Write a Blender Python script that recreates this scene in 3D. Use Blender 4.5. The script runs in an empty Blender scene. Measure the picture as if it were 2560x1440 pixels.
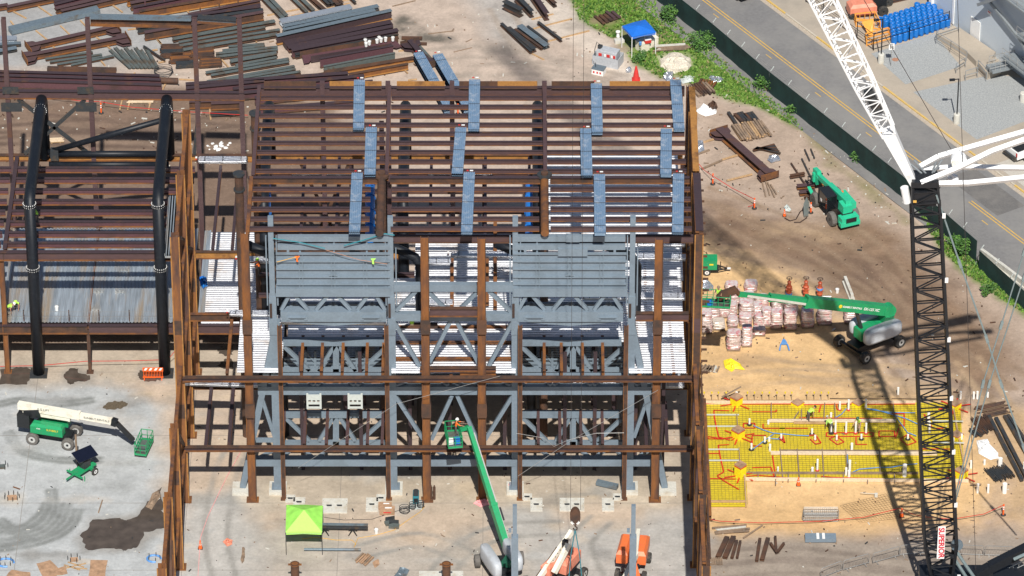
import bpy, math, random
import numpy as np
from mathutils import Vector, Matrix
random.seed(7); np.random.seed(7)
R_ = math.radians
scene = bpy.context.scene
COL = scene.collection
# ---------------------------------------------------------------- camera (a 200 mm lens 500 m away, pitched down 33.5 degrees)
F = 14222.0; TH = R_(33.5); D0 = 500.0
S_, C_ = math.sin(TH), math.cos(TH)
CAM = (0.0, -D0*C_, D0*S_)
cam_d = bpy.data.cameras.new("camera"); cam = bpy.data.objects.new("camera", cam_d); COL.objects.link(cam)
cam_d.sensor_width = 36.0; cam_d.lens = 36.0*F/2560.0
cam_d.clip_start = 1.0; cam_d.clip_end = 8000.0
cam.location = CAM; cam.rotation_euler = (math.pi/2-TH, 0, 0)
scene.camera = cam
# ---------------------------------------------------------------- light
SUN_EL = R_(48.5); SUN_DX = -0.045
to_sun = Vector((-SUN_DX, -1/math.tan(SUN_EL), 1)).normalized()
world = bpy.data.worlds.new("World"); scene.world = world; world.use_nodes = True
wn = world.node_tree.nodes; wl = world.node_tree.links
sky = wn.new("ShaderNodeTexSky"); sky.sky_type = 'NISHITA'; sky.sun_disc = False
sky.sun_elevation = math.asin(to_sun.z); sky.sun_rotation = math.atan2(to_sun.x, to_sun.y)
wl.new(sky.outputs[0], wn["Background"].inputs[0]); wn["Background"].inputs[1].default_value = 0.058
sl = bpy.data.lights.new("sun", 'SUN'); sl.energy = 4.9; sl.angle = R_(0.53); sl.color = (1.0, 0.955, 0.88)
so = bpy.data.objects.new("sun", sl); COL.objects.link(so)
so.rotation_euler = to_sun.to_track_quat('Z', 'Y').to_euler()
scene.view_settings.view_transform = 'Standard'; scene.view_settings.look = 'None'
scene.view_settings.exposure = 0.16; scene.view_settings.gamma = 1.0
# ---------------------------------------------------------------- photo-to-world helpers: where a pixel's ray meets a level plane or an upright plane
def _ray(px, py):
    a = (px-1280)/F; b = (720-py)/F
    return (a, C_+b*S_, -S_+b*C_)
def G(px, py, z=0.0):
    r = _ray(px, py); t = (z-CAM[2])/r[2]
    return Vector((r[0]*t, CAM[1]+r[1]*t, z))
def V(px, py, Y):
    r = _ray(px, py); t = (Y-CAM[1])/r[1]
    return Vector((r[0]*t, Y, CAM[2]+r[2]*t))
def VX(px, py, X):
    r = _ray(px, py); t = X/r[0]
    return Vector((X, CAM[1]+r[1]*t, CAM[2]+r[2]*t))
# ---------------------------------------------------------------- mesh builder
class M:
    def __init__(s): s.v = []; s.f = []; s.m = []
    def add(s, vs, fs, mi=0):
        n = len(s.v); s.v.extend([tuple(p) for p in vs])
        for q in fs: s.f.append(tuple(i+n for i in q)); s.m.append(mi)
        return s
    def bar(s, a, b, w, h, mi=0, up=None):
        """box from a to b, w across, h along up"""
        a = Vector(a); b = Vector(b); d = (b-a)
        if d.length < 1e-6: return s
        d.normalize()
        if up is None: up = Vector((0, 0, 1)) if abs(d.z) < .95 else Vector((0, 1, 0))
        up = Vector(up); sd = d.cross(up).normalized(); u = sd.cross(d).normalized()
        sd = sd*(w/2); u = u*(h/2)
        vs = [a-sd-u, a+sd-u, a+sd+u, a-sd+u, b-sd-u, b+sd-u, b+sd+u, b-sd+u]
        return s.add(vs, [(0,1,2,3),(7,6,5,4),(0,4,5,1),(1,5,6,2),(2,6,7,3),(3,7,4,0)], mi)
    def ibeam(s, a, b, h, w, mi=(0,0,0), up=None, t=.04):
        """rolled I section; mi = web, top flange, bottom flange"""
        a = Vector(a); b = Vector(b); d = (b-a)
        if d.length < 1e-6: return s
        d.normalize()
        if up is None: up = Vector((0, 0, 1)) if abs(d.z) < .95 else Vector((0, 1, 0))
        up = Vector(up); sd = d.cross(up).normalized(); u = sd.cross(d).normalized()
        s.bar(a, b, t*.7, h-2*t, mi[0], u)
        o = u*(h/2-t/2)
        s.bar(a+o, b+o, w, t, mi[1], u); s.bar(a-o, b-o, w, t, mi[2], u)
        return s
    def box(s, x0, x1, y0, y1, z0, z1, mi=0):
        return s.bar(((x0+x1)/2, y0, (z0+z1)/2), ((x0+x1)/2, y1, (z0+z1)/2), abs(x1-x0), abs(z1-z0), mi)
    def obox(s, c, L, W, H, ang=0, mi=0, z0=None):
        """L along ang, standing on c.z"""
        c = Vector(c); d = Vector((math.cos(ang), math.sin(ang), 0))*(L/2)
        k = Vector((0, 0, H/2))
        return s.bar(c-d+k, c+d+k, W, H, mi)
    def tube(s, a, b, r, n=8, r2=None, mi=0, caps=True):
        a = Vector(a); b = Vector(b); d = b-a
        if d.length < 1e-6: return s
        d.normalize(); r2 = r if r2 is None else r2
        x = d.orthogonal().normalized(); y = d.cross(x)
        vs = []
        for c, rr in ((a, r), (b, r2)):
            for k in range(n):
                t = 2*math.pi*k/n; vs.append(c+(x*math.cos(t)+y*math.sin(t))*rr)
        fs = [(k, (k+1) % n, n+(k+1) % n, n+k) for k in range(n)]
        if caps: fs += [tuple(reversed(range(n))), tuple(range(n, 2*n))]
        return s.add(vs, fs, mi)
    def path(s, pts, r, n=6, mi=0, caps=True):
        """a tube swept smoothly through points"""
        pts = [Vector(p) for p in pts]; m = len(pts); vs = []
        prev = None
        for i, p in enumerate(pts):
            d = (pts[min(i+1, m-1)]-pts[max(i-1, 0)]).normalized()
            x = d.orthogonal().normalized() if prev is None else (prev-d*prev.dot(d)).normalized()
            prev = x; y = d.cross(x)
            for k in range(n):
                t = 2*math.pi*k/n; vs.append(p+(x*math.cos(t)+y*math.sin(t))*r)
        fs = []
        for i in range(m-1):
            for k in range(n):
                fs.append((i*n+k, i*n+(k+1) % n, (i+1)*n+(k+1) % n, (i+1)*n+k))
        if caps: fs += [tuple(reversed(range(n))), tuple(range((m-1)*n, m*n))]
        return s.add(vs, fs, mi)
    def prism(s, pts, z0, z1, mi=0):
        n = len(pts)
        ar = sum(pts[i][0]*pts[(i+1) % n][1]-pts[(i+1) % n][0]*pts[i][1] for i in range(n))
        if ar < 0: pts = pts[::-1]
        vs = [(p[0], p[1], z0) for p in pts]+[(p[0], p[1], z1) for p in pts]
        fs = [tuple(reversed(range(n))), tuple(range(n, 2*n))]+[(i, (i+1) % n, n+(i+1) % n, n+i) for i in range(n)]
        return s.add(vs, fs, mi)
    def plate(s, pts, nrm, t, mi=0):
        """flat plate of 3-D points, thickness t along nrm"""
        pts = [Vector(p) for p in pts]; k = Vector(nrm).normalized()*t; n = len(pts)
        vs = [p for p in pts]+[p+k for p in pts]
        return s.add(vs, [tuple(reversed(range(n))), tuple(range(n, 2*n))]+[(i, (i+1) % n, n+(i+1) % n, n+i) for i in range(n)], mi)
    def lathe(s, c, prof, n=12, mi=0):
        c = Vector(c); vs = []
        for r, z in prof:
            for k in range(n):
                t = 2*math.pi*k/n; vs.append(c+Vector((r*math.cos(t), r*math.sin(t), z)))
        fs = []
        for i in range(len(prof)-1):
            for k in range(n):
                fs.append((i*n+k, i*n+(k+1) % n, (i+1)*n+(k+1) % n, (i+1)*n+k))
        fs += [tuple(reversed(range(n))), tuple(range((len(prof)-1)*n, len(prof)*n))]
        return s.add(vs, fs, mi)
    def blob(s, c, rx, ry, rz, rough=.2, nu=10, nv=6, mi=0, flat=True):
        c = Vector(c); vs = []
        for i in range(nv+1):
            ph = (math.pi/2 if flat else math.pi)*i/nv
            for k in range(nu):
                t = 2*math.pi*k/nu; j = 1+random.uniform(-rough, rough)
                vs.append(c+Vector((rx*math.sin(ph)*math.cos(t)*j, ry*math.sin(ph)*math.sin(t)*j, rz*math.cos(ph)*j)))
        fs = [(i*nu+k, (i+1)*nu+k, (i+1)*nu+(k+1) % nu, i*nu+(k+1) % nu) for i in range(nv) for k in range(nu)]
        return s.add(vs, fs, mi)
    def deck(s, x0, x1, y0, y1, z, pitch=.3, dep=.06, along='x', mi=0, skew=0.0):
        """corrugated steel deck; ribs run along x or y"""
        prof = []; a0, a1 = (y0, y1) if along == 'x' else (x0, x1)
        q = a0
        while q < a1-1e-6:
            for dq, zz in ((0, 0), (.40, 0), (.54, dep), (.86, dep)): prof.append((q+dq*pitch, z+zz))
            q += pitch
        prof.append((a1, z)); vs = []
        for q, zz in prof:
            if along == 'x': vs += [(x0, q, zz), (x1, q, zz)]
            else: vs += [(q, y0, zz), (q+skew, y1, zz)]
        n = len(prof)
        fs = [(2*i, 2*i+1, 2*i+3, 2*i+2) if along == 'x' else (2*i, 2*i+2, 2*i+3, 2*i+1) for i in range(n-1)]
        return s.add(vs, fs, mi)
    def build(s, name, mats, parent=None, label=None, smooth=False, kind=None, loc=None):
        me = bpy.data.meshes.new(name)
        off = Vector((0, 0, 0))
        if parent is not None: off = Vector(parent.get('_o', (0, 0, 0)))
        elif loc is not None: off = Vector(loc)
        me.from_pydata([(p[0]-off.x, p[1]-off.y, p[2]-off.z) for p in s.v], [], s.f)
        for m in (mats if isinstance(mats, (list, tuple)) else [mats]): me.materials.append(m)
        if len(me.materials) > 1: me.polygons.foreach_set('material_index', [min(i, len(me.materials)-1) for i in s.m])
        if smooth: me.polygons.foreach_set('use_smooth', [True]*len(me.polygons))
        me.update()
        o = bpy.data.objects.new(name, me); COL.objects.link(o)
        if parent is not None:
            o.parent = parent; o['_o'] = tuple(off)
        elif loc is not None: o.location = off
        if label: o['label'] = label
        if kind: o['kind'] = kind
        return o
def tag(o, label, cat, group=None, kind=None):
    o['label'] = label; o['category'] = cat
    if group: o['group'] = group
    if kind: o['kind'] = kind
    return o
def thing(name, label, cat, loc=(0,0,0), group=None):
    o = bpy.data.objects.new(name, None); COL.objects.link(o); o.location = loc; o['_o'] = tuple(loc)
    o.empty_display_size = .3
    return tag(o, label, cat, group)
def dup(root, loc, rz=0.0, label=None, group=None, sc=1.0):
    def cp(o, par):
        c = o.copy(); COL.objects.link(c)
        if par is not None: c.parent = par
        for ch in o.children: cp(ch, c)
        return c
    r = cp(root, None); r.location = loc; r.rotation_euler = (0, 0, rz); r.scale = (sc, sc, sc)
    if label: r['label'] = label
    if group: r['group'] = group
    return r
ORD = "first second third fourth fifth sixth seventh eighth ninth tenth eleventh twelfth thirteenth fourteenth fifteenth sixteenth seventeenth eighteenth nineteenth twentieth".split()
# ---------------------------------------------------------------- materials
MT = {}
def mat(name, col, rough=.6, metal=0.0, spot=None, amt=.5, scale=1.5, bump=0.0, var=.12, vscale=6.0, spec=.5, stretch=None):
    """principled; spot = second colour in soft patches; var = brightness variation of the paint itself"""
    m = bpy.data.materials.new(name); m.use_nodes = True; nt = m.node_tree; n = nt.nodes; l = nt.links
    b = n["Principled BSDF"]; b.inputs["Roughness"].default_value = rough; b.inputs["Metallic"].default_value = metal
    b.inputs["Specular IOR Level"].default_value = spec
    tc = n.new("ShaderNodeTexCoord"); mp = n.new("ShaderNodeMapping"); l.new(tc.outputs["Object"], mp.inputs[0])
    if stretch: mp.inputs["Scale"].default_value = stretch
    nz = n.new("ShaderNodeTexNoise"); nz.inputs["Scale"].default_value = vscale; nz.inputs["Detail"].default_value = 6; l.new(mp.outputs[0], nz.inputs["Vector"])
    mx = n.new("ShaderNodeMix"); mx.data_type = 'RGBA'
    a = tuple(c*(1-var) for c in col[:3]); c2 = tuple(min(1, c*(1+var)) for c in col[:3])
    rr = n.new("ShaderNodeMapRange"); rr.inputs[1].default_value = .3; rr.inputs[2].default_value = .7; l.new(nz.outputs[0], rr.inputs[0])
    l.new(rr.outputs[0], mx.inputs[0]); mx.inputs[6].default_value = (*a, 1); mx.inputs[7].default_value = (*c2, 1)
    out = mx.outputs[2]
    if spot:
        n2 = n.new("ShaderNodeTexNoise"); n2.inputs["Scale"].default_value = scale; n2.inputs["Detail"].default_value = 8; n2.inputs["Roughness"].default_value = .65
        l.new(mp.outputs[0], n2.inputs["Vector"])
        r2 = n.new("ShaderNodeMapRange"); r2.inputs[1].default_value = .62-amt*.35; r2.inputs[2].default_value = .75-amt*.2; l.new(n2.outputs[0], r2.inputs[0])
        m2 = n.new("ShaderNodeMix"); m2.data_type = 'RGBA'; l.new(r2.outputs[0], m2.inputs[0]); l.new(out, m2.inputs[6]); m2.inputs[7].default_value = (*spot, 1)
        out = m2.outputs[2]
    l.new(out, b.inputs["Base Color"])
    if bump:
        bp = n.new("ShaderNodeBump"); bp.inputs["Strength"].default_value = bump; bp.inputs["Distance"].default_value = .03
        l.new(nz.outputs[0], bp.inputs["Height"]); l.new(bp.outputs[0], b.inputs["Normal"])
    MT[name] = m; return m
mat('primer', (.085,.050,.052), .55, spot=(.125,.058,.03), amt=.12, scale=.5, stretch=(.35,1,1))
mat('primer_dark', (.052,.034,.040), .55, spot=(.10,.05,.03), amt=.15, scale=.6)
mat('violet', (.105,.05,.06), .5, spot=(.07,.04,.04), amt=.3, scale=.4)
mat('rust', (.22,.085,.022), .75, spot=(.085,.042,.028), amt=.6, scale=.7)
mat('rust_bright', (.36,.17,.045), .75, spot=(.16,.075,.03), amt=.35, scale=.8)
mat('rust_dark', (.105,.05,.028), .75, spot=(.045,.03,.025), amt=.6, scale=.8)
mat('col_rust', (.225,.088,.026), .7, spot=(.07,.038,.032), amt=.5, scale=.5, stretch=(1.5,1.5,.35))
mat('mill', (.14,.165,.16), .45, .3, spot=(.13,.085,.05), amt=.35, scale=.8)
mat('mill_blue', (.17,.22,.26), .45, .3, spot=(.14,.12,.10), amt=.3, scale=.8)
mat('charcoal', (.045,.05,.055), .5, .2, spot=(.10,.07,.045), amt=.3)
mat('grey_paint', (.180,.232,.285), .5, spot=(.15,.19,.23), amt=.35, scale=.6, var=.08)
mat('grey_white', (.50,.54,.52), .6, var=.06)
mat('black_pipe', (.009,.012,.018), .48, 0, spot=(.02,.024,.03), amt=.2, var=.2, spec=.35)
mat('galv', (.72,.76,.80), .38, .75, spot=(.55,.58,.62), amt=.3, scale=.7, var=.06)
mat('galv_white', (.82,.83,.86), .40, 1.0, spot=(.66,.60,.56), amt=.22, scale=.5, var=.08)
mat('galv_dull', (.42,.48,.54), .42, .5, spot=(.50,.40,.29), amt=.42, scale=.35, var=.25, vscale=1.5, stretch=(3,.25,1))
mat('deck_blue', (.23,.35,.50), .42, .35, spot=(.48,.54,.62), amt=.30, scale=2.2, var=.10)
mat('lumber', (.46,.30,.16), .8, var=.2, spot=(.30,.19,.10), amt=.3)
mat('lumber_old', (.27,.19,.13), .85, var=.25, spot=(.16,.12,.09), amt=.4)
mat('lumber_pale', (.68,.54,.38), .8, var=.15)
mat('plywood', (.42,.26,.16), .8, var=.2, spot=(.24,.15,.09), amt=.4)
mat('concrete_block', (.56,.55,.50), .85, spot=(.45,.40,.32), amt=.3, bump=.2)
mat('lift_green', (.012,.29,.11), .4, spot=(.05,.22,.10), amt=.25, var=.1, scale=2.5)
mat('green_dark', (.015,.10,.06), .4)
mat('tele_green', (.03,.48,.27), .35, var=.08)
mat('lift_cream', (.80,.77,.66), .45, spot=(.60,.53,.42), amt=.3, var=.04)
mat('lift_grey', (.47,.50,.54), .4, spot=(.38,.39,.40), amt=.25, var=.08)
mat('lift_orange', (.75,.17,.05), .4, spot=(.62,.15,.06), amt=.3, var=.06)
mat('salmon', (.72,.26,.17), .5, spot=(.62,.20,.12), amt=.4)
mat('lift_black', (.016,.018,.021), .4, var=.2)
mat('tyre', (.035,.034,.033), .85, spot=(.11,.09,.07), amt=.35, scale=3)
mat('tyre_dusty', (.14,.13,.12), .9, spot=(.07,.065,.06), amt=.4)
mat('rim', (.55,.55,.53), .5, .2)
mat('white', (.80,.80,.79), .45, var=.04)
mat('white_crane', (.82,.83,.84), .4, spot=(.60,.60,.58), amt=.12, scale=1.2, var=.05)
mat('black_crane', (.012,.014,.018), .4, var=.2)
mat('cable', (.035,.03,.03), .5)
mat('pendant', (.22,.28,.29), .5, .2)
mat('pvc', (.84,.82,.78), .4, var=.03)
mat('red', (.55,.035,.03), .55); mat('red_letters', (.55,.02,.04), .5, var=.02)
mat('orange', (.85,.13,.02), .5, var=.06)
mat('pink', (.75,.33,.33), .8)
mat('yellow', (.80,.60,.03), .5)
mat('blue', (.015,.17,.55), .38, var=.12); mat('barrel_blue', (.008,.15,.50), .38, var=.25, vscale=1.0)
mat('blue_pale', (.10,.28,.62), .5)
mat('canopy_blue', (.012,.15,.62), .6, var=.08)
mat('teal', (.03,.20,.25), .6)
mat('lime', (.33,.78,.12), .6, var=.16, vscale=1.6, bump=.5)
mat('lime_pale', (.43,.83,.15), .6, var=.04)
mat('hivis', (.48,.90,.10), .6); mat('hivis_orange', (.90,.17,.02), .6)
mat('skin', (.42,.23,.15), .6); mat('trousers', (.10,.09,.085), .8); mat('khaki', (.30,.23,.15), .8); mat('dark_shirt', (.04,.04,.05), .8)
mat('foil', (.55,.58,.64), .22, .7, var=.3, vscale=8, bump=1.0)
mat('bag', (.52,.42,.38), .32, spot=(.42,.08,.09), amt=.36, scale=3.0, var=.3, spec=.9, bump=.6)
mat('bag_top', (.60,.54,.53), .28, spot=(.56,.07,.09), amt=.40, scale=3.2, var=.12, spec=1.0, bump=.6)
mat('bag_plain', (.58,.50,.43), .28, var=.2, spec=1.0, bump=.6)
mat('tarp_white', (.80,.80,.79), .6, bump=.5)
mat('tarp_yellow', (.85,.68,.03), .5, bump=.5)
mat('vapour', (.62,.48,.025), .5, spot=(.50,.39,.03), amt=.35, scale=.9, var=.12, vscale=5, bump=.4)
mat('vapour_bright', (.85,.73,.02), .35, var=.1, bump=.6)
mat('tape', (.60,.035,.015), .5)
mat('rebar', (.12,.075,.045), .8); mat('rebar_thin', (.26,.19,.05), .8)
mat('steel_bar', (.45,.45,.44), .45, .6)
mat('valve_red', (.45,.09,.035), .5, spot=(.30,.06,.03), amt=.4)
mat('screen_green', (.006,.030,.028), .8, var=.35, vscale=.8)
mat('wall_panel', (.50,.56,.62), .5, var=.03)
mat('stair_steel', (.28,.31,.33), .5, .3)
mat('cream', (.72,.68,.56), .6, spot=(.6,.54,.42), amt=.2)
mat('rubble', (.62,.56,.46), .95, var=.25, bump=.8)
mat('glass_dark', (.01,.013,.016), .08, spec=.8)
mat('solar', (.008,.01,.022), .15, spec=.7)
mat('tail_red', (.5,.01,.01), .3)
mat('orange_frame', (.80,.35,.06), .5)
mat('copper', (.38,.20,.13), .6)
mat('dark_iron', (.05,.03,.025), .6)
mat('rope_yellow', (.65,.38,.08), .7)
for nm, c in (('leaf_a', (.05,.14,.02)), ('leaf_b', (.085,.19,.025)), ('leaf_c', (.03,.085,.018)), ('grass_blade', (.16,.29,.045)), ('dry_blade', (.30,.27,.12))):
    mat(nm, c, .7, var=.3, vscale=2)
PR = [MT['primer'], MT['primer_dark'], MT['rust']]     # web, top flange, bottom flange
CR = [MT['col_rust'], MT['rust_dark'], MT['rust']]
# ================================================================ SETTING
def P2(pts, z=0.0): return [tuple(G(x, y, z)[:2]) for x, y in pts]
def fbm(X, Y, seed, base=8.0, octv=5):
    """cheap value noise on world coordinates"""
    rs = np.random.RandomState(seed); out = np.zeros_like(X); amp = 1.0; tot = 0
    for o in range(octv):
        s = base/(2**o); t = rs.rand(512, 512)
        u = X/s+1000.3*o+300; v = Y/s+77.7*o+300; iu = np.floor(u).astype(int); iv = np.floor(v).astype(int)
        fu = u-iu; fv = v-iv; fu = fu*fu*(3-2*fu); fv = fv*fv*(3-2*fv)
        a = t[iu % 512, iv % 512]; b = t[(iu+1) % 512, iv % 512]; c = t[iu % 512, (iv+1) % 512]; d = t[(iu+1) % 512, (iv+1) % 512]
        out += amp*((a*(1-fu)+b*fu)*(1-fv)+(c*(1-fu)+d*fu)*fv); tot += amp; amp *= .55
    return out/tot
def sdist(X, Y, poly):
    """signed distance to polygon, negative inside"""
    d = np.full(X.shape, 1e9); ins = np.zeros(X.shape, bool); n = len(poly)
    for i in range(n):
        ax, ay = poly[i]; bx, by = poly[(i+1) % n]; ex, ey = bx-ax, by-ay
        t = np.clip(((X-ax)*ex+(Y-ay)*ey)/(ex*ex+ey*ey+1e-9), 0, 1)
        d = np.minimum(d, np.hypot(X-ax-t*ex, Y-ay-t*ey))
        if abs(ey) > 1e-9:
            c = ((ay > Y) != (by > Y)) & (X < (bx-ax)*(Y-ay)/ey+ax); ins ^= c
    return np.where(ins, -d, d)
CELL = .22
xs = np.concatenate([[-3500, -900, -250, -90, -60], np.arange(-52, 52.01, CELL), [60, 90, 250, 900, 3500]])
ys = np.concatenate([[-420, -250, -120, -80, -60], np.arange(-50, 54.01, CELL), [60, 90, 250, 900, 5000]])
GX, GY = np.meshgrid(xs, ys, indexing='ij')
SLAB_T=(.48,.385,.30); SLAB_G=(.41,.425,.43); PALE=(.47,.38,.315); BROWN=(.195,.135,.10); SAND=(.66,.44,.225); DIRT=(.225,.15,.10)
RDIRT=(.40,.31,.245); GREYD=(.31,.26,.215); CONC=(.33,.33,.33); GRASS=(.13,.21,.04); SANDO=(.52,.33,.155)
colr = np.zeros(GX.shape+(3,)); colr[:] = PALE
NZ = [fbm(GX, GY, 11+k, b) for k, b in enumerate((14., 7., 4., 2.))]
def zone(poly, c, soft=1.0, wob=2.0, k=0, a=1.0, world_pts=False):
    d = sdist(GX, GY, poly if world_pts else P2(poly))+(NZ[k % 4]-.5)*wob*4
    w = np.clip(.5-d/soft, 0, 1)[..., None]*a
    colr[:] = colr*(1-w)+np.array(c)*w
def spot(px, py, rx, ry, c, a=1.0, k=3, wob=.6):
    p = G(px, py); d = np.hypot((GX-p.x)/rx, (GY-p.y)/ry)+(NZ[k]-.5)*wob*3
    w = np.clip(1.2-d, 0, 1)[..., None]*a; colr[:] = colr*(1-w)+np.array(c)*w
# yard behind the building
zone([(-200,-60),(620,-60),(600,60),(420,120),(250,170),(-200,180)], CONC, 3, 1.5, 1)
zone([(1130,-60),(1400,-60),(1450,60),(1330,130),(1240,90)], (.39,.37,.35), 3, 1.2, 1, .8)
zone([(-200,232),(700,225),(1000,330),(1000,900),(-200,900)], BROWN, 2.5, 1.2, 2)
zone([(-200,300),(620,290),(620,400),(-200,400)], (.25,.18,.135), 4, 2, 1, .6)
zone([(1360,-40),(1500,90),(1640,210),(1700,240),(1600,250),(1480,140),(1340,40)], (.62,.54,.46), 2.0, .8, 2, .8)
# right-hand side
zone([(1700,200),(1830,260),(2000,290),(2300,560),(2560,800),(2700,1000),(2700,1600),(1740,1600),(1740,200)], RDIRT, 2, .6, 2)
zone([(1740,470),(1830,490),(2000,570),(2180,560),(2290,660),(2420,760),(2560,900),(2480,1000),(2330,930),(2230,860),(2150,790),(2090,740),(1980,670),(1850,630),(1740,590)], DIRT, 3.5, 1.4, 1)
zone([(1740,610),(1850,645),(1980,690),(2110,770),(2170,880),(2240,960),(2340,960),(2420,1000),(2520,1150),(2480,1330),(2180,1330),(1740,1345)], SAND, 3.0, 1.2, 2)
zone([(1740,930),(2080,930),(2260,1000),(2300,1290),(1740,1300)], SAND, 3, .8, 2)
zone([(1740,1265),(2300,1250),(2420,1300),(2300,1340),(1740,1350)], SANDO, 3, 1.2, 3, .45)
zone([(1740,1335),(1950,1335),(2200,1345),(2400,1330),(2700,1350),(2700,1700),(1740,1700)], GREYD, 2.5, 1.0, 1)
zone([(2420,980),(2600,1020),(2600,1330),(2440,1330),(2500,1200)], (.49,.34,.20), 3, 1.0, 2)
for q in ((1860,560,7,1.3),(1960,600,5,1.2),(2050,650,6,1.4),(2150,700,5,1.5),(1800,520,4,1.1),(2230,720,5,3)): spot(*q, (.15,.10,.075), .55, 2)
for q in ((2120,940,5,1.5),(2250,980,4,1.5),(1900,900,3,.8),(2330,900,4,2.5)): spot(*q, (.30,.205,.13), .5, 2)
zone([(1880,560),(2060,560),(2080,600),(1900,600)], (.42,.30,.19), 2, 1, 3, .6)
# slab of the building, poured in bays
slab = P2([(-300,868),(1744,868),(1744,1700),(-300,1700)])
slab = [(-60, -9.8), (15.6, -9.8), (15.6, -75), (-60, -75)]
zone(slab, SLAB_T, .25, .0, 3, 1, True)
zone([(-200,960),(300,965),(440,1010),(440,1600),(-200,1600)], SLAB_G, 3, 2.0, 1)
zone([(-200,870),(600,870),(600,960),(-200,965)], (.43,.37,.30), 2, 1.0, 2, .8)
zone([(440,1230),(640,1240),(600,1600),(440,1600)], (.43,.42,.40), 3, 1.5, 1, .9)
zone([(640,1130),(1740,1130),(1740,1270),(640,1290)], (.40,.345,.275), 3, 1.3, 1, .8)
zone([(1290,1300),(1740,1290),(1740,1600),(1300,1600)], (.38,.38,.37), 3, 1.8, 1, .8)
zone([(640,1330),(800,1320),(1100,1360),(1180,1330),(1230,1400),(1180,1460),(640,1460)], (.36,.345,.32), 3, 2, 1, .6)
rs_ = random.Random(4)
for _ in range(70):
    px = rs_.uniform(0, 1730); py = rs_.uniform(900, 1440)
    spot(px, py, rs_.uniform(.5, 3), rs_.uniform(.3, 1.2), rs_.choice(((.28,.29,.285),(.33,.31,.28),(.52,.42,.31),(.50,.40,.28),(.45,.45,.44),(.25,.24,.22))), rs_.uniform(.2, .55), rs_.choice((2,3)), 1.1)
for X__, Y__ in [(G(x, y).x, G(x, y).y) for x, y in ((632,1250),(710,1248),(972,1248),(1068,1250),(1206,1250),(1300,1248),(1560,1248),(1637,1250),(695,1228),(985,1228),(1288,1228),(1573,1228),(1665,1228),(30,1248))]:
    d_ = np.hypot((GX-X__)/1.3, (GY-Y__)/1.0)+(NZ[3]-.5)*1.2; w_ = (np.clip(1.3-d_, 0, 1)*.6)[..., None]; colr[:] = colr*(1-w_)+np.array((.56,.48,.37))*w_
for q in (([(195,1345),(228,1292),(340,1284),(405,1225),(415,1320),(350,1375),(285,1382),(212,1382)]),([(150,938),(172,915),(205,915),(235,940),(228,960),(180,968)]),([(0,915),(85,912),(88,965),(0,972)]),([(332,938),(350,915),(425,940),(372,960)]),([(248,1020),(275,998),(328,1008),(300,1030)])): zone(q, (.27,.25,.225), 1.0, .25, 3, .75)
# darker patches on the slab and the yard ground
for q in ((1030,1180,3,.6),(1160,1350,2,1.6),(1500,1380,1.2,1),(1700,1330,1.5,.8),(330,1000,3,1.0),(150,1000,2.5,.5),(60,1330,3,.5),(50,1385,5,.4),(700,1390,2,1),(820,1360,1.6,.6),(900,1395,1.5,.8)): spot(*q, (.23,.225,.215), .5, 3, .9)
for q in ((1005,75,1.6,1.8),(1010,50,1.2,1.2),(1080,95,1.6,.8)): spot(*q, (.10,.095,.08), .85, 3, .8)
for q in ((1210,120,3.0,1.2),(1460,60,3,1.4),(1160,190,1.5,.6),(420,185,2.2,.5),(1470,190,2,1)): spot(*q, (.27,.235,.20), .6, 3, 1.0)
for q in ((110,255,3.5,1.3),(300,330,4,.8),(560,340,3,1)): spot(*q, (.10,.075,.06), .6, 2, 1.0)
# verge of grass along the fence
VERGE1 = [(1395,-60),(1640,-60),(1640,20),(1900,222),(1990,300),(2010,330),(1900,268),(1800,245),(1755,225),(1690,190),(1650,195),(1580,150),(1540,100),(1450,50)]
VERGE2 = [(2290,520),(2380,600),(2560,745),(2620,800),(2600,810),(2500,745),(2420,690),(2350,620)]
zone(VERGE1, GRASS, .9, .35, 3); zone(VERGE2, GRASS, .9, .35, 3)
zone([(1990,290),(2060,350),(2110,420),(2230,500),(2290,560),(2260,560),(2160,470),(2060,400)], (.20,.19,.08), 1.2, .5, 3, .7)
for q in ((1690,150,1.6,1.6,(.62,.55,.43)),(1620,20,1,.8,(.33,.26,.17)),(1510,50,2,.9,(.30,.23,.15)),(1590,85,3,2.0,(.24,.19,.12)),(1650,60,.8,.6,(.3,.24,.15)),(1560,120,1.6,1,(.36,.28,.2)),(1690,90,1.2,.6,(.3,.24,.15))): spot(q[0], q[1], q[2], q[3], q[4], .85, 3, .5)
def rut(pts, w=.32, gap=2.0, c=(.27,.19,.13), a=.5):
    P_ = [G(x, y) for x, y in pts]; Q = []
    for i in range(len(P_)-1):
        p0 = P_[max(0, i-1)]; p1 = P_[i]; p2 = P_[i+1]; p3 = P_[min(len(P_)-1, i+2)]
        for k in range(6): t = k/6; Q.append(.5*((2*p1)+(p2-p0)*t+(2*p0-5*p1+4*p2-p3)*t*t+(3*p1-p0-3*p2+p3)*t**3))
    Q.append(P_[-1])
    for o in (-gap/2, gap/2):
        d = np.full(GX.shape, 1e9)
        for i in range(len(Q)-1):
            e = Q[i+1]-Q[i]; L = e.length+1e-6; nx, ny = -e.y/L*o, e.x/L*o
            t = np.clip(((GX-Q[i].x-nx)*e.x+(GY-Q[i].y-ny)*e.y)/(L*L), 0, 1); d = np.minimum(d, np.hypot(GX-Q[i].x-nx-t*e.x, GY-Q[i].y-ny-t*e.y))
        w_ = (np.clip(1.5-d/w, 0, 1)*min(1, a*1.5)*np.clip(NZ[2]*2.6-.4, 0, 1))[..., None]; colr[:] = colr*(1-w_)+np.array(c)*w_
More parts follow.
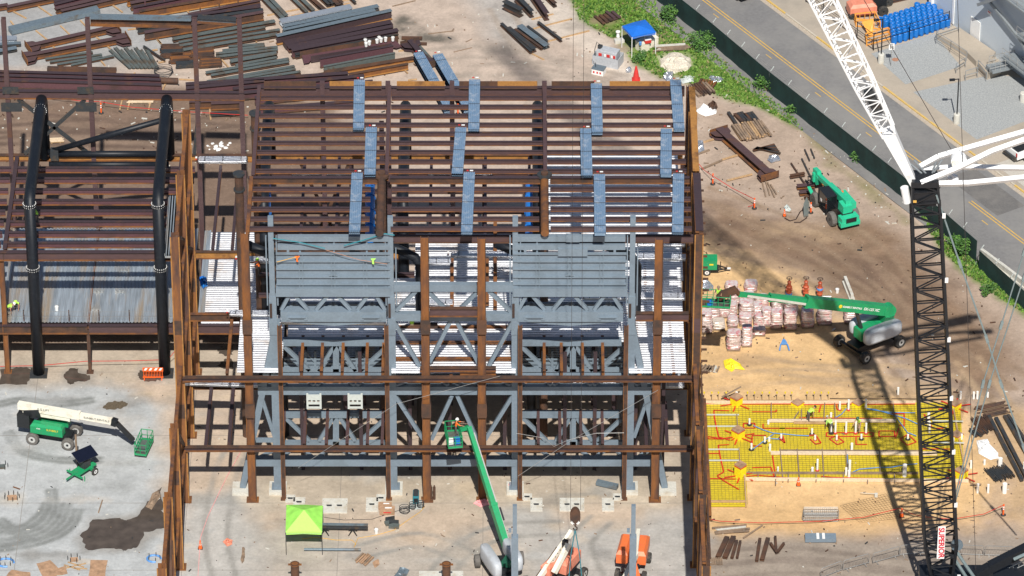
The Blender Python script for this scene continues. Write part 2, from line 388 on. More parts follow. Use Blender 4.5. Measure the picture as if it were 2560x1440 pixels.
for P__ in ([(128,1225),(130,1270),(105,1310),(60,1330),(0,1345)],[(118,1260),(100,1290),(60,1318),(0,1325)],[(195,1275),(180,1310),(140,1340),(70,1362),(0,1372)],[(165,1262),(150,1300),(110,1335),(40,1352),(0,1355)],[(0,1300),(40,1330),(70,1350)],[(230,1000),(150,1010),(60,1000),(0,1010)],[(20,1080),(60,1130),(150,1150),(250,1150)]): rut(P__, w=.26, gap=.55, c=(.22,.23,.225), a=.7)
for P__ in ([(560,1440),(540,1340),(560,1200),(590,1130)],[(1500,1300),(1450,1360),(1480,1440)],[(1100,1440),(1150,1380),(1250,1330),(1400,1320)],[(900,1380),(1050,1350),(1180,1400)]): rut(P__, w=.26, gap=1.9, c=(.27,.26,.24), a=.5)
for P__ in ([(1745,520),(1900,590),(2080,690),(2250,800),(2500,980)],[(1760,480),(1920,540),(2100,620),(2260,740),(2560,960)],[(1850,620),(2050,700),(2180,780),(2330,900),(2540,1100)],[(2110,570),(2200,640),(2290,760),(2400,900)],[(1760,640),(1950,690),(2100,800),(2220,950)]): rut(P__)
for P__ in ([(1760,960),(1950,940),(2150,950),(2330,990)],[(1850,900),(2050,930),(2250,930),(2400,960)],[(2420,900),(2500,1020),(2560,1180)]): rut(P__, c=(.42,.30,.19), a=.5)
for P__ in ([(1760,1400),(1950,1385),(2150,1405),(2400,1420)],[(1780,1430),(2000,1415),(2250,1440)]): rut(P__, c=(.22,.18,.15), a=.5)
for P__ in ([(1250,20),(1300,100),(1400,190)],[(1000,150),(1200,130),(1420,170)],[(1180,180),(1330,170),(1560,200)]): rut(P__, c=(.36,.30,.25), a=.5)
for P__ in ([(0,330),(300,310),(620,330)],[(0,345),(300,350),(600,370)],[(100,300),(350,320),(600,300)]): rut(P__, c=(.13,.09,.07), a=.6)
colr *= (.90+.20*fbm(GX, GY, 91, 1.6, 3))[..., None]*(.93+.14*NZ[0])[..., None]
on_slab = (sdist(GX, GY, slab) < .2)
hz = (fbm(GX, GY, 51, 5, 5)-.5)*.30
hz[on_slab] = 0.0
inner = (GX > -52) & (GX < 52) & (GY > -50) & (GY < 54); hz[~inner] = 0
hz -= .03; hz[on_slab] = 0.0; hz = np.minimum(hz, .02)
def ground_mesh():
    nx, ny = GX.shape
    me = bpy.data.meshes.new("ground")
    vs = np.stack([GX, GY, hz], -1).reshape(-1, 3)
    i, j = np.meshgrid(np.arange(nx-1), np.arange(ny-1), indexing='ij'); a = (i*ny+j).ravel()
    fs = np.stack([a, a+ny, a+ny+1, a+1], -1)
    me.vertices.add(len(vs)); me.vertices.foreach_set('co', vs.ravel().astype(np.float32))
    me.loops.add(fs.size); me.loops.foreach_set('vertex_index', fs.ravel().astype(np.int32))
    me.polygons.add(len(fs)); me.polygons.foreach_set('loop_start', np.arange(0, fs.size, 4, dtype=np.int32)); me.polygons.foreach_set('loop_total', np.full(len(fs), 4, dtype=np.int32))
    me.update(calc_edges=True); me.validate()
    ca = me.color_attributes.new("soil", 'FLOAT_COLOR', 'POINT')
    c4 = np.concatenate([colr.reshape(-1, 3), np.ones((len(vs), 1))], 1).astype(np.float32); ca.data.foreach_set('color', c4.ravel())
    me.polygons.foreach_set('use_smooth', [True]*len(fs))
    m = bpy.data.materials.new("soil"); m.use_nodes = True; nt = m.node_tree; n = nt.nodes; l = nt.links; b = n["Principled BSDF"]
    b.inputs["Roughness"].default_value = .92; b.inputs["Specular IOR Level"].default_value = .2
    at = n.new("ShaderNodeVertexColor"); at.layer_name = "soil"
    tc = n.new("ShaderNodeTexCoord")
    def noise(sc, det=8, rg=.6):
        z = n.new("ShaderNodeTexNoise"); z.inputs["Scale"].default_value = sc; z.inputs["Detail"].default_value = det; z.inputs["Roughness"].default_value = rg
        l.new(tc.outputs["Object"], z.inputs["Vector"]); return z
    n1 = noise(.55, 10, .7); n2 = noise(3.5, 6, .7); n3 = noise(9, 2, .5)
    def mr(src, a0, a1, b0, b1):
        r = n.new("ShaderNodeMapRange"); r.inputs[1].default_value = a0; r.inputs[2].default_value = a1; r.inputs[3].default_value = b0; r.inputs[4].default_value = b1; l.new(src, r.inputs[0]); return r.outputs[0]
    k1 = mr(n1.outputs[0], .3, .7, .80, 1.16); k2 = mr(n2.outputs[0], .3, .7, .88, 1.12)
    mu = n.new("ShaderNodeMath"); mu.operation = 'MULTIPLY'; l.new(k1, mu.inputs[0]); l.new(k2, mu.inputs[1])
    vm = n.new("ShaderNodeVectorMath"); vm.operation = 'SCALE'; l.new(at.outputs[0], vm.inputs[0]); l.new(mu.outputs[0], vm.inputs["Scale"])
    # scattered pale and dark specks (stones, litter)
    mx = n.new("ShaderNodeMix"); mx.data_type = 'RGBA'; l.new(mr(n3.outputs[0], .70, .76, 0, .55), mx.inputs[0]); l.new(vm.outputs[0], mx.inputs[6]); mx.inputs[7].default_value = (.62,.56,.48,1)
    n4 = noise(5, 3, .6); m4 = n.new("ShaderNodeMix"); m4.data_type = 'RGBA'; l.new(mr(n4.outputs[0], .69, .75, 0, .45), m4.inputs[0]); l.new(mx.outputs[2], m4.inputs[6]); m4.inputs[7].default_value = (.10,.08,.065,1)
    l.new(m4.outputs[2], b.inputs["Base Color"])
    bp = n.new("ShaderNodeBump"); bp.inputs["Strength"].default_value = .35; bp.inputs["Distance"].default_value = .08; l.new(n2.outputs[0], bp.inputs["Height"]); l.new(bp.outputs[0], b.inputs["Normal"])
    me.materials.append(m)
    o = bpy.data.objects.new("ground", me); COL.objects.link(o); o['kind'] = 'structure'
ground_mesh()
# slab joints: thin saw cuts, a real groove line of darker filler
m = M()
for y in (-13.1, -22.6, -32.4, -41.8, -51): m.box(-55, 15.3, y-.02, y+.02, .001, .006)
for x in (-49, -40.7, -27, -14.3, -2.4): m.box(x-.02, x+.02, -60, -10, .001, .0062)
m.build("slab_joint", mat('joint', (.22,.20,.18), .9), kind='structure')
# ---- road
def wline(a, b):
    a = G(*a); b = G(*b); d = (b-a); d.z = 0; d.normalize(); return a, d
ca_, cd_ = wline((2040,95), (2537,467))          # kerb line
RD = Vector((cd_.x, cd_.y, 0)); RN = Vector((-RD.y, RD.x, 0))      # RN points away from the site
if RN.y < 0: RN = -RN
def RP(s, off, z=0.0):
    p = ca_+RD*s+RN*off; return Vector((p.x, p.y, z))
def strip(name, s0, s1, o0, o1, z, mt, kind='structure', zb=None):
    m = M(); q = [RP(s0, o0), RP(s1, o0), RP(s1, o1), RP(s0, o1)]
    if zb is None: m.add([(p.x, p.y, z) for p in q], [(0,1,2,3)] if RD.cross(RN).z > 0 else [(3,2,1,0)])
    else: m.prism([(p.x, p.y) for p in q], zb, z)
    return m.build(name, mt, kind=kind)
mid = G(2205,337); off_mid = (mid-ca_).dot(RN)
asph = mat('asphalt', (.183,.180,.180), .85, spot=(.235,.228,.218), amt=.6, scale=.18, var=.10, vscale=3.0, stretch=None)
strip('road', -300, 300, off_mid*2-.9, -.45, .03, asph)
strip('gutter', -300, 300, -.45, .0, .036, mat('gutter', (.42,.36,.29), .85, var=.15))
for a, b in ((-300,-1.2),(-.6,4.4),(9.3,300)): pass
strip('sidewalk', -300, 300, .16, 70, .14, mat('walk', (.40,.345,.28), .85, spot=(.33,.29,.24), amt=.4, scale=.25, var=.06), zb=-.2)
strip('kerb', -300, 300, .0, .16, .142, mat('kerb', (.50,.45,.37), .8, var=.15), zb=-.2)
km = mat('kerb_yellow', (.62,.42,.12), .6, spot=(.50,.40,.25), amt=.4, scale=1.5)
def sx(px, py): return (G(px, py)-ca_).dot(RD)
for a, b in (((1850,-50),(1963,36)),((2040,95),(2098,139)),((2208,219),(2437,392)),((2535,466),(2700,590))):
    strip('kerb_paint', sx(*a), sx(*b), -.006, .17, .147, km, zb=.02)
ylw = mat('road_yellow', (.60,.37,.08), .6, spot=(.42,.30,.13), amt=.35, scale=2)
ox = (G(1920,113)-ca_).dot(RN)
sg1, sg2 = sx(2318,428), sx(2420,500)
sc = sx(2280,395)
for d in (-.16, .16):
    strip('road_marking', -300, sx(2330,436), off_mid+d-.06, off_mid+d+.06, .034, ylw)
    strip('road_marking', sx(2420,506), 300, off_mid+d-.06, off_mid+d+.06, .034, ylw)
for px, py in ((1790,40),(1922,142),(2045,237),(2172,337),(2462,557)):      # short survey dashes on the near lane
    s = sx(px, py); o = (G(px, py)-ca_).dot(RN); strip('road_dash', s-.45, s+.45, o-.05, o+.05, .034, ylw)
# patched asphalt by the crossing
strip('road_patch', sx(2300,470), sx(2480,545), off_mid+.6, -1.2, .0335, mat('patch', (.135,.13,.127), .85, spot=(.18,.17,.16), amt=.5, scale=.5))
strip('driveway', sx(2470,420), 300, .6, 8.5, .146, mat('drive', (.46,.43,.38), .85, var=.08))
grv = mat('gravel', (.30,.315,.32), .95, spot=(.40,.41,.41), amt=.4, scale=6, var=.35, vscale=14, bump=.8)
for pts in ([(2178,134),(2336,84),(2402,166),(2264,211)], [(2283,230),(2487,185),(2560,196),(2640,200),(2640,280),(2560,304),(2442,349)]):
    m = M(); q = [G(x, y, .15) for x, y in pts]; m.add([(p.x, p.y, .15) for p in q], [(0,1,2,3)] if len(q) == 4 else [tuple(range(len(q)))]); o = m.build('gravel_bed', grv, kind='structure')
    me = o.data
    if me.polygons[0].normal.z < 0: me.flip_normals()
# ---- puddles: thin irregular films of water on the slab
wat = mat('puddle_water', (.085,.068,.056), .06, var=.25, vscale=1.2, spec=.6)
def jag(pts, n=5, amp=.12, seed=1):
    rs = random.Random(seed); out = []
    for i in range(len(pts)):
        a = Vector((*pts[i], 0)); b = Vector((*pts[(i+1) % len(pts)], 0)); L = (b-a).length; nn = Vector((-(b-a).y, (b-a).x, 0)).normalized()
        for k in range(n):
            p = a.lerp(b, k/n)+nn*rs.uniform(-1, 1)*amp*min(1, L); out.append((p.x, p.y))
    return out
def film(name, px, mt, z=.007, n=5, amp=.14, seed=1, kind='structure'):
    import mathutils
    pts = jag(P2(px), n, amp, seed)
    tris = mathutils.geometry.tessellate_polygon([[Vector((x, y, 0)) for x, y in pts]])
    m = M(); fs = []
    for t in tris:
        a, b, c = [Vector((*pts[i], 0)) for i in t]
        fs.append(t if (b-a).cross(c-a).z > 0 else t[::-1])
    m.add([(x, y, z) for x, y in pts], fs); return m.build(name, mt, kind=kind)
film('puddle', [(203,1340),(232,1300),(300,1295),(318,1303),(340,1290),(370,1255),(405,1235),(405,1275),(412,1318),(362,1330),(345,1366),(315,1375),(285,1370),(218,1376)], wat, seed=2)
film('puddle', [(375,1280),(382,1250),(396,1225),(404,1218),(406,1275)], wat, .0082, seed=5)
film('puddle', [(255,1018),(275,1003),(305,1003),(322,1010),(300,1022),(270,1025)], mat('damp', (.12,.095,.065), .5, var=.3), seed=3)
film('puddle', [(158,935),(172,922),(196,921),(198,935),(225,938),(222,952),(190,955),(175,962)], wat, seed=4)
film('puddle', [(0,925),(40,918),(72,920),(78,935),(68,960),(0,962)], wat, seed=6)
film('puddle', [(342,938),(350,925),(380,923),(415,940),(400,950),(370,956),(350,948)], wat, seed=7)
film('puddle', [(542,878),(560,860),(582,858),(582,888),(560,890)], wat, seed=8); film('puddle', [(542,915),(560,898),(582,896),(582,925),(556,920)], wat, seed=9)
# ---- grass tufts (nobody could count them)
def in_poly(p, poly):
    c = False; n = len(poly)
    for i in range(n):
        (ax, ay), (bx, by) = poly[i], poly[(i+1) % n]
        if (ay > p[1]) != (by > p[1]) and p[0] < (bx-ax)*(p[1]-ay)/(by-ay)+ax: c = not c
    return c
gm = M()
for poly, cnt in ((P2(VERGE1), 5200), (P2(VERGE2), 1500)):
    x0 = min(p[0] for p in poly); x1 = max(p[0] for p in poly); y0 = min(p[1] for p in poly); y1 = max(p[1] for p in poly); k = 0
    bare = [(G(a, b), r) for a, b, r in ((1590,85,2.6),(1510,50,1.8),(1690,150,2.0),(1560,120,1.5),(1620,110,2.0))]
    while k < cnt:
        x = random.uniform(x0, x1); y = random.uniform(y0, y1)
        if not in_poly((x, y), poly): continue
        if any(math.hypot(x-b.x, y-b.y) < r*random.uniform(.5, 1.2) for b, r in bare): k += 1; continue
        k += 1; h = random.uniform(.08, .26); a = random.uniform(0, 6.28)
        tip = 3 if random.random() < .07 else random.choice((0,0,1,2))
        for q in range(3):
            a += 2.1; dx, dy = math.cos(a)*.12, math.sin(a)*.12; lx, ly = random.uniform(-.15, .15), random.uniform(-.15, .15)
            gm.add([(x-dx, y-dy, -.02), (x+dx, y+dy, -.02), (x+lx, y+ly, h)], [(0,1,2)], tip)
gm.build('grass', [MT['grass_blade'], MT['leaf_b'], MT['leaf_a'], MT['dry_blade']], kind='stuff')
tagg = bpy.data.objects['grass']; tagg['label'] = 'rough green grass growing along the foot of the screened fence'; tagg['category'] = 'grass'
def bush(px, py, r, h, label, seed=1):
    rs = random.Random(seed); c = G(px, py); t = thing('shrub', label, 'shrub', (c.x, c.y, 0), 'shrubs along the screened fence')
    m = M(); cl = [(Vector((rs.uniform(-.6, .6)*r, rs.uniform(-.6, .6)*r, rs.uniform(.25, .8)*h)), rs.uniform(.35, .6)*r) for _ in range(7)]
    for _ in range(int(420*r*h/1.5)+120):
        q, rr = rs.choice(cl); u = Vector((rs.gauss(0, 1), rs.gauss(0, 1), rs.gauss(0, 1))).normalized()*rr*rs.uniform(.5, 1.05)
        p = Vector((c.x, c.y, 0))+q+u; p.z = max(.05, p.z)
        a = Vector((rs.gauss(0, 1), rs.gauss(0, 1), rs.gauss(0, .6))).normalized()*.11; b = a.orthogonal().normalized()*.06
        m.add([p-a, p+b, p+a, p-b], [(0,1,2,3)], rs.choice((0,0,1,2)))
    m.build('crown', [MT['leaf_a'], MT['leaf_b'], MT['leaf_c']], t)
    s = M()
    for _ in range(4):
        q = rs.choice(cl)[0]; s.tube((c.x, c.y, 0), (c.x+q.x*.7, c.y+q.y*.7, q.z), .03, 5, .012)
    s.build('stem', MT['lumber_old'], t)
for i, (px, py, r, h, lb) in enumerate(((1672,50,1.1,1.6,'leafy green shrub against the fence nearest the top of the photo'),(1757,118,1.3,1.5,'wide green shrub at the fence behind the blue canopy'),(1599,152,.8,1.0,'small round shrub below the left leg of the blue canopy'),(1915,228,1.1,1.5,'dark green shrub where the fence meets the grass corner'),(1985,278,1.0,.9,'low shrub at the fence just past the grass corner'),(2147,400,.8,.9,'single pale weed bush halfway along the fence'),(2410,640,1.0,2.4,'tall bush at the inner corner of the fence step'),(2380,615,.8,1.3,'lower bush just left of the tall bush by the fence step'),(2470,735,.8,.8,'low shrub on the verge right of the fence step'),(1640,85,.8,.8,'small shrub on the grass beside the blue canopy'))):
    bush(px, py, r, h, lb, i+3)
# small mound of rubble on the grass
m = M(); p = G(1690,160); m.blob((p.x, p.y, -.05), 1.5, 1.7, .75, .12, 18, 6); tag(m.build('rubble_mound', MT['rubble'], loc=(p.x, p.y, 0)), 'pale heap of crushed rubble on the grass near the blue canopy', 'rubble')
# ---- screened perimeter fence
FB = [(1560,-60),(1632,8),(1765,115),(1920,236),(2100,375),(2253,492),(2330,560),(2438,655)]
FB2 = [(2446,672),(2560,775),(2640,850)]
FB = [(1592,-40),(1655,12),(1778,110),(1922,232),(2100,372),(2253,492),(2330,560),(2440,656)]
fen = thing('fence', 'long dark green screened chain link fence with barbed wire arms beside the road', 'fence', tuple(G(1922,232)))
def fence_run(pts, h, root):
    w = [G(x, y) for x, y in pts]; sc_ = M(); wires = M(); acc = 0
    for a, b in zip(w, w[1:]):
        L = (b-a).length; n = max(1, round(L/2.7)); d = (b-a).normalized()
        prev = None
        for k in range(n*3+1):
            p = a.lerp(b, k/(n*3)); nn = Vector((-d.y, d.x, 0))*math.sin(k*2.1+acc)*.035
            top = h-.03*abs(math.sin(k*1.05)); q0 = p+nn; q1 = p+nn*.3+Vector((0, 0, top))
            if prev: sc_.add([prev[0], q0, q1, prev[1]], [(0,1,2,3)])
            prev = (q0, q1)
        acc += n
        for k in range(n):
            p = a.lerp(b, k/n)+Vector((.09,.12,0)); pm = M(); pm.tube(p, p+Vector((0, 0, h+.05)), .035, 6); pm.build('post', MT['steel_bar'], root)
            am = M(); t0 = p+Vector((0, 0, h)); am.bar(t0, t0+Vector((.34, .20, .42)), .07, .04); am.build('barbed_arm', MT['grey_white'], root)
        for q in (.12, .26, .40): wires.tube(a+Vector((.7*q, .3*q, h+q)), b+Vector((.7*q, .3*q, h+q)), .008, 3)
        sc_.tube(a+Vector((0, 0, h)), b+Vector((0, 0, h)), .03, 5)
    sc_.build('screen', MT['screen_green'], root); wires.build('barbed_wire', MT['steel_bar'], root)
fence_run(FB, 2.25, fen)
fen2 = thing('fence', 'lower green screened fence continuing right of the fence step', 'fence', tuple(G(2446,672)))
fence_run(FB2, 1.9, fen2)
bl = [G(x, y) for x, y in ((2452,640),(2496,672),(2540,705),(2590,745))]
for i, (a, b) in enumerate(zip(bl, bl[1:])):
    m = M(); d = (b-a).normalized(); a2 = a+d*.05; b2 = b-d*.05; m.bar(a2+Vector((0,0,.15)), b2+Vector((0,0,.15)), .6, .3); m.bar(a2+Vector((0,0,.55)), b2+Vector((0,0,.55)), .28, .5)
    tag(m.build('concrete_barrier', MT['concrete_block'], loc=a), ['pale concrete road barrier behind the lower fence, next to the fence step','pale concrete road barrier in the middle of the row behind the lower fence','pale concrete road barrier behind the lower fence at the right edge'][i], 'barrier', 'road barriers behind the fence')

# small loose litter and stones too many to count
rs = random.Random(9); dm = M()
def litter(poly, n, s0, s1, mis):
    pl = P2(poly); x0 = min(p[0] for p in pl); x1 = max(p[0] for p in pl); y0 = min(p[1] for p in pl); y1 = max(p[1] for p in pl); k = 0
    while k < n:
        x = rs.uniform(x0, x1); y = rs.uniform(y0, y1); k += 1
        if not in_poly((x, y), pl): continue
        s = rs.uniform(s0, s1); a = rs.uniform(0, 6.28); L = s*rs.choice((1, 1, 1.5, 4)); dm.obox((x, y, -.02), L, s, rs.uniform(.04, .10), a, rs.choice(mis))
litter([(0,180),(1400,0),(1700,200),(1000,300),(0,300)], 420, .03, .13, (0,0,1,2,3))
litter([(1745,210),(2000,300),(2300,560),(2560,860),(2560,1440),(1745,1440)], 900, .03, .12, (0,1,1,2,2,3))
litter([(0,240),(620,240),(620,420),(0,420)], 220, .04, .14, (0,1,2))
litter([(460,950),(1740,950),(1740,1440),(460,1440)], 350, .02, .10, (0,2,3,1))
litter([(0,900),(440,900),(440,1440),(0,1440)], 120, .02, .09, (0,2,3))
litter([(1900,300),(2050,330),(2330,560),(2200,560)], 160, .05, .15, (0,0,2))
o = dm.build('loose_litter', [MT['concrete_block'], MT['rust_dark'], MT['lumber_old'], MT['charcoal']], kind='stuff'); o['label'] = 'small stones and scraps scattered over the dirt and slab'; o['category'] = 'litter'
# ================================================================ STEEL BUILDING
YC, YB, YA, YR = -31.96, -22.6, -13.1, 2.3
XW, XL, XE = -27.1, -21.55, 14.85
ZR, Z2, Z1 = 26.3, 12.4, 5.4
hall = thing('steel_frame_building', 'tall rust brown steel frame building with open purlin roof in the middle', 'building', (-3, YC, 0))
def col(parent, X, Y, z0, z1, w=.7, d=.7, mats=CR, name='column', face='x', splice=True):
    """I column, flanges facing x or y, with base plate and splice plates"""
    m = M(); up = (1, 0, 0) if face == 'x' else (0, 1, 0)
    m.ibeam((X, Y, z0), (X, Y, z1), w, d, (0, 1, 2) if face == 'x' else (2, 0, 0), up, .05)
    if face == 'y':
        for s in (-1, 1): m.box(X+s*(w/2-.03)-.045, X+s*(w/2-.03)+.045, Y-w/2-.012, Y-w/2+.06, z0, z1, 3)
    if z0 < .2: m.box(X-w*.75, X+w*.75, Y-d*.75, Y+d*.75, 0.01, .07, 2)
    if splice:
        for z in (z0+9.2, z0+17.5):
            if z < z1-2:
                m.box(X-w*.56, X+w*.56, Y-d*.57, Y-d*.52, z-.7, z+.7, 1)
                m.box(X-w*.59, X-w*.55, Y-d*.45, Y+d*.45, z-.6, z+.6, 1); m.box(X+w*.55, X+w*.59, Y-d*.45, Y+d*.45, z-.6, z+.6, 1)
    return m.build(name, list(mats)+[MT['rust_bright']], parent)
def xb(parent, x0, x1, Y, Z, h=.5, w=.3, mats=PR, name='beam'):
    m = M(); m.ibeam((x0, Y, Z-h/2), (x1, Y, Z-h/2), h, w, (0, 1, 2)); return m.build(name, mats, parent)
def yb(parent, X, y0, y1, Z, h=.5, w=.3, mats=PR, name='beam', x1=None):
    m = M(); m.ibeam((X, y0, Z-h/2), (X if x1 is None else x1, y1, Z-h/2), h, w, (0, 1, 2)); return m.build(name, mats, parent)
def pxj(parent, a, b, Z, h=.35, w=.25, mats=PR, name='joist'):
    p = G(*a, Z); q = G(*b, Z); m = M(); k = Vector((0, 0, h/2)); m.ibeam(p-k, q-k, h, w, (0, 1, 2)); return m.build(name, mats, parent)
# front row of columns
for px, zt in ((632, 26.4), (1068, 26.0), (1206, 25.9), (1637, 25.8)):
    col(hall, G(px,1250).x, YC, 0, zt, .68, .55, CR, face='x')
for px in (710, 972, 1300, 1560): col(hall, G(px,1248).x, YC+.1, 0, 17.4, .36, .3, [MT['rust_dark'], MT['col_rust'], MT['rust']], name='slender_column', splice=False)
for Z, xa, xe in ((12.72, XW, XE), (5.75, XW, XE)):
    xb(hall, xa, xe, YC-.45, Z, .42, .42, [MT['primer_dark'], MT['rust_dark'], MT['rust']], 'front_beam')
# facade columns
for Y, zt in ((YA, ZR), (YB, ZR), (YC, ZR), (-41.4, 14.1), (-50.9, 14.1), (-60.4, 14.1)):
    col(hall, XW-.1, Y, 0, zt, .74, .66, CR, face='y')
    col(hall, XE+.25, Y+.3, 0, zt, .70, .62, [MT['rust_dark'], MT['primer'], MT['rust']], face='y')
col(hall, XE, -8.6, 0, ZR-.3, .4, .5, PR); col(hall, XE, YR, 0, 12, .35, .4, PR)
WF = [MT['rust_dark'], MT['col_rust'], MT['rust']]
for X in (XW, XE+.1):
    for Z in (ZR, 19.4, Z2, Z1): yb(hall, X, YC+.35, YB-.35, Z, .45, .3, WF, 'facade_beam'); yb(hall, X, YB+.35, YA-.35, Z, .45, .3, WF, 'facade_beam')
    for Z in (14.0, 5.4):
        yb(hall, X, -41.05, YC-.4, Z, .5, .3, WF, 'facade_beam'); yb(hall, X, -50.5, -41.8, Z, .5, .3, WF, 'facade_beam'); yb(hall, X, -60, -51.3, Z, .5, .3, WF, 'facade_beam')
    for (ya, za, yb_, zb) in ((YB, 5.6, YC+.3, 12), (YA, 12.6, YB+.3, 19), (YB+.2, 19.6, YC+.3, 26), (-41.1, .4, YC-.3, 5.2), (-41.1, 13.6, YC-.3, 5.8), (-50.6, .4, -46, 13.6), (-50.9, 13.6, -55, .6)):
        m = M(); m.bar((X, ya, za), (X, yb_, zb), .22, .22); m.build('facade_brace', MT['rust_dark'], hall)
# short girt stubs on the outer face of the east facade
for i, y in enumerate(np.linspace(-31, -12.5, 12)):
    for z in (19.2, 12.2, 5.2):
        m = M(); m.bar((XE+.5, y, z), (XE+1.25, y, z), .12, .16); m.build('girt_stub', MT['rust_dark'], hall) if (i*3) % 1 == 0 else None
m = M(); m.ibeam((XE+.95, -47, 9.0), (XE+.95, YC+1.5, 9.0), .5, .4, (0,1,2)); m.build('edge_channel', WF, hall)
m = M()
for z in np.arange(1.4, 14, 1.55): m.bar((XE+.62, -59, z), (XE+.62, YC, z), .08, .16)
m.build('side_rail', MT['rust_dark'], hall)
# main roof
def GY(py, z): return G(1280, py, z).y
PY = [244, 266.5, 289, 311.5, 334, 357, 380, 403.5, 427]
xg = [G(640,330,ZR).x, G(970,330,ZR).x, G(1362,330,ZR).x, XE-.35]
PRP = [MT['primer'], MT['primer_dark'], MT['rust']]
def purlin(a, b, Y, z=ZR): xb(hall, a, b, Y, z, .42, .19, PRP, 'purlin')
for y in PY:
    for a, b in zip(xg, xg[1:]): purlin(a+.18, b-.18, GY(y-4, ZR))
for y in (472, 497, 522, 546.5, 571):
    for a, b in ((G(620,520,ZR).x, G(925,520,ZR).x), (G(978,520,ZR).x, G(1348,520,ZR).x), (G(1376,520,ZR).x, XE-.3)):
        purlin(a, b, GY(y-4, ZR))
def girder(x0, x1, Y, z=ZR, h=.75, w=.4, mats=WF): return xb(hall, x0, x1, Y, z, h, w, mats, 'girder')
Yb = GY(214, ZR)
for a, b in zip(xg, xg[1:]):
    girder(a, b, Yb-.2, ZR, .85, .35, [MT['primer'], MT['primer_dark'], MT['rust']])
Ym = GY(443, ZR)
for a, b in ((G(620,450,ZR).x, xg[1]-.4), (xg[1]+.3, xg[2]-.4), (xg[2]+.4, XE-.3)): girder(a, b, Ym, ZR+.02, .6, .35, [MT['rust_dark'], MT['primer_dark'], MT['rust']])
girder(G(975,600,ZR).x, XE, -29.75, V(1280, 592, -29.95).z+.02, .7, .3, [MT['primer'], MT['primer_dark'], MT['rust_dark']])
for X in xg[:3]: yb(hall, X, Ym+.2, Yb-.1, ZR+.12, .6, .30, [MT['primer'], MT['primer'], MT['rust']], 'roof_girder')
yb(hall, XL+.2, GY(592,ZR)+.3, Ym, ZR+.1, .6, .3, WF, 'roof_girder')
m = M(); m.bar((XE+.25, YB+.2, ZR+.15), (XE+.25, Yb-.6, ZR+.15), .52, .25); m.build('roof_edge_beam', MT['rust_bright'], hall)
m = M(); m.ibeam((XE+.3, YC+.5, ZR-.1), (XE+.3, YB-.2, ZR-.1), .4, .62, (0,1,2)); m.build('roof_edge_beam', [MT['primer_dark']]*2+[MT['rust']], hall)
for a, b, mt in ((660,790,'rust_dark'),(824,954,'rust_bright'),(992,1112,'rust_bright'),(1148,1244,'rust_dark'),(1244,1343,'rust_bright'),(1379,1486,'rust_dark'),(1524,1677,'rust_bright')):
    m = M(); p = V(a,209,Yb); q = V(b,209,Yb); m.bar(p, q, .12, .42); m.bar(p+Vector((0,-.25,-.22)), q+Vector((0,-.25,-.22)), .5, .03, 1); m.build('edge_plate', [MT[mt], MT['rust_dark']], hall)
for px in (806, 970, 1130, 1361):
    p = V(px, 218, Yb-.1); m = M(); m.bar((p.x, Yb-.3, 0), (p.x, Yb-.3, ZR+.55), .4, .4); m.build('column', [MT['primer']], hall)
# pipe columns whose capped tops stand at roof level
for X, Y, z0 in ((G(616,1088).x+.05, YB, 0), (XL+.1, YA, 0)):
    m = M(); m.tube((X, Y, 0), (X, Y, ZR-.2), .36, 14); m.tube((X, Y, ZR-.2), (X, Y, ZR-.05), .5, 14, mi=1); m.tube((X, Y, ZR-1.7), (X, Y, ZR-1.55), .48, 14, mi=1); m.build('pipe_column', [MT['rust_dark'], MT['charcoal']], hall)
for px in (951, 1362):
    X = G(px,520,ZR).x
    m = M(); m.tube((X, GY(580,ZR)+.2, ZR-.25), (X, GY(446,ZR), ZR-.25), .33, 14); m.build('pipe_girder', MT['rust_dark'] if px < 1000 else MT['rust'], hall)
    m = M(); m.tube((X, GY(438,ZR), 0), (X, GY(438,ZR), ZR-.1), .34, 14); m.tube((X, GY(438,ZR), ZR-.1), (X, GY(438,ZR), ZR+.12), .62, 16, mi=1); m.tube((X, GY(438,ZR), ZR+.12), (X, GY(438,ZR), ZR+.3), .3, 14); m.build('pipe_column', [MT['rust_dark'], MT['charcoal'] if px > 1000 else MT['rust_dark']], hall)
# interior columns
for X in (-14.0, -10.9, -2.4, 2.75, 8.6):
    for Y in (YB, YA, YR):
        if Y == YR or X not in (-2.4,): m = M(); m.bar((X, Y, 0), (X, Y, ZR-1 if (Y == YA and X in (-10.9, 2.75)) else Z2-.5), .4, .4); m.build('interior_column', MT['primer_dark'], hall)
# second-storey framing and white metal floor deck
xs2 = [XW, XL, -14.0, -10.9, -2.4, 2.75, 8.6, XE]
for Y in (YB, YA, YR): xb(hall, XW if Y < 0 else XW, XE, Y, Z2, .7, .35, WF if Y < -15 else [MT['rust_bright'], MT['rust_dark'], MT['rust']], 'floor_beam')
xb(hall, XW, XE, YB, Z1, .6, .35, WF, 'floor_beam'); xb(hall, XW, XL, YA, Z1-.5, .9, .35, PR, 'floor_beam')
for a, b in (((552,413),(531,623)), ((596,437),(580,623)), ((580,790),(567,933)), ((1671,775),(1685,933)), ((1612,640),(1614,775)), ((1590,800),(1597,930))):
    pxj(hall, a, b, Z2, .4, .25, WF if b[1] > 700 else PR)
for x in (-18, -15, -7, -5, -2.3, 1.5, 4, 7, 10.5, 12.5):
    yb(hall, x, (YC+.2 if x in (-7,-5,-2.3,10.5,12.5) else -26.9), YB-.2, Z2-.08, .4, .25, WF, 'joist')
    if x < 1: yb(hall, x, YB+.2, YA-.2, Z2-.08, .4, .25, WF, 'joist')
    yb(hall, x, YA+.2, YR-.2, Z2-.08, .35, .25, PR, 'joist')
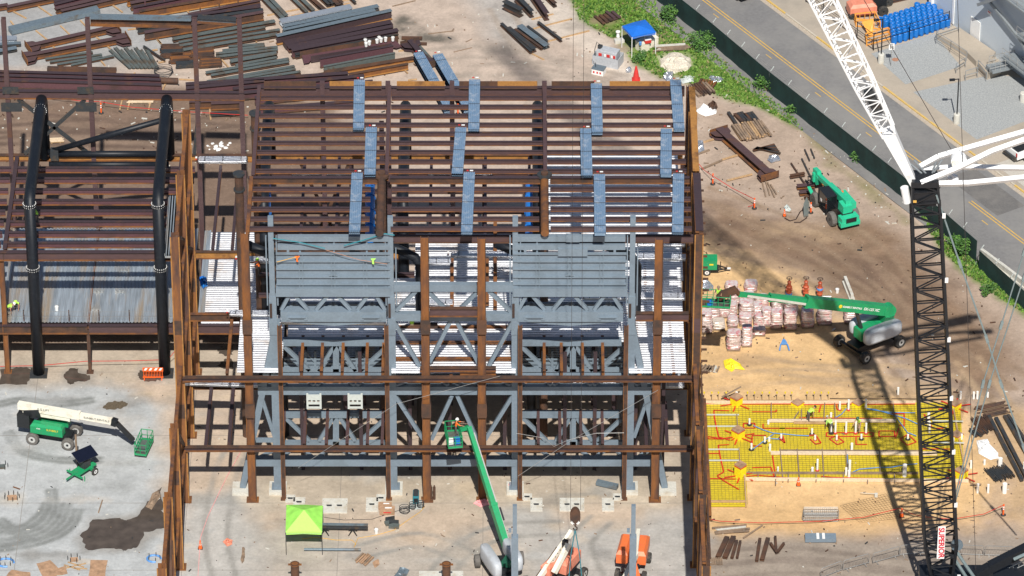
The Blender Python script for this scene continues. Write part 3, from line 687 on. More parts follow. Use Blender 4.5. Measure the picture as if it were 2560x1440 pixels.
for a, b in (((529,960),(514,1112)), ((584,960),(572,1112)), ((1663,1003),(1668,1112)), ((1613,1020),(1616,1112))): pxj(hall, a, b, Z1, .4, .28)
for xs_, ya, yb_ in (((706,760,815,867,918,955,1346,1400,1453,1507), 1022, 1108),):
    for x in xs_: pxj(hall, (1280+(x-1280)*.991, ya), (x, yb_), 5.62, .5, .24, [MT['primer'], MT['primer'], MT['rust']])
for x in (753,803,855,916,957,1361,1404,1457,1508): pxj(hall, (1280+(x-1280)*.991, 838), (x, 927), 12.62, .45, .24, WF)
def deckpart(parent, x0, x1, y0, y1, z, mt, along='x', pitch=.34, name='floor_deck', dep=.10):
    m = M(); m.deck(x0, x1, y0, y1, z, pitch, dep, along); return m.build(name, mt, parent)
ZD = Z2-.02
deckpart(hall, -22.6, -18.9, -31.3, YB+.3, ZD, MT['galv_white'])
deckpart(hall, -18.6, XE-.6, -26.8, -17.6, ZD, MT['galv_white'])
deckpart(hall, -9.9, 0.3, -31.4, -26.85, ZD+.004, MT['galv_white'])
deckpart(hall, 9.6, 14.3, -31.4, -26.85, ZD+.004, MT['galv_white'])
deckpart(hall, -18.6, XE-.6, -22.2, -12, Z1-.1, MT['galv_dull'])
deckpart(hall, -8.2, 1.9, -17.6, -10.6, ZD, MT['galv_white'])
deckpart(hall, 2.9, 14.4, -17.6, 1.9, ZD, MT['galv_white'])
deckpart(hall, -18.9, -10.9, -17.4, -14.6, ZD, MT['galv_white'])
deckpart(hall, -26.6, XL-.4, YA+.2, 1.2, Z1-.5, MT['galv_white'])
m = M(); m.deck(-26.9, -26.55, YA+.4, 1.4, Z1-.3, .3, .06, 'y'); m.build('floor_deck', MT['galv_dull'], hall)
# intermediate beams over the decks
for (x0, x1, py, z, h) in ((1074,1200,772,17.9,.8), (1590,1722,784,17.3,.75), (1050,1240,921,12.9,.35), (1150,1240,930,12.9,.3)):
    p = V(x0, py, YC+.1); q = V(x1, py, YC+.1); xb(hall, p.x, q.x, YC+.25, p.z, h, .4, [MT['primer'], MT['rust_dark'], MT['rust']], 'beam')
for (a, b) in (((985,655),(1290,655)), ((985,710),(1290,712)), ((620,600),(700,604))): pass
for px, ya, yb_ in ((1130,650,770),(1238,560,770),(1218,650,760)):
    p = G(px, ya, 13.0); q = G(px, yb_, 13.0); m = M(); m.ibeam(p, q, .4, .3, (0,1,2)); m.build('joist', WF, hall)
# black pipe supports inside the hall
def pipe_frame(parent, X, Yf, Yk, Zk, Zt, r=.47, name='pipe_frame', rings=True, back=12.0):
    pts = [(X, Yf, .1), (X, Yf, Zk)]
    for i in range(1, 8):
        t = i/8; pts.append((X, Yf+(Yk-Yf)*t, Zk+(Zt-Zk)*math.sin(t*math.pi/2)**.9))
    pts += [(X, Yk, Zt), (X, Yk+.35, Zt-.35), (X, Yk+.5, Zt-1), (X, Yk+.5, back)]
    m = M(); m.path(pts, r, 16); o = m.build(name, MT['black_pipe'], parent, smooth=True)
    if rings:
        rm = M()
        for c, d in (((X, Yf, 10.9), (0,0,1)), ((X, Yf, Zk-.3), (0,0,1)), ((X, Yk-1.6, Zt-.1), (0,1,.06))):
            c = Vector(c); d = Vector(d).normalized(); rm.tube(c-d*.06, c+d*.06, r+.10, 18)
            x = d.orthogonal().normalized(); y = d.cross(x)
            for k in range(18):
                a = k*2*math.pi/18; q = c+(x*math.cos(a)+y*math.sin(a))*(r+.05); rm.tube(q-d*.14, q+d*.14, .035, 5, mi=1)
        rm.build('flange_ring', [MT['black_pipe'], MT['white']], o)
    m = M(); m.box(X-.75, X+.75, Yf-.75, Yf+.75, .01, .10); m.build('base_plate', MT['charcoal'], parent)
    return o
for X in (-21.0, -9.2, 2.2): pipe_frame(hall, X, YA, YR-.6, 17.2, 17.8, rings=False, name='pipe_support')
for px in (1050, 1592, 700, 1330):
    X = V(px, 660, YB).x; m = M(); m.path([(X, YB, .1), (X, YB, 17.2), (X-.4, YB+.15, 17.9), (X-1.2, YB+.3, 18.3), (X-3.0, YB+.6, 19.0)], .40, 14); m.build('pipe_support', MT['black_pipe'], hall, smooth=True)
for px, lb in ((925, 'big blue duct seen through the roof purlins left of the middle'), (1325, 'big blue duct seen through the roof purlins right of the middle'), (665, 'big blue duct seen through the roof purlins at the left')):
    a = G(px, 598, 13.0); b = G(px, 452, 13.0); m = M(); m.tube(a, b, .42, 14)
    for f in (.2, .45, .7, .95): c = a.lerp(b, f); m.tube(c-Vector((0,.05,0)), c+Vector((0,.05,0)), .48, 14)
    tag(m.build('duct', MT['blue'], loc=a), lb, 'duct', 'blue ducts under the roof')
# secondary steel seen through the roof and in the bays
rs3 = random.Random(5)
for Y in (-19.4, -16.3, -9.9, -6.4, -3.2, -.6): xb(hall, XL+.3, 2.6, Y, Z2-.1, .4, .25, [MT['primer'], MT['primer_dark'], MT['rust_dark']], 'floor_beam')
for Y in (-29.6, -27.2, -24.9): xb(hall, -9.6, .1, Y, Z2+.02+.3, .22, .22, WF, 'edge_angle')
for x in (-17.5, -12.6, -8.5, -5.2, -.6, 4.4, 6.9, 10.3, 12.6):
    for Y in (-27.5, -18.0):
        m = M(); m.bar((x, Y, 0), (x, Y, Z2-.6), .3, .3); m.build('stub_column', MT['primer_dark'], hall)
for (x0, y0, z0, x1, y1, z1) in ((-14.0,YR,.3,-18.6,YR,12),(-14.0,YR,12,-18.6,YR,.3),(8.6,YR,.3,13.6,YR,12),(8.6,YR,12,13.6,YR,.3),(-10.9,YA,.4,-6.5,YA,12),(2.75,YA,.4,7.6,YA,12)):
    m = M(); m.bar((x0,y0,z0), (x1,y1,z1), .25, .25); m.build('brace', MT['rust_dark'], hall)
# ---------------------------------------------------------------- west wing
wing = thing('steel_frame_annex', 'lower steel frame wing at the left with tall posts and ribbed metal floor', 'building', (-35, YA, 0))
xp = [G(20,930).x, G(225,935).x]
for x in (xp[0], ): col(wing, x, YA, 0, Z2, .45, .4, CR, splice=False)
m = M(); m.bar((xp[1], YA, 0), (xp[1], YA, 4.3), .28, .28); m.bar((xp[1], YA-.3, .03), (xp[1], YA+.3, .03), .6, .06); m.build('column', MT['rust_dark'], wing)
xb(wing, -52, XW+.3, YA-.1, Z2+.05, .85, .45, [MT['primer'], MT['primer_dark'], MT['rust']], 'girder')
xb(wing, -52, -36.3, YA-.1, 4.95, .85, .4, [MT['rust_dark'], MT['primer_dark'], MT['rust']], 'girder'); xb(wing, -36.2, XW+.2, YA-.1, 4.95, .85, .4, PR, 'girder')
for y in (422, 449, 476, 503, 530, 557, 584, 610):
    Y = G(600, y-4, Z2).y
    for a, b in ((-52, xp[0]-.1), (xp[0]+.45, XW-.4)): xb(wing, a, b, Y, Z2, .52, .3, [MT['violet'], MT['primer_dark'], MT['rust']], 'purlin')
for px in (28, 445): p = G(px, 500, Z2).x; yb(wing, p, YA+.3, YR-.3, Z2+.05, .6, .35, PR, 'roof_girder')
xb(wing, -52, XW, YR, Z2, .6, .4, [MT['rust_bright'], MT['rust_dark'], MT['rust']], 'girder')
# tall posts at the back of the wing
tops = ((8,40),(218,45),(486,48),(598,48))
xq = [V(px, py, YR).x for px, py in tops]; zt = V(218,45,YR).z
for i, X in enumerate(xq):
    m = M(); m.ibeam((X, YR, 0), (X, YR, zt), .45, .40, (0,0,0), (0,1,0), .05); m.build('post', MT['primer'], wing)
def vb(parent, name, mt, a, b, Y, h, w=.35, mi=None): 
    p = V(*a, Y); q = V(*b, Y); m = M(); m.ibeam(p, q, h, w, (0,1,2)); return m.build(name, mt, parent)
vb(wing, 'top_beam', [MT['rust_dark'], MT['mill_blue'], MT['rust']], (226,50), (478,55), YR, .75, .9)
vb(wing, 'top_beam', [MT['mill_blue'], MT['charcoal'], MT['rust']], (494,47), (590,53), YR, .5, .7)
vb(wing, 'girder', [MT['primer'], MT['primer_dark'], MT['rust']], (-40,235), (612,240), YR-.1, .8, .4)
for a, b in (((45,248),(222,384)), ((212,250),(62,384)), ((498,245),(486,385)), ):
    p = V(*a, YR); q = V(*b, YR); m = M(); m.bar(p, q, .28, .28); m.build('brace', MT['charcoal'], wing)
for px in (28, 215):
    c = V(px, 240, YR); m = M(); m.box(c.x-.9, c.x+.9, YR-.32, YR-.28, c.z-1.4, c.z-.5); m.box(c.x-.7, c.x+.7, YR-.32, YR-.28, c.z+.4, c.z+1.1); m.build('gusset', MT['charcoal'], wing)
m = M(); m.deck(-52, xp[0]-.2, YA+.2, YR-.4, 4.98, .30, .07, 'y'); m.build('floor_deck', MT['galv_dull'], wing)
m = M(); m.deck(xp[0]-.0, -36.3, YA+.2, YR-.4, 4.98, .30, .07, 'y'); m.deck(-36.15, XW-.4, YA+.2, YR-.4, 4.98, .30, .07, 'y'); m.build('floor_deck', MT['galv_dull'], wing)
m = M(); m.deck(-36.32, -36.14, YA+.2, YR-.4, 5.03, .2, .03, 'y'); m.build('deck_seam', MT['rust'], wing)
for x in (-46, -41, -36.2, -31): yb(wing, x, YA+.1, YR-.1, 4.9, .5, .3, PR, 'joist')
# stud posts and guard cables along the front edge
for px in (173, 248, 324, 395, 60):
    p = G(px, 803, 5.05); m = M(); m.tube(p, p+Vector((0,0,1.15)), .045, 6); m.build('guard_post', MT['rust_dark'], wing)
m = M()
for z in (5.6, 6.1): m.tube((-52, YA+.2, z), (XW+.2, YA+.2, z), .014, 4)
m.build('guard_cable', MT['steel_bar'], wing)
for px, py in ((312,677),(300,732+0),(240,775),(247,777-45),(320,628)):
    p = G(px, py, 5.05)
    for j in range(2):
        m = M(); m.box(p.x-.45, p.x+.4, p.y+j*.25-.03, p.y+j*.25+.03, 5.05, 5.09)
        for k in range(6): m.tube((p.x-.4+k*.15, p.y+j*.25, 5.05), (p.x-.4+k*.15, p.y+j*.25, 5.33), .03, 5)
        m.build('stud_row', MT['steel_bar'], wing)
# black pipe portal frames of the wing
xk = [G(97,935).x, G(412,935).x]
pf = []
for i, X in enumerate(xk):
    t = thing('pipe_portal', ['black bolted pipe portal frame standing through the left wing, left one', 'black bolted pipe portal frame standing through the left wing, right one beside the brown columns'][i], 'portal frame', (X, YA, 0), 'black pipe portal frames')
    pipe_frame(t, X, YA-.25, YR-.3, 17.6, 18.2, r=.49); pf.append(t)
t = pf[0]
m = M(); m.path([(xk[0]+.4, YR-.2, 12.8), (xk[1], YR-2.2, 17.4)], .26, 12); m.build('brace', MT['black_pipe'], t, smooth=True)
m = M(); m.path([(xk[0]+.4, YR-.2, 12.6), (xk[1], YR-.2, 12.6)], .28, 12); m.build('tie', MT['black_pipe'], t, smooth=True)
m = M(); m.path([(xk[0]+.4, YR-.8, 11.9), (xk[1], YR-.8, 11.9)], .25, 12); m.build('tie', MT['black_pipe'], t, smooth=True)
m = M(); c = Vector((xk[0]+.9, YR-.4, 12.7)); m.box(c.x-.35, c.x+.35, c.y-.35, c.y+.35, c.z-.5, c.z+.5); m.build('node', MT['charcoal'], t)
# slanting grey deck stack leaning on the wing's right edge
p = G(427,640,Z2+.1); q = G(437,492,Z2+.1); m = M(); m.deck(p.x-.55, p.x+.55, p.y, q.y, Z2+.1, .22, .12, 'y', skew=q.x-p.x); m.bar((p.x, p.y, Z2), (q.x, q.y, Z2), 1.0, .2)
tag(m.build('deck_stack', MT['galv_dull'], loc=p), 'grey ribbed deck stack lying lengthwise at the right edge of the left wing', 'decking')
# ---------------------------------------------------------------- deck bundles on the roof and on the floor beams
def bundle(px0, py0, px1, py1, z, w=.95, h=.30, label='', mt='deck_blue', group=None, name='deck_bundle', straps=True):
    a = G(px0, py0, z); b = G(px1, py1, z); L = (b-a).length; d = (b-a).normalized(); n = Vector((-d.y, d.x, 0))
    t = thing(name, label, 'decking', tuple(b), group)
    m = M(); prof = []; x = -w/2; p = w/6
    for k in range(6):
        for dq, zz in ((0, 0), (.16, 0), (.28, .06), (.88, .06)): prof.append((x+dq*p, zz))
        x += p
    prof.append((w/2, 0)); nl = max(2, int(h/.07)); n_ = len(prof)
    rsb = random.Random(int(px0*3+py0))
    for k in range(nl):
        z0 = (k+1)*h/nl-.055; vs = []; oa = d*rsb.uniform(-.10,.10)+n*rsb.uniform(-.02,.02); ob = d*rsb.uniform(-.10,.10)+n*rsb.uniform(-.02,.02)
        for q, zz in prof: vs += [b+ob+n*q+Vector((0,0,z0+zz)), a+oa+n*q+Vector((0,0,z0+zz))]
        m.add(vs, [(2*i, 2*i+1, 2*i+3, 2*i+2) for i in range(n_-1)]+[(2*i+2, 2*i+3, 2*i+1, 2*i) for i in range(n_-1)] if k < nl-1 else [(2*i+2, 2*i+3, 2*i+1, 2*i) for i in range(n_-1)])
    m.bar(b+Vector((0,0,h/2-.03))-d*.03, a+Vector((0,0,h/2-.03))+d*.03, w*.93, h-.07)
    m.build('deck_sheets', MT[mt], t)
    if straps:
        for f in (.12, .5, .88): s = M(); c = b.lerp(a, f)+Vector((0,0,h+.012)); s.bar(c-n*w*.51, c+n*w*.51, .05, .012); s.build('strap', MT['cable'], t)
        g = M(); c = a+Vector((0,0,h+.03))-d*(-.25)-n*(-w*.2); c = a-d*.25+Vector((0,0,h+.02)); g.bar(c+n*.05, c+n*.32, .16, .02); g.bar(c-n*.05, c-n*.22, .14, .02, 1); g.build('shipping_tag', [MT['white'], MT['red']], t)
    return t
zb = ZR+.22
rb = (((899,207),(896,329),'back row of the roof, first from the left'),((1187,206),(1184,330),'back row of the roof, second from the left'),((1491,215),(1493,338),'back row of the roof, third from the left'),((1689,208),(1698,330),'back row of the roof, at the right corner'),
 ((929,326),(925,443),'middle row of the roof, first from the left, with worn pale paint'),((1152,325),(1143,441),'middle row of the roof, second from the left'),((1464,329),(1467,445),'middle row of the roof, third from the left'),((1666,328),(1665,444),'middle row of the roof, fourth from the left'),
 ((893,440),(886,586),'front row of the roof, behind the left grey tower'),((1173,439),(1167,588),'front row of the roof, near its middle'),((1498,442),(1500,590),'front row of the roof, behind the right grey panel'),((1696,441),(1694,588),'front row of the roof, at the right edge'))
for a, b, s in rb: bundle(*a, *b, zb, .93, .32, 'blue decking bundle, '+s, 'deck_blue', 'blue decking bundles on the roof')
ww = ((498,403,617,403,Z2+.1,.85,'between the left wing and the roof at the back'),(730,438,896,438,Z2+.1,.5,'seen through the back of the roof at the left'),(1070,438,1230,438,Z2+.1,.45,'seen through the roof near its middle'),
 (462,958,650,964,Z1+.1,.85,'in front of the dark gap beside the left brown column'),(576,786,685,788,Z2+.6,.7,'left of the left grey tower at half height'),(598,652,682,654,Z2+1.2,.8,'behind the left grey tower near its top'),
 (1128,640,1288,641,Z2+.6,.75,'just below the front roof beam in the middle bay'),(1052,658,1130,658,Z2+.6,.7,'left of the longer one in the middle bay'),(985,758,1132,760,Z2+.6,.75,'between the left grey tower and the two middle brown columns'),
 (1582,743,1710,745,Z2+1.4,.85,'right of the right grey tower at half height'),(1595,645,1712,647,Z2+1.6,.75,'right of the right grey tower below the roof edge'),(1594,612,1712,613,Z2+1.8,.7,'tight under the front roof edge at the right'),(1460,745,1575,746,Z2+.6,.8,'showing under the right grey panel'),(1390,965,1708,966,Z1+.1,.8,'under the lower right floor edge'),(700,806,965,808,Z2+2.6,.7,'under the left grey panel'))
for x0, y0, x1, y1, z, w, s in ww: bundle(x0, y0, x1, y1, z, w, .26, 'shiny white decking bundle '+s, 'galv_white', 'white decking bundles inside the frame', straps=True)
# ================================================================ GREY STEEL STRUCTURE (front of the hall)
YG = -30.5; YG2 = -27.0
gs = thing('grey_tower_structure', 'blue grey steel towers, trusses and two ribbed panels filling the frame front', 'steel structure', (-5, YG, 0))
GP = MT['grey_paint']
def gbar(name, a, b, w, h, Y=YG, parent=gs, I=False):
    p = V(*a, Y); q = V(*b, Y); m = M()
    up = (0, 1, 0) if abs((q-p).normalized().x) < .98 else (0, 0, 1)
    if I: m.ibeam(p, q, h, w, (0,0,0), up, .05)
    else: m.bar(p, q, w, h, 0, up)
    return m.build(name, GP, parent)
towers = (695, 985, 1288, 1573); tx = [G(x, 1225).x for x in towers]
cb = MT['concrete_block']
for X in tx:
    m = M(); m.box(X-.30, X+.30, YG-.28, YG+.28, .35, 19.5); m.box(X-.22, X+.22, YG-.22, YG+.22, 19.5, 27.1)
    m.box(X-.33, X+.33, YG-.36, YG-.29, 15.8, 17.4); m.box(X-.5, X+.5, YG-.5, YG+.5, .33, .42); m.build('tower_column', GP, gs)
    m = M(); m.box(X-.25, X-.05, YG-.48, YG-.37, 17.6, 18.9, 0); m.build('pin_plate', MT['dark_iron'], gs)
for k, X in enumerate(tx):
    m = M(); m.box(X-.72, X+.72, YG-.8, YG+.8, -.03, .32); m.build('footing', cb, gs)
    for s in (-1, 1):
        m = M(); z0 = 19.6
        m.box(X+s*.42-.05, X+s*.42+.05, YG-.2, YG+.2, 18.6, 25.2 if k % 2 == 0 or s < 0 else 24.0); m.build('side_plate', GP, gs)
        for z in (24.6, 21.9, 19.9, 18.0): pass
for (a, b, ft) in (((607,1216), (693,800), 607), ((1662,1216), (1578,800), 1665)):
    gbar('raker', a, b, .5, .5); X = G(ft,1225).x; m = M(); m.box(X-.85, X+.85, YG-.85, YG+.75, -.03, .32); m.build('footing', cb, gs)
for a, b in (((652,985),(687,1092)), ((1622,985),(1585,1092)), ((985,803),(1049,915)), ((1127,800),(1074,905)), ((1140,800),(1196,907)), ((1284,800),(1221,915)),
             ((987,987),(1059,1098)), ((1130,988),(1079,1098)), ((1143,988),(1194,1100)), ((1282,988),(1213,1098)),
             ((1040,727),(990,776)), ((1072,730),(1112,770)), ((1193,730),(1152,770)), ((1222,727),(1282,782))):
    gbar('brace', a, b, .30, .30, YG+.05)
for x0, x1, y, h, w in ((645, 1628, 973, .80, .5), (640, 1640, 1152, .72, .6), (985, 1288, 717, .66, .5), (985, 1288, 790, .70, .5), (640, 700, 1100, .3, .3)):
    gbar('chord', (x0, y), (x1, y), w, h, YG-.02 if h > .5 else YG)
for sh in (0, 594):
    k = 1 if sh == 0 else .985
    def X_(x): return x+sh if sh == 0 else 1280+(x-697)*.995+10
    # box girder under the ribbed panel, its lower haunch and corbels
    gbar('box_girder', (X_(702), 785), (X_(966), 785), .9, .95)
    p0, p1 = V(X_(706), 801, YG-.2), V(X_(962), 801, YG-.2)
    m = M(); L = p1-p0; m.plate([p0, p0+L*.12+Vector((0,0,-.25)), p0+L*.5+Vector((0,0,-.55)), p0+L*.88+Vector((0,0,-.25)), p1, p1+Vector((0,0,.5)), p0+Vector((0,0,.5))], (0,1,0), .1); m.build('haunch_plate', GP, gs)
    for f in (.06, .78):
        c = p0+L*f+Vector((0,-.3,.55)); m = M(); m.bar(c, c+L*.17, .35, .08); m.bar(c, c+Vector((0,0,-.35)), .3, .08); m.bar(c+L*.17, c+L*.17+Vector((0,0,-.35)), .3, .08); m.build('corbel', GP, gs)
    for a, b in ((723,703),(737,770),(820,790),(843,877),(920,893),(940,963)):
        gbar('lattice', (X_(a), 737), (X_(b), 774), .28, .28, YG-.1)
    for c in (735, 833, 930):       # inner knee frames seen through the lattice
        for d in (-28, 28): gbar('inner_lattice', (X_(c), 757), (X_(c+d), 775), .2, .2, YG+1.4)
    gbar('inner_chord', (X_(705), 763), (X_(965), 763), .3, .45, YG+1.6)
    # ribbed panel
    panel = M(); a = V(X_(691), 634, YG-.1); b = V(X_(973), 634, YG-.1); zt = a.z; zb_ = V(X_(691), 716, YG-.1).z
    panel.box(a.x, b.x, YG-.12, YG-.06, zb_, zt); po = panel.build('ribbed_panel', GP, gs)
    for y in (634, 653, 672, 692, 710):
        z = V(X_(700), y, YG-.3).z; m = M(); m.box(a.x-.05, b.x+.05, YG-.34, YG-.125, z-.03, z+.03); m.box(a.x-.05, b.x+.05, YG-.365, YG-.342, z-.08, z+.03); m.build('rib', GP, po)
    for f in (.215, .5, .785):
        x = a.x+(b.x-a.x)*f
        for dx in (-.13, .13): m = M(); m.box(x+dx-.025, x+dx+.025, YG-.33, YG-.125, zb_, zt); m.build('stiffener', GP, po)
    for i, (f, y) in enumerate(((.24, 664),(.76, 664),(.46, 684),(.54, 684),(.20, 704),(.80, 704),(.03,645),(.97,645))):
        s = 1 if f < .5 else -1; x = a.x+(b.x-a.x)*f; z = V(700, y, YG-.3).z; q = [Vector((x, YG-.32, z-.12)), Vector((x+s*1.1, YG-.32, z-.35)), Vector((x, YG-.32, z-.35))]
        m = M(); m.plate(q, (0,1,0), .19); m.build('knee_plate', GP, po)
    gbar('bottom_girder', (X_(690), 726), (X_(975), 726), .7, .8, YG-.15)
    for y, h in ((591, .5), (612, .45)):
        gbar('top_rail', (X_(694), y+4), (X_(972), y+4), .38, h, YG-.1)
    for c in (750, 835, 917): gbar('hanger', (X_(c), 590), (X_(c), 634), .14, .14, YG-.05)
    for c in (720, 945): gbar('hanger', (X_(c), 612), (X_(c), 634), .2, .2, YG-.2)
    # rear braced bays
    for yo, zo in ((0, 0), (183, 0)):
        if yo: gbar('rear_chord', (X_(712), 1035), (X_(958), 1035), .45, .55, YG2); gbar('rear_chord', (X_(700), 1106), (X_(970), 1106), .3, .35, YG2)
        else: gbar('rear_chord', (X_(708), 854), (X_(962), 854), .45, .62, YG2); gbar('rear_chord', (X_(700), 924), (X_(970), 924), .3, .3, YG2)
        gbar('rear_post', (X_(840), 852+yo), (X_(840), 928+yo), .5, .3, YG2)
        for a2, b2 in (((711,866),(774,925)), ((837,862),(797,926)), ((846,862),(889,926)), ((960,874),(900,926))): gbar('rear_brace', (X_(a2[0]), a2[1]+yo-(8 if yo else 0)), (X_(b2[0]), b2[1]+yo-(6 if yo else 0)), .3, .3, YG2)
    for c in (764, 788, 892, 914): gbar('gate_post', (X_(c), 877), (X_(c), 926), .2, .2, YG2+2.5)
    for y in (897, 908, 917): gbar('gate_rail', (X_(710), y), (X_(965), y), .18, .18, YG2+2.6)
    for c in (772, 905): gbar('gate_brace', (X_(c-8), 880), (X_(c+16), 905), .14, .14, YG2+2.5)
    # horizontal lattice behind the two long chords
    for z, yf, yk in ((10.85, 962, 940), (3.25, 1146, 1122)):
        seq = ((708,yf),(728,yk),(755,yk),(785,yf),(792,yf),(822,yk),(853,yk),(886,yf),(893,yf),(925,yk),(945,yk),(972,yf))
        for i in range(0, 12, 2):
            p = G(X_(seq[i][0]), seq[i][1], z); q = G(X_(seq[i+1][0]), seq[i+1][1], z); m = M(); m.bar(p, q, .28, .22); m.build('lattice', GP, gs)
for z, yf, yk in ((10.85, 962, 940), (3.25, 1146, 1122)):
    for a, b in (((990,yf),(1050,yk)), ((1085,yk),(1120,yf)), ((1142,yf),(1172,yk)), ((1233,yk),(1276,yf)), ((645,yf),(690,yk)), ((1628,yk),(1590,yf))):
        m = M(); m.bar(G(*a, z), G(*b, z), .28, .22); m.build('lattice', GP, gs)
    a = G(690, yk-3, z); b = G(1590, yk-3, z); m = M(); m.bar(a, b, .3, .2); m.build('rear_rail', GP, gs)
for px in (1105, 1430): m = M(); p = V(1432, 597, YG); 
p = V(1432, 597, YG-.3); m = M(); m.box(p.x-.55, p.x+.55, YG-.5, YG-.2, p.z-.2, p.z+.45); m.box(p.x-1.2, p.x+1.2, YG-.45, YG-.2, p.z-1.6, p.z-.9); m.build('top_bracket', GP, gs)
# hanging slotted frames
for px in (785, 888):
    c = V(px, 1003, YG-.5); m = M(); w = .62
    m.box(c.x-w, c.x-w+.16, YG-.55, YG-.4, c.z-.75, c.z+.75); m.box(c.x+w-.16, c.x+w, YG-.55, YG-.4, c.z-.75, c.z+.75)
    m.box(c.x-w+.16, c.x+w-.16, YG-.54, YG-.41, c.z+.12, c.z+.62); m.box(c.x-w+.16, c.x+w-.16, YG-.54, YG-.41, c.z-.72, c.z-.58); m.box(c.x-w+.16, c.x+w-.16, YG-.54, YG-.41, c.z-.3, c.z-.12)
    for d in (-.18, .18): m.box(c.x+d-.07, c.x+d+.07, YG-.53, YG-.42, c.z-.12, c.z+.12)
    m.build('hanging_bracket', MT['grey_white'], gs)
# lifting straps, tape and tags tied on the left panel
def rope(name, pts, r, mt, label, cat, parent=None, group=None, loc=None):
    m = M(); m.path(pts, r, 5); o = m.build(name, mt, parent, loc=loc or pts[0]); 
    if parent is None: tag(o, label, cat, group)
    return o
rope('lifting_strap', [V(682,596,YG-.6), V(745,605,YG-.65), V(812,621,YG-.7)], .05, MT['teal'], 'teal lifting strap slanting down across the left grey panel from its left tower', 'strap')
rope('lifting_strap', [V(986,588,YG-.6), V(962,584,YG-.5), V(900,603,YG-.65), V(860,614,YG-.7)], .05, MT['teal'], 'teal lifting strap slanting across the left grey panel from its right tower', 'strap')
rope('tie_rope', [V(815,625,YG-.7), V(900,650,YG-.65), V(968,660,YG-.6)], .025, MT['copper'], 'thin brown rope running across the upper right of the left grey panel', 'rope')
rope('tie_rope', [V(692,655,YG-.65), V(742,642,YG-.7)], .03, MT['rope_yellow'], 'short yellow rope leading to the orange rag on the left grey panel', 'rope')
for px, py, mt, lb in ((743,646,'hivis_orange','orange rag hanging on the ribs of the left grey panel'), (933,652,'lime_pale','pale lime rag hanging on the ribs of the left grey panel')):
    c = V(px, py, YG-.7); m = M(); m.plate([c+Vector((-.2,0,.2)), c+Vector((.22,0,.22)), c+Vector((.05,0,0)), c+Vector((.08,0,-.35)), c+Vector((-.08,0,-.3)), c+Vector((-.1,0,0))], (0,1,0), .04); tag(m.build('rag', MT[mt], loc=c), lb, 'rag')
rope('tag_line', [V(590,1245+0,-32.6), V(745,1190-20,YG-2.2), V(990,1010,YG-2.2), V(1250,960-20,YG-2.2)][1:], .016, MT['steel_bar'], 'thin guy wire rising across the left grey bay', 'wire')
rope('tag_line', [V(1295,1190,YG-2.2), V(1430,1100,YG-2.2), V(1645,975,YG-2.2)], .018, MT['steel_bar'], 'thin guy wire rising across the right grey bay', 'wire')
rope('hanging_cable', [V(1290,1083,-32.8), V(1360,1095,-32.8), V(1385,1116,-32.8), V(1420,1100,-32.8), V(1490,1083,-32.8), V(1560,1082,-32.8)], .016, MT['steel_bar'], 'thin cable looped along the lower beam of the right bay', 'cable')
# ================================================================ LATTICE CRANE
foot = Vector((34.85, -46.5, 1.2)); top = Vector((31.8, -46.5, 41.0))
cr = thing('lattice_crane', 'tall crane with black lattice mast and white luffing jib at the right of the site', 'crane', tuple(foot))
def lattice(A, B, wa, wb, da, db, n, rc, rl, ux, mats, name, parent, f0=0.0, z_every=1):
    """four chords and zigzag lacing between A and B; (wa,wb) widths and (da,db) depths at the ends"""
    A = Vector(A); B = Vector(B); d = (B-A).normalized(); u = Vector(ux); u = (u-d*u.dot(d)).normalized(); v = d.cross(u)
    def cs(t):
        c = A.lerp(B, t); w = wa+(wb-wa)*t; e = da+(db-da)*t
        return [c+u*(sx_*w/2)+v*(sy*e/2) for sx_, sy in ((-1,-1),(1,-1),(1,1),(-1,1))]
    m = M(); c0, c1 = cs(0), cs(1)
    for i in range(4): m.tube(c0[i], c1[i], rc, 6)
    m.build('chord', mats, parent)
    m = M()
    for k in range(n):
        a, b = cs(k/n), cs((k+1)/n)
        for i in range(4):
            j = (i+1) % 4
            if (k+i) % 2: m.tube(a[i], b[j], rl, 4, caps=False)
            else: m.tube(a[j], b[i], rl, 4, caps=False)
            if k % z_every == 0: m.tube(a[i], a[j], rl, 4, caps=False)
    m.build(name, mats, parent)
    return cs
BK = MT['black_crane']; WH = MT['white_crane']
L = top-foot
t1 = foot+L*.135; t2 = foot+L*.93
lattice(foot, t1, 1.1, 2.55, 1.0, 2.1, 5, .14, .065, (1,0,0), BK, 'lacing', cr)
lattice(t1, foot+L*.55, 2.55, 2.45, 2.1, 2.1, 15, .135, .06, (1,0,0), BK, 'lacing', cr)
lattice(foot+L*.55, t2, 2.45, 2.2, 2.1, 2.0, 13, .135, .06, (1,0,0), BK, 'lacing', cr)
lattice(t2, top, 2.1, 1.9, 2.0, 1.2, 3, .12, .07, (1,0,0), BK, 'lacing', cr)
for f in (.06, .24, .37, .50, .64, .78, .93):
    c = foot+L*f; w = 1.3; m = M()
    m.box(c.x-w, c.x-w+.18, c.y-1.2, c.y-1.05, c.z-.15, c.z+.15); m.box(c.x+w-.1, c.x+w+.16, c.y-1.2, c.y-1.05, c.z-.2, c.z+.2, 1); m.build('joint_pin', [BK, MT['white']], cr)
m = M(); c = top; m.box(c.x-.9, c.x+.95, c.y-.7, c.y+.7, c.z-2.2, c.z-.9); m.box(c.x-1.0, c.x+1.0, c.y-.9, c.y+.9, c.z-.4, c.z+.1); m.build('mast_head', BK, cr)
m = M(); c = V(2262, 478, -46.8); m.tube(c+Vector((-.05,0,.35)), c+Vector((.22,0,-1.0)), .32, 12); m.build('counter_drum', WH, cr)
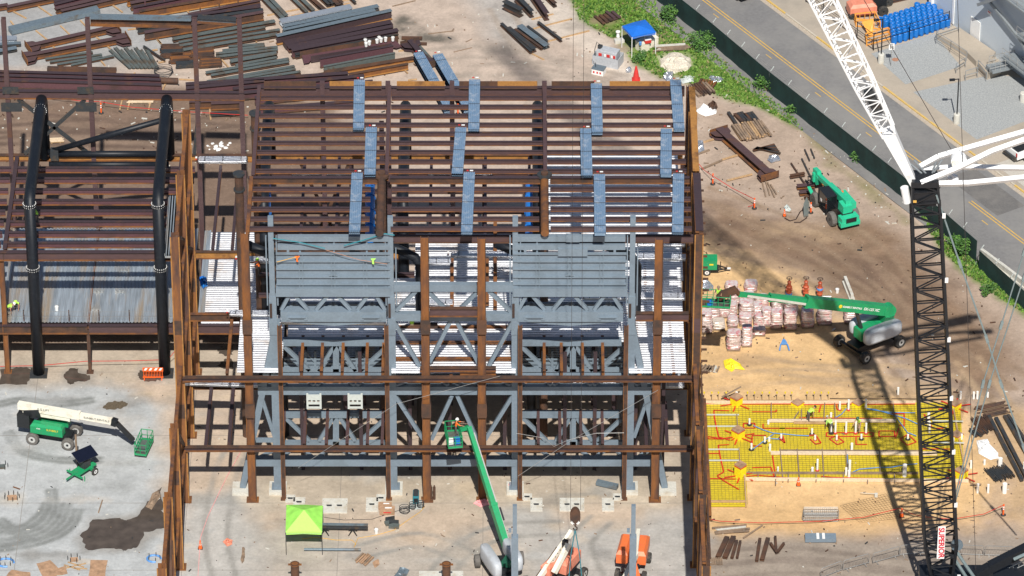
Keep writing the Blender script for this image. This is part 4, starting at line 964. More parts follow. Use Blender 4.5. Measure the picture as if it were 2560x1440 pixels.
c = V(2287, 503, -47.7); m = M(); m.box(c.x-.13, c.x+.13, c.y-.1, c.y, c.z-.08, c.z+.08); m.build('marker', MT['rope_yellow'], cr)
# luffing jib
jf = V(2287, 462, -46.5); jd = Vector((-7.9, -1.0, 17.7)).normalized()
j0 = jf; j1 = j0+jd*5.5; j2 = j0+jd*10.5; j3 = j0+jd*69
jo = thing('none', '', '', (0,0,0)) if False else cr
m = M(); side = Vector((1,0,.45)).normalized(); side = (side-jd*side.dot(jd)).normalized(); dp = jd.cross(side)
# solid lower section widening upwards
def quadbox(m, A, B, wa, wb, ea, eb, u, v):
    vs = [c+u*(a*w/2)+v*(b*e/2) for c, w, e in ((A, wa, ea), (B, wb, eb)) for a, b in ((-1,-1),(1,-1),(1,1),(-1,1))]
    m.add(vs, [(3,2,1,0),(4,5,6,7),(0,1,5,4),(1,2,6,5),(2,3,7,6),(3,0,4,7)])
quadbox(m, j0, j1, .55, 1.0, .7, 1.3, side, dp); m.build('jib_foot', WH, cr)
cs1 = lattice(j1, j2, 1.0, 1.45, 1.3, 1.5, 6, .085, .045, side, WH, 'jib_lacing', cr)
lattice(j2, j0+jd*32, 1.45, 2.0, 1.5, 1.9, 20, .085, .045, side, WH, 'jib_lacing', cr)
lattice(j0+jd*32, j3, 2.0, 1.2, 1.9, 1.0, 26, .085, .045, side, WH, 'jib_lacing', cr)
c = j0+jd*7.5; m = M(); quadbox(m, c, c+jd*2.2, .7, .7, .5, .5, side, dp); m.build('jib_winch', MT['charcoal'], cr)
# white luffing struts to the right, each a twin box section with a bend
e1 = Vector((40.4, -42.5, 43.4)); e2 = Vector((40.5, -39.6, 36.4))
def strut(name, pts, w, h):
    m = M()
    for a, b in zip(pts, pts[1:]): m.bar(a, b, w, h, 0, (0,-.6,.8))
    return m.build(name, WH, cr)
def pe(px, py, Y): return V(px, py, Y)
strut('strut', [pe(2298,418,-45.6), pe(2345,392,-45.2), pe(2385,380,-44.6), pe(2560,330,-43.4), pe(2640,307,-42.9)], .36, .42)
strut('strut', [pe(2302,458,-47.2), pe(2395,420,-46.4), pe(2478,379,-45.2), pe(2560,350,-44.2), pe(2640,330,-43.6)], .36, .46)
strut('strut', [pe(2300,424,-45.4), pe(2400,417,-43.5), pe(2560,420,-41.0), pe(2640,424,-40)], .36, .34)
strut('strut', [pe(2304,460,-47.1), pe(2420,458,-45.4), pe(2560,444,-42.6), pe(2640,436,-41.4)], .36, .40)
strut('strut_head', [pe(2560,335,-43.8), pe(2660,312,-43)], .6, .5); strut('strut_head', [pe(2600,425,-40.6), pe(2665,425,-40)], .6, .5)
m = M(); c = pe(2397,400,-45.6); m.tube(c+Vector((0,-.25,0)), c+Vector((0,.25,0)), .62, 20); m.build('sheave', WH, cr)
m = M(); m.tube(c+Vector((-.25,-.45,-.1)), c+Vector((-.25,-.26,-.1)), .32, 16, mi=0); m.build('sheave_hub', MT['lift_cream'], cr)
m = M(); m.bar(pe(2368,448,-45), pe(2395,452,-45), .4, .35); m.bar(pe(2380,440,-45), pe(2392,444,-45), .3, .3); m.build('winch_cover', WH, cr)
for a, b in (((2265,400),(2312,440)), ((2285,400),(2322,442)), ((2340,405),(2330,435)), ((2355,400),(2335,430)), ((2310,465),(2314,492)), ((2350,465),(2340,490))):
    m = M(); m.tube(pe(*a, -46), pe(*b, -46), .08, 6); m.build('guard_tube', MT['stair_steel'], cr)
PD = MT['pendant']
for pts, r in (([(2341,488),(2400,660),(2467,847),(2503,960),(2560,1120),(2600,1230)], .075), ([(2592,540),(2560,630),(2503,813),(2457,960),(2387,1245)], .055), ([(2600,590),(2560,693),(2473,960),(2386,1262)], .055)):
    P = [pe(x, y, -47.4) for x, y in pts]; m = M(); m.path(P, r, 6); m.build('pendant_rod', PD, cr)
    m = M()
    for a, b in zip(P[1:], P[2:]): m.bar(a-(b-a).normalized()*.35, a+(b-a).normalized()*.35, .22, .22)
    m.build('pendant_link', PD, cr)
for pts in ([(2285,0),(2285,0)], ):
    pass
for x0, y0, x1, y1 in ((2160,0,2378,374), (2394,0,2440,1440)):
    m = M(); m.tube(pe(x0, y0, -46), pe(x1, y1, -46), .03, 4); m.build('wire_rope', MT['cable'], cr)
m = M(); p = pe(2353,1358,-48.4); m.box(p.x-.30, p.x+.30, -48.4, -48.33, pe(2353,1397,-48.4).z, pe(2353,1317,-48.4).z); bn = m.build('banner', MT['white'], cr)
def text(parent, body, origin, xd, yd, size, mt, name='lettering', off=.012, bold=0.0, xs_=1.0):
    cu = bpy.data.curves.new(name, 'FONT'); cu.body = body; cu.size = size; cu.align_x = 'CENTER'; cu.align_y = 'CENTER'; cu.extrude = .004; cu.offset = bold
    t = bpy.data.objects.new(name, cu); COL.objects.link(t); dg = bpy.context.evaluated_depsgraph_get()
    me = bpy.data.meshes.new_from_object(t.evaluated_get(dg)); bpy.data.objects.remove(t)
    xd = Vector(xd).normalized(); yd = Vector(yd); yd = (yd-xd*yd.dot(xd)).normalized(); nd = xd.cross(yd)
    o_ = Vector(parent.get('_o', (0,0,0))); mt4 = Matrix(((xd.x*xs_, yd.x, nd.x, 0), (xd.y*xs_, yd.y, nd.y, 0), (xd.z*xs_, yd.z, nd.z, 0), (0,0,0,1)))
    me.transform(Matrix.Translation(Vector(origin)+nd*off-o_) @ mt4); me.materials.clear(); me.materials.append(mt)
    o = bpy.data.objects.new(name, me); COL.objects.link(o); o.parent = parent; o['_o'] = tuple(o_); return o
zc = (pe(2353,1397,-48.4).z+pe(2353,1317,-48.4).z)/2
text(bn, "SUPERIOR", (p.x, -48.4, zc), (.03,0,-1), (1,0,0), .62, MT['red_letters'], bold=.02, xs_=1.08)
m = M(); c = pe(2392,1362,-47); m.tube(c+Vector((0,-.15,0)), c+Vector((0,.1,0)), .5, 18); m.build('sheave', MT['mill_blue'], cr)
# machine body and raised gantry in the lower right corner
m = M(); m.bar(pe(2385,1470,-46.5), pe(2475,1418,-46), .7, .7); m.bar(pe(2475,1418,-46), pe(2580,1365,-45.4), .75, .75); m.build('gantry_beam', BK, cr)
m = M(); m.bar(pe(2474,1425,-46), pe(2480,1500,-46), .5, .5); m.build('gantry_post', BK, cr)
m = M(); m.bar(pe(2490,1470,-44.5), pe(2580,1410,-44), .35, .4); m.build('gantry_beam', MT['pendant'], cr)
for a, b in (((2388,1375),(2440,1450)), ((2385,1395),(2420,1450)), ((2535,1398),(2575,1380))):
    m = M(); m.tube(pe(*a, -46.8), pe(*b, -46.8), .14, 8); m.build('luffing_arm', PD, cr)
m = M(); m.box(33, 43, -55, -44.6, 1.2, 2.6); m.build('carbody', BK, cr)
for x in (33.8, 42): m = M(); m.box(x-.9, x+.9, -56, -45, 0, 1.1); m.build('crawler', MT['charcoal'], cr)
for y in (1430, 1440): m = M(); m.tube(pe(2500,y,-45), pe(2575,y-35,-45), .04, 5); m.build('handrail', MT['steel_bar'], cr)
m = M()
for k in range(5): m.tube(pe(2505+k*14,1446-k*7,-45), pe(2505+k*14,1426-k*7,-45), .035, 5)
m.build('railing', MT['steel_bar'], cr)
# hoist lines and the hook block
hb = V(1438, 1290, -50.0)
jt = Vector((hb.x, -50.0, 103))
ho = thing('hook_block', 'brown crane hook block with striped cheeks hanging on two long lines', 'hook', tuple(hb))
for dx in (-.37, .42):
    m = M(); m.tube((hb.x+dx, -50, hb.z+.6), (hb.x+dx-.1, -50, 105), .022, 4); m.build('hoist_line', MT['cable'], ho)
m = M()
m.plate([(hb.x+.42*math.cos(a), hb.y-.22, hb.z+.78*math.sin(a)) for a in [i*2*math.pi/18 for i in range(18)]], (0,1,0), .07)
m.plate([(hb.x+.42*math.cos(a), hb.y+.15, hb.z+.78*math.sin(a)) for a in [i*2*math.pi/18 for i in range(18)]], (0,1,0), .07)
m.tube(hb+Vector((0,-.14,.25)), hb+Vector((0,.14,.25)), .34, 18); m.build('cheek_plate', MT['rust_dark'], ho)
for s in (-1, 1): m = M(); m.bar(hb+Vector((s*.08,-.235,-.60)), hb+Vector((s*.3,-.235,-.32)), .02, .16, up=(0,-1,0)); m.bar(hb+Vector((s*.14,-.24,-.62)), hb+Vector((s*.33,-.24,-.42)), .16, .02, up=(0,-1,0)); m.build('stripe', MT['white'], ho)
m = M(); m.path([hb+Vector((0,0,-.75)), hb+Vector((0,0,-1.0)), hb+Vector((.16,0,-1.15)), hb+Vector((.14,0,-1.35)), hb+Vector((-.08,0,-1.35)), hb+Vector((-.14,0,-1.2))], .06, 8); m.build('hook', MT['dark_iron'], ho)
for px, py in ((1420,1440),(1457,1445)):
    q = V(px, py, -50); rope('sling', [hb+Vector((0,0,-1.3)), hb.lerp(q, .6)+Vector((0,0,-.3)), V(px, 1470, -50)], .045, MT['teal'], ['teal sling hanging down from the crane hook, left leg','teal sling hanging down from the crane hook, right leg'][px > 1440], 'sling', group='slings on the crane hook')
# ================================================================ STEEL YARD (pieces lying on the ground)
CA = lambda x, y: (x/4.5714, y/4.5714)
CB = lambda x, y: (320+x/4.5714, y/4.5714)
CC = lambda x, y: (620+x/4.5714, y/4.5714)
CD = lambda x, y: (1720+x/4.1136, 230+y/4.1136)
CE = lambda x, y: (1280+x/3, y/3)
SETS = {'rp': ['rust_dark', 'primer', 'rust'], 'pu': ['violet', 'primer_dark', 'rust_dark'], 'or': ['rust', 'rust_dark', 'rust_bright'],
 'gg': ['mill', 'mill', 'rust_dark'], 'bl': ['mill_blue', 'mill_blue', 'charcoal'], 'dk': ['charcoal', 'charcoal', 'rust_dark'], 'br': ['primer_dark', 'mill_blue', 'rust_bright'],
 'gv': ['galv', 'galv', 'galv'], 'cu': ['rust_dark', 'rust_dark', 'rust_dark']}
KIND = {'rp': 'rusty brown beam', 'pu': 'purple brown beam', 'or': 'orange rusted beam', 'gg': 'grey green steel section', 'bl': 'blue grey steel section', 'dk': 'dark steel section', 'br': 'dark brown beam', 'gv': 'bright galvanised section', 'cu': 'rusty short beam'}
def wsum(s): return len(s.split())
def lay(T, rows, where, group):
    """rows: (x1,y1,x2,y2,height,width,set[,form]); far to near"""
    cnt = {}
    for r in rows: cnt[r[6]] = cnt.get(r[6], 0)+1
    seen = {}
    for r in rows:
        x1, y1, x2, y2, h, w, st = r[:7]; form = r[7] if len(r) > 7 else 'I'
        a = G(*T(x1, y1)); b = G(*T(x2, y2)); lift = .12
        k = Vector((0, 0, lift+h/2)); a = G(*T(x1, y1), lift+h/2); b = G(*T(x2, y2), lift+h/2)
        m = M(); mats = [MT[q] for q in SETS[st]]; d = (b-a).normalized(); n = Vector((-d.y, d.x, 0))
        if form == 'I': m.ibeam(a, b, h, w, (0,1,2))
        elif form == 'S':                                           # I beam with shear studs or stubs on its top flange
            m.ibeam(a, b, h, w, (0,1,2)); L = (b-a).length; q = 1.2
            while q < L: c = a+d*q; m.bar(c+Vector((0,0,h/2)), c+Vector((0,0,h/2+.38)), .12, .16, 0); q += 1.9
        elif form == 'B': m.bar(a, b, w, h, 1)
        elif form == 'P': m.tube(a, b, w/2, 12, mi=0)
        elif form == 'V':                                           # angle lying with its ridge up
            for s in (-1, 1): m.bar(a+n*s*w*.22, b+n*s*w*.22, w*.5, .03, 0, n*(-s*.6)+Vector((0,0,.9)))
        elif form == 'H':                                           # beam with wide bracket plates at both ends
            m.ibeam(a, b, h, w, (0,1,2))
            for c, s in ((a, 1), (b, -1)):
                u = n*.95; c0 = c-Vector((0,0,h/2-.03)); q_ = c+Vector((0,0,h/2))
                m.plate([q_-u-d*s*.1, q_+u-d*s*.1, c0+u-d*s*.1, c0-u-d*s*.1], d, .06, 2)
                for zz in (c0.z, c0.z+h*.55): m.plate([Vector((*(c-u-d*s*.05)[:2], zz)), Vector((*(c+u-d*s*.05)[:2], zz)), Vector((*(c+u*.9+d*s*.7)[:2], zz)), Vector((*(c+n*w*.5+d*s*1.1)[:2], zz)), Vector((*(c-n*w*.5+d*s*1.1)[:2], zz)), Vector((*(c-u*.9+d*s*.7)[:2], zz))], (0,0,1), .04, 1)
        elif form == 'N':                                           # haunched plate girder lying on its side
            hw = w/2; L = (b-a).length
            pr = [(0,-hw*1.6),(L*.05,-hw*1.6),(L*.08,-hw),(L*.9,-hw),(L*.94,-hw*1.5),(L,-hw*1.2),(L*.97,hw),(0.02*L,hw)]
            m.plate([a+d*p_-n*(-q_)+Vector((0,0,-h*.2)) for p_, q_ in pr], (0,0,1), .06, 0); m.bar(a+n*hw, b+n*hw, .05, h, 2); m.bar(a-n*hw+d*L*.08, b-n*hw-d*L*.1, .05, h, 1)
        seen[st] = seen.get(st, 0)+1; i = seen[st]
        lb = KIND[st]+(' with end brackets' if form == 'H' else '')
        if cnt[st] > 1: lb = ORD[i-1]+' '+lb+' from the back'
        lb = lb+' '+where
        nm = {'I': 'steel_beam', 'S': 'steel_beam', 'B': 'steel_bar', 'P': 'steel_pipe', 'V': 'steel_angle', 'H': 'bracket_beam', 'N': 'plate_girder'}[form]
        o = m.build(nm, mats, loc=(a+b)/2-Vector((0,0,lift+h/2))); tag(o, lb, 'steel beam', group)
lay(CA, [(-60,95,90,70,.5,.4,'rp'),(80,100,680,-25,.55,.45,'rp')], 'at the top left corner of the yard', 'beams at the top left corner')
lay(CA, [(620,35,1050,-60,.5,.45,'pu'),(625,75,1180,-60,.6,.4,'pu'),(640,125,1330,-40,.6,.45,'rp'),(700,150,1480,-30,.6,.4,'rp')], 'in the stack above the tall posts', 'beams above the tall posts')
lay(CA, [(115,350,1125,110,.45,.95,'bl','B')], 'lying alone left of the second tall post', None)
lay(CA, [(330,545,1330,320,.6,.5,'rp','H'),(290,660,1450,440,.6,.5,'rp','H')], 'behind the left frame', 'bracket beams behind the left frame')
lay(CA, [(520,680,1060,600,.2,.3,'gg'),(570,712,1165,628,.2,.3,'gg'),(655,742,1170,655,.2,.3,'gg'),(815,750,1300,640,.2,.3,'gg')], 'below the bracket beams', 'small sections below the bracket beams')
lay(CA, [(540,785,1330,800,.3,.5,'cu','B')], 'lying level above the long purple girders', None)
lay(CA, [(1640,530,1885,692,.2,.18,'dk')]+[(1255+i*58,568-(i % 2)*26,1490+i*44,778-(i % 2)*0,.16,.42,'gg','V') for i in range(8)], 'in the row of slanting angles', 'slanting grey angles')
lay(CA, [(-200,850,1825,905,.85,.4,'pu'),(-200,895,1840,952,.85,.4,'pu'),(-200,950,1850,1010,.85,.4,'pu')], 'lying level behind the left frame', 'long purple girders behind the left frame')
lay(CA, [(1825,918,2035,925,.55,.6,'cu','P')], 'against the long purple girders', None)
lay(CA, [(-100,450,190,445,.3,.8,'gv'),(-100,520,240,500,.3,.4,'bl'),(-60,600,190,555,.3,.5,'bl')], 'at the left edge of the photo', 'sections at the left edge')
lay(CB, [(-10,30,420,-60,.7,.45,'or'),(30,70,760,-70,.8,.5,'rp'),(60,120,950,-50,.8,.4,'pu','S'),(130,165,1400,-50,.8,.4,'or')], 'in the large top stack', 'beams in the top stack')
lay(CB, [(690,185,1510,20,.5,.4,'rp','S'),(720,210,1515,75,.5,.4,'pu'),(90,290,1515,105,.7,.45,'pu'),(110,345,1545,140,.7,.45,'dk'),(190,410,1548,175,.85,.45,'rp')], 'in the stack crossing behind the tall posts', 'beams crossing behind the tall posts')
lay(CB, [(510,455,1680,250,.3,.5,'gg'),(580,492,1570,318,.25,.32,'gg'),(590,530,1735,345,.25,.35,'gg'),(630,580,1705,400,.3,.45,'gg')], 'in the upper grey rows beside the posts', 'upper grey rows')
lay(CB, [(1150,540,1560,508,.25,.3,'gg'),(1080,585,1565,530,.25,.35,'gg'),(1005,622,1710,545,.28,.35,'gg'),(1010,660,1712,575,.28,.35,'gg'),(1170,712,1702,620,.35,.6,'gg'),(1230,752,1700,662,.22,.35,'gg'),(890,838,1840,680,.25,.4,'gg'),(950,868,1840,712,.25,.35,'gg')], 'in the middle grey rows', 'middle grey rows')
lay(CB, [(905,938,1905,762,.22,.35,'gg'),(910,962,1915,793,.22,.35,'gg'),(1000,975,1972,825,.25,.35,'gg'),(1050,990,1985,876,.2,.25,'gg')], 'in the lowest rows above the roof', 'lowest grey rows')
lay(CB, [(660,995,2515,868,.75,.5,'pu'),(665,1040,1560,955,.75,.5,'pu'),(1200,1040,2700,890,.6,.5,'pu'),(700,1195,1300,1180,.75,.45,'rp'),(950,1215,1310,1200,.7,.4,'rp')], 'running under the roof corner', 'girders running under the roof corner')
lay(CB, [(1330,1090,2800,960,.7,.5,'pu'),(1450,1150,2900,1010,.7,.5,'pu'),(1480,1270,2600,1180,.6,.4,'pu')], 'on the ground seen through the back roof purlins', 'girders under the back of the roof')
lay(CB, [(940,1308,1310,1288,.25,.4,'dk','B')], 'lying behind the left frame beside the red line', None)
lay(CC, [(150,-40,405,222,.3,.42,'gg'),(225,-40,440,190,.3,.42,'gg'),(480,-40,675,148,.3,.35,'gg'),(575,-40,750,130,.3,.4,'gg'),(690,-40,880,128,.35,.42,'cu'),(820,-40,930,60,.35,.4,'dk'),(860,-60,965,55,.35,.4,'dk'),(940,-40,1040,72,.4,.5,'cu'),(970,-60,1075,50,.4,.4,'cu'),(1160,-30,1228,36,.25,.25,'dk')], 'slanting down at the yard top', 'short sections at the top edge')
lay(CC, [(370,262,1180,92,.45,.85,'gv','I'),(410,325,1490,85,.45,.6,'bl'),(400,355,1455,135,.45,.5,'bl'),(385,410,1450,180,.4,.3,'bl')], 'on top of the big central stack', 'blue grey sections of the central stack')
lay(CC, [(325,455,1640,160,.95,.5,'br'),(415,515,1640,275,.5,.9,'pu','B'),(455,560,1650,315,.5,.7,'pu'),(500,610,1715,380,.85,.6,'pu'),(540,640,1715,405,.45,.4,'dk')], 'in the big central stack', 'brown beams of the central stack')
lay(CC, [(610,660,1735,480,.7,1.1,'pu','N')], 'carrying the white buckets', None)
lay(CC, [(825,720,1660,570,1.0,.25,'pu'),(865,795,1680,640,.75,.25,'gg'),(810,862,1890,680,.35,.3,'or'),(870,830,1890,665,.3,.3,'or'),(1150,878,1830,755,.6,.35,'or')], 'below the bucket girder', 'beams below the bucket girder')
lay(CC, [(1755,432,1992,436,.2,.32,'cu','B'),(1860,495,2045,500,.18,.25,'cu','B'),(1850,490,2060,735,.7,.55,'pu','H'),(1950,520,2110,695,.2,.25,'gg')], 'right of the central stack', 'pieces right of the central stack')
lay(CE, [(-60,30,72,95,.8,.6,'dk'),(30,-20,150,105,.7,.45,'dk'),(150,-40,262,125,.8,.5,'pu'),(255,-30,325,38,.4,.4,'cu')], 'at the top edge, right of the middle', 'beams at the top edge right of the middle')
lay(CE, [(-80,180,145,392,.3,.3,'dk'),(-30,215,168,378,.4,.5,'dk'),(22,222,225,366,.25,.25,'cu'),(55,198,262,352,.35,.65,'bl'),(115,202,265,314,.3,.25,'dk'),(195,170,370,304,.3,.28,'dk')], 'in the slanting group right of the open yard', 'slanting group right of the open yard')
lay(CD, [(320,400,835,860,.7,.75,'rp','H')], 'lying alone right of the hall', None)
lay(CD, [(415,210,500,335,.2,.3,'dk')]+[(480+i*34,225-(i % 3)*8,560+i*33,310-(i % 2)*8,.2,.3,'dk' if i % 3 else 'cu') for i in range(6)], 'in the short stack near the grass corner', 'short stack near the grass corner')
lay(CD, [(670+i*7,600-i*6+i*i*0,890+i*12,540+i*18,.14,.22,'dk' if i % 2 else 'cu') for i in range(6)], 'in the pile beside the shiny sheet', 'pile beside the shiny sheet')
lay(CD, [(1060,730,1225,980,.1,.12,'cu','B'),(1170,685,1260,870,.1,.12,'dk','B'),(1200,590,1250,705,.1,.12,'dk','B'),(1262,585,1300,680,.1,.12,'dk','B'),(1050,868,1200,842,.3,.3,'cu'),(1275,890,1400,900,.35,.45,'cu'),(1280,930,1410,938,.3,.3,'or'),(1120,975,1300,960,.3,.5,'rp'),(1145,1040,1310,1025,.3,.5,'rp'),(1200,1085,1320,1070,.3,.4,'cu')], 'around the telehandler forks', 'steel around the telehandler')
lay(lambda x, y: (x, y), [(1795,1393,1818,1343,.22,.42,'cu'),(1812,1394,1834,1342,.22,.42,'cu'),(1830,1394,1842,1352,.22,.25,'cu'),(1843,1394,1851,1353,.22,.2,'cu')], 'on the grey dirt beside the lower east wall', 'short beams beside the lower east wall')
lay(lambda x, y: (x, y), [(1892,1402,1900,1347,.22,.25,'cu'),(1905,1400,1920,1346,.22,.35,'cu')], 'upright pair left of the pile of crossed offcuts', 'pair of short beams on grey dirt')
lay(lambda x, y: (x, y), [(1926,1358,1942,1382,.2,.2,'cu'),(1938,1342,1941,1382,.25,.2,'cu'),(1960,1358,1944,1380,.2,.2,'cu')], 'in the crossed pile on grey dirt', 'crossed offcuts on grey dirt')
lay(lambda x, y: (x, y), [(2472,1040,2555,1200,.25,.3,'dk','B'),(2490,1045,2590,1240,.25,.3,'dk','B'),(2512,1040,2600,1190,.25,.3,'dk','B'),(2520,1038,2610,1170,.25,.25,'dk','B')], 'lying at the right edge beyond the crane', 'long dark bars at the right edge')
lay(lambda x, y: (x, y), [(1492,1205,1544,1217,.35,.45,'bl','B')], 'on the slab inside the right bay', None)
lay(lambda x, y: (x, y), [(760,1373,902,1374,.2,.22,'bl','P')], 'lying level on the slab below the lime canopy', None)
# lumber: dunnage sticks and stacks
def stick(T, x1, y1, x2, y2, label, w=.14, h=.1, mt='lumber', group='loose timber in the yard', z=0.0):
    a = G(*T(x1, y1), z+h/2+.01); b = G(*T(x2, y2), z+h/2+.01); m = M(); m.bar(a, b, w, h); tag(m.build('timber', MT[mt], loc=(a+b)/2), label, 'timber', group)
I_ = lambda x, y: (x, y)
W1 = 'timber stick under the steel behind the left frame'
for q in ((415,55,630,210),(120,240,180,320),(150,130,300,210),(410,350,550,465),(690,295,800,400),(920,235,980,300),(1090,415,1150,460),(600,530,640,560),(1150,690,1200,750),(1540,830,1520,870),(1460,340,1560,325),(1790,445,1840,500),(1270,45,1400,140),(1210,515,1260,555),(1740,575,1800,565),(1810,715,1890,700),(735,800,735,845),(865,805,865,845)):
    stick(CA, *q, W1, group='timber sticks behind the left frame')
for q in ((2045,905,2230,915),(1400,1130,1370,1250),(1895,950,1860,1020)): stick(CA, *q, 'timber stick beside the long purple girders', group='timber sticks beside the long purple girders')
for q in ((220,175,600,100),(500,180,870,110),(900,100,1160,35),(1000,20,1200,-10)): stick(CC, *q, 'timber stick under the short sections at the top edge', group='timber sticks at the top edge')
for q in ((1650,70,1915,5),(2060,385,2350,352),(2350,595,2560,545),(2490,480,2560,445)): stick(CC, *q, 'timber lath scattered on the open dirt of the yard', .1, .05, 'lumber_old', 'laths on the open dirt')
for q in ((1720,585,1880,560),(1830,915,1930,905),(1780,790,1825,835),(1090,320,1120,350),(1345,270,1375,300),(1460,245,1490,280),(1590,205,1650,285)): stick(CC, *q, 'timber stick around the big central stack', group='timber sticks at the central stack')
for q in ((2390,80,2430,110),(340,450,380,500),(1450,455,1470,480),(930,1210,945,1365),(1070,680,1150,770),(670,120,700,150)): stick(CB, *q, 'timber stick among the grey rows', group='timber sticks among the grey rows')
for q in ((148,145,310,105),(160,215,450,140),(270,310,580,230),(145,400,240,448)): stick(CE, *q, 'timber stick under the slanting steel group', group='timber sticks under the slanting group')
for q, mt in (((150,518,330,465),'lumber'),((140,790,350,700),'lumber_old'),((350,695,520,645),'lumber'),((400,910,660,845),'lumber'),((70,650,220,595),'lumber_old')): stick(CD, *q, 'timber stick left of the lone bracket beam', .16, .12, mt, 'timber sticks left of the lone bracket beam')
for q in ((765,930,800,1075),(800,920,840,1060),(820,930,890,1080),(850,950,910,1050)): stick(CD, *q, 'old batten in the fan of sticks below the bracket beam', .12, .08, 'lumber_old', 'fan of old battens')
for q in ((1480,1175,1460,1250),(1715,1180,1700,1260)): stick(CA, *q, 'timber bearer under the pale plank stack', group='bearers under the pale planks')
def pile(name, cx, cy, L, Wd, n, ang, mt, label, cat='timber', layers=2, jit=.12, h=.09, T=I_, shape='bar', z=0):
    """a heap of n parallel pieces lifted together"""
    c = G(*T(cx, cy), z); m = M(); rs = random.Random(int(cx*7+cy)); d = Vector((math.cos(ang), math.sin(ang), 0)); nn = Vector((-d.y, d.x, 0))
    for ly in range(layers):
        for i in range(n):
            o = (i/(n-1)-.5)*Wd if n > 1 else 0; l = L*rs.uniform(.8, 1.0)/2; s = rs.uniform(-jit, jit); yaw = rs.uniform(-.04, .04); dd = (d+nn*yaw).normalized()
            q = c+nn*(o+rs.uniform(-.02, .02))+d*s+Vector((0,0,z*0+.1+h*(ly+.5)))
            w = Wd/n*.82
            if shape == 'bar': m.bar(q-dd*l, q+dd*l, w, h*.9, rs.choice((0,0,1)))
            else:
                m.tube(q-dd*l, q+dd*l, w*.45, 6, mi=rs.choice((0,0,1)))
    m.bar(c-nn*Wd*.52-d*L*.3+Vector((0,0,.05)), c+nn*Wd*.52-d*L*.3+Vector((0,0,.05)), .1, .09, 1); m.bar(c-nn*Wd*.52+d*L*.3+Vector((0,0,.05)), c+nn*Wd*.52+d*L*.3+Vector((0,0,.05)), .1, .09, 1)
    ms = mt if isinstance(mt, (list, tuple)) else (mt, mt)
    tag(m.build(name, [MT[ms[0]], MT[ms[1]]], loc=c), label, cat)
pile('plank_stack', 352, 253, 2.6, .9, 5, 0, ('lumber_pale','lumber_pale'), 'pale yellow plank stack behind the left pipe frames', jit=.1)
pile('plank_stack', 140, 355, 1.3, .5, 4, .1, ('lumber_pale','lumber'), 'small pale plank stack between the left pipe portal and the back beam')
pile('angle_bundle', 430, 132, 2.2, 2.0, 9, .05, ('rust_dark','charcoal'), 'bundle of rusty angles, largest of those beside the slanting grey angles', 'steel bundle', 3)
pile('angle_bundle', 450, 150, 2.0, 1.4, 7, .05, ('rust_dark','rust'), 'bundle of rusty angles overlapping the largest one on its lower right', 'steel bundle', 3)
pile('angle_bundle', 505, 135, 2.2, 1.8, 8, .12, ('rust_dark','rust'), 'bundle of brown rusty angles crossed by the third tall post', 'steel bundle', 3)
pile('angle_bundle', 464, 164, 1.9, 1.0, 5, .1, ('charcoal','rust_dark'), 'small dark angle bundle just left of the third tall post', 'steel bundle', 3)
pile('angle_bundle', 525, 161, 2.2, 1.3, 7, .1, ('rust_dark','rust'), 'rusty angle bundle just right of the third tall post', 'steel bundle', 3)
pile('timber_pile', 1878, 332, 2.7, 2.7, 12, R_(108), ('lumber_old','lumber'), 'broad pile of old timbers right of the hall', layers=3, jit=.25, h=.12)
pile('timber_pile', 1755, 228, 2.2, 1.6, 7, R_(115), ('lumber_old','rust_dark'), 'brown timber and angle pile near the east roof corner on the grass edge', layers=3, jit=.2)
pile('rusty_bar_stack', 1765, 216, 1.8, 1.4, 6, R_(70), ('rust_dark','rust'), 'rusty bars stacked beside the east roof corner', 'steel bundle', 2)
pile('rusty_offcuts', 1520, 48, 1.5, 1.8, 5, R_(120), ('rust_dark','primer'), 'rusty offcuts on timbers left of the blue canopy', 'steel bundle', 2, .3)
pile('grey_plank_stack', 1682, 122, 3.2, .8, 5, R_(8), ('lumber_old','concrete_block'), 'weathered grey plank stack right of the blue canopy', layers=2, jit=.4)
pile('rebar_pile', 2482, 1028, 2.4, 1.6, 9, R_(20), ('rust_dark','rebar'), 'brown pile of bent bars right of the yellow formwork, topmost', 'steel bundle', 2, .5, shape='tube')
pile('rebar_pile', 2458, 1065, 2.2, 1.3, 12, R_(110), ('rust_dark','rust_dark'), 'brown pile of short bars right of the yellow formwork, middle', 'steel bundle', 3, .2, shape='tube')
pile('rebar_pile', 2447, 1083, 1.2, 1.3, 8, R_(120), ('charcoal','rust_dark'), 'dark pile of short rods right of the yellow formwork', 'steel bundle', 2, .2, shape='tube')
pile('rebar_pile', 2500, 1188, 1.7, 1.8, 14, R_(115), ('charcoal','charcoal'), 'black pile of short rods below the white crumpled sheet', 'steel bundle', 3, .3, shape='tube')
pile('plank_stack', 2045, 1400-55, .1, .1, 2, 0, 'lumber', 'x') if False else None
pile('board_scraps', 1832, 1326, 3.0, .8, 4, R_(8), ('lumber_old','concrete_block'), 'grey boards leaning together on the grey dirt', 'timber', 1, .3)
pile('pallet', 1790, 1406, 1.0, 1.0, 8, R_(90), ('lumber_old','lumber_old'), 'small grey wooden pallet below the short rusty beams', 'pallet', 1, .02)
stick(I_, 1858,1345,1906,1313, 'long grey board lying slanted on the grey dirt', .14, .06, 'lumber_old')
stick(I_, 1775,1410,1770,1368, 'short board beside the small grey pallet', .3, .05, 'lumber_old')
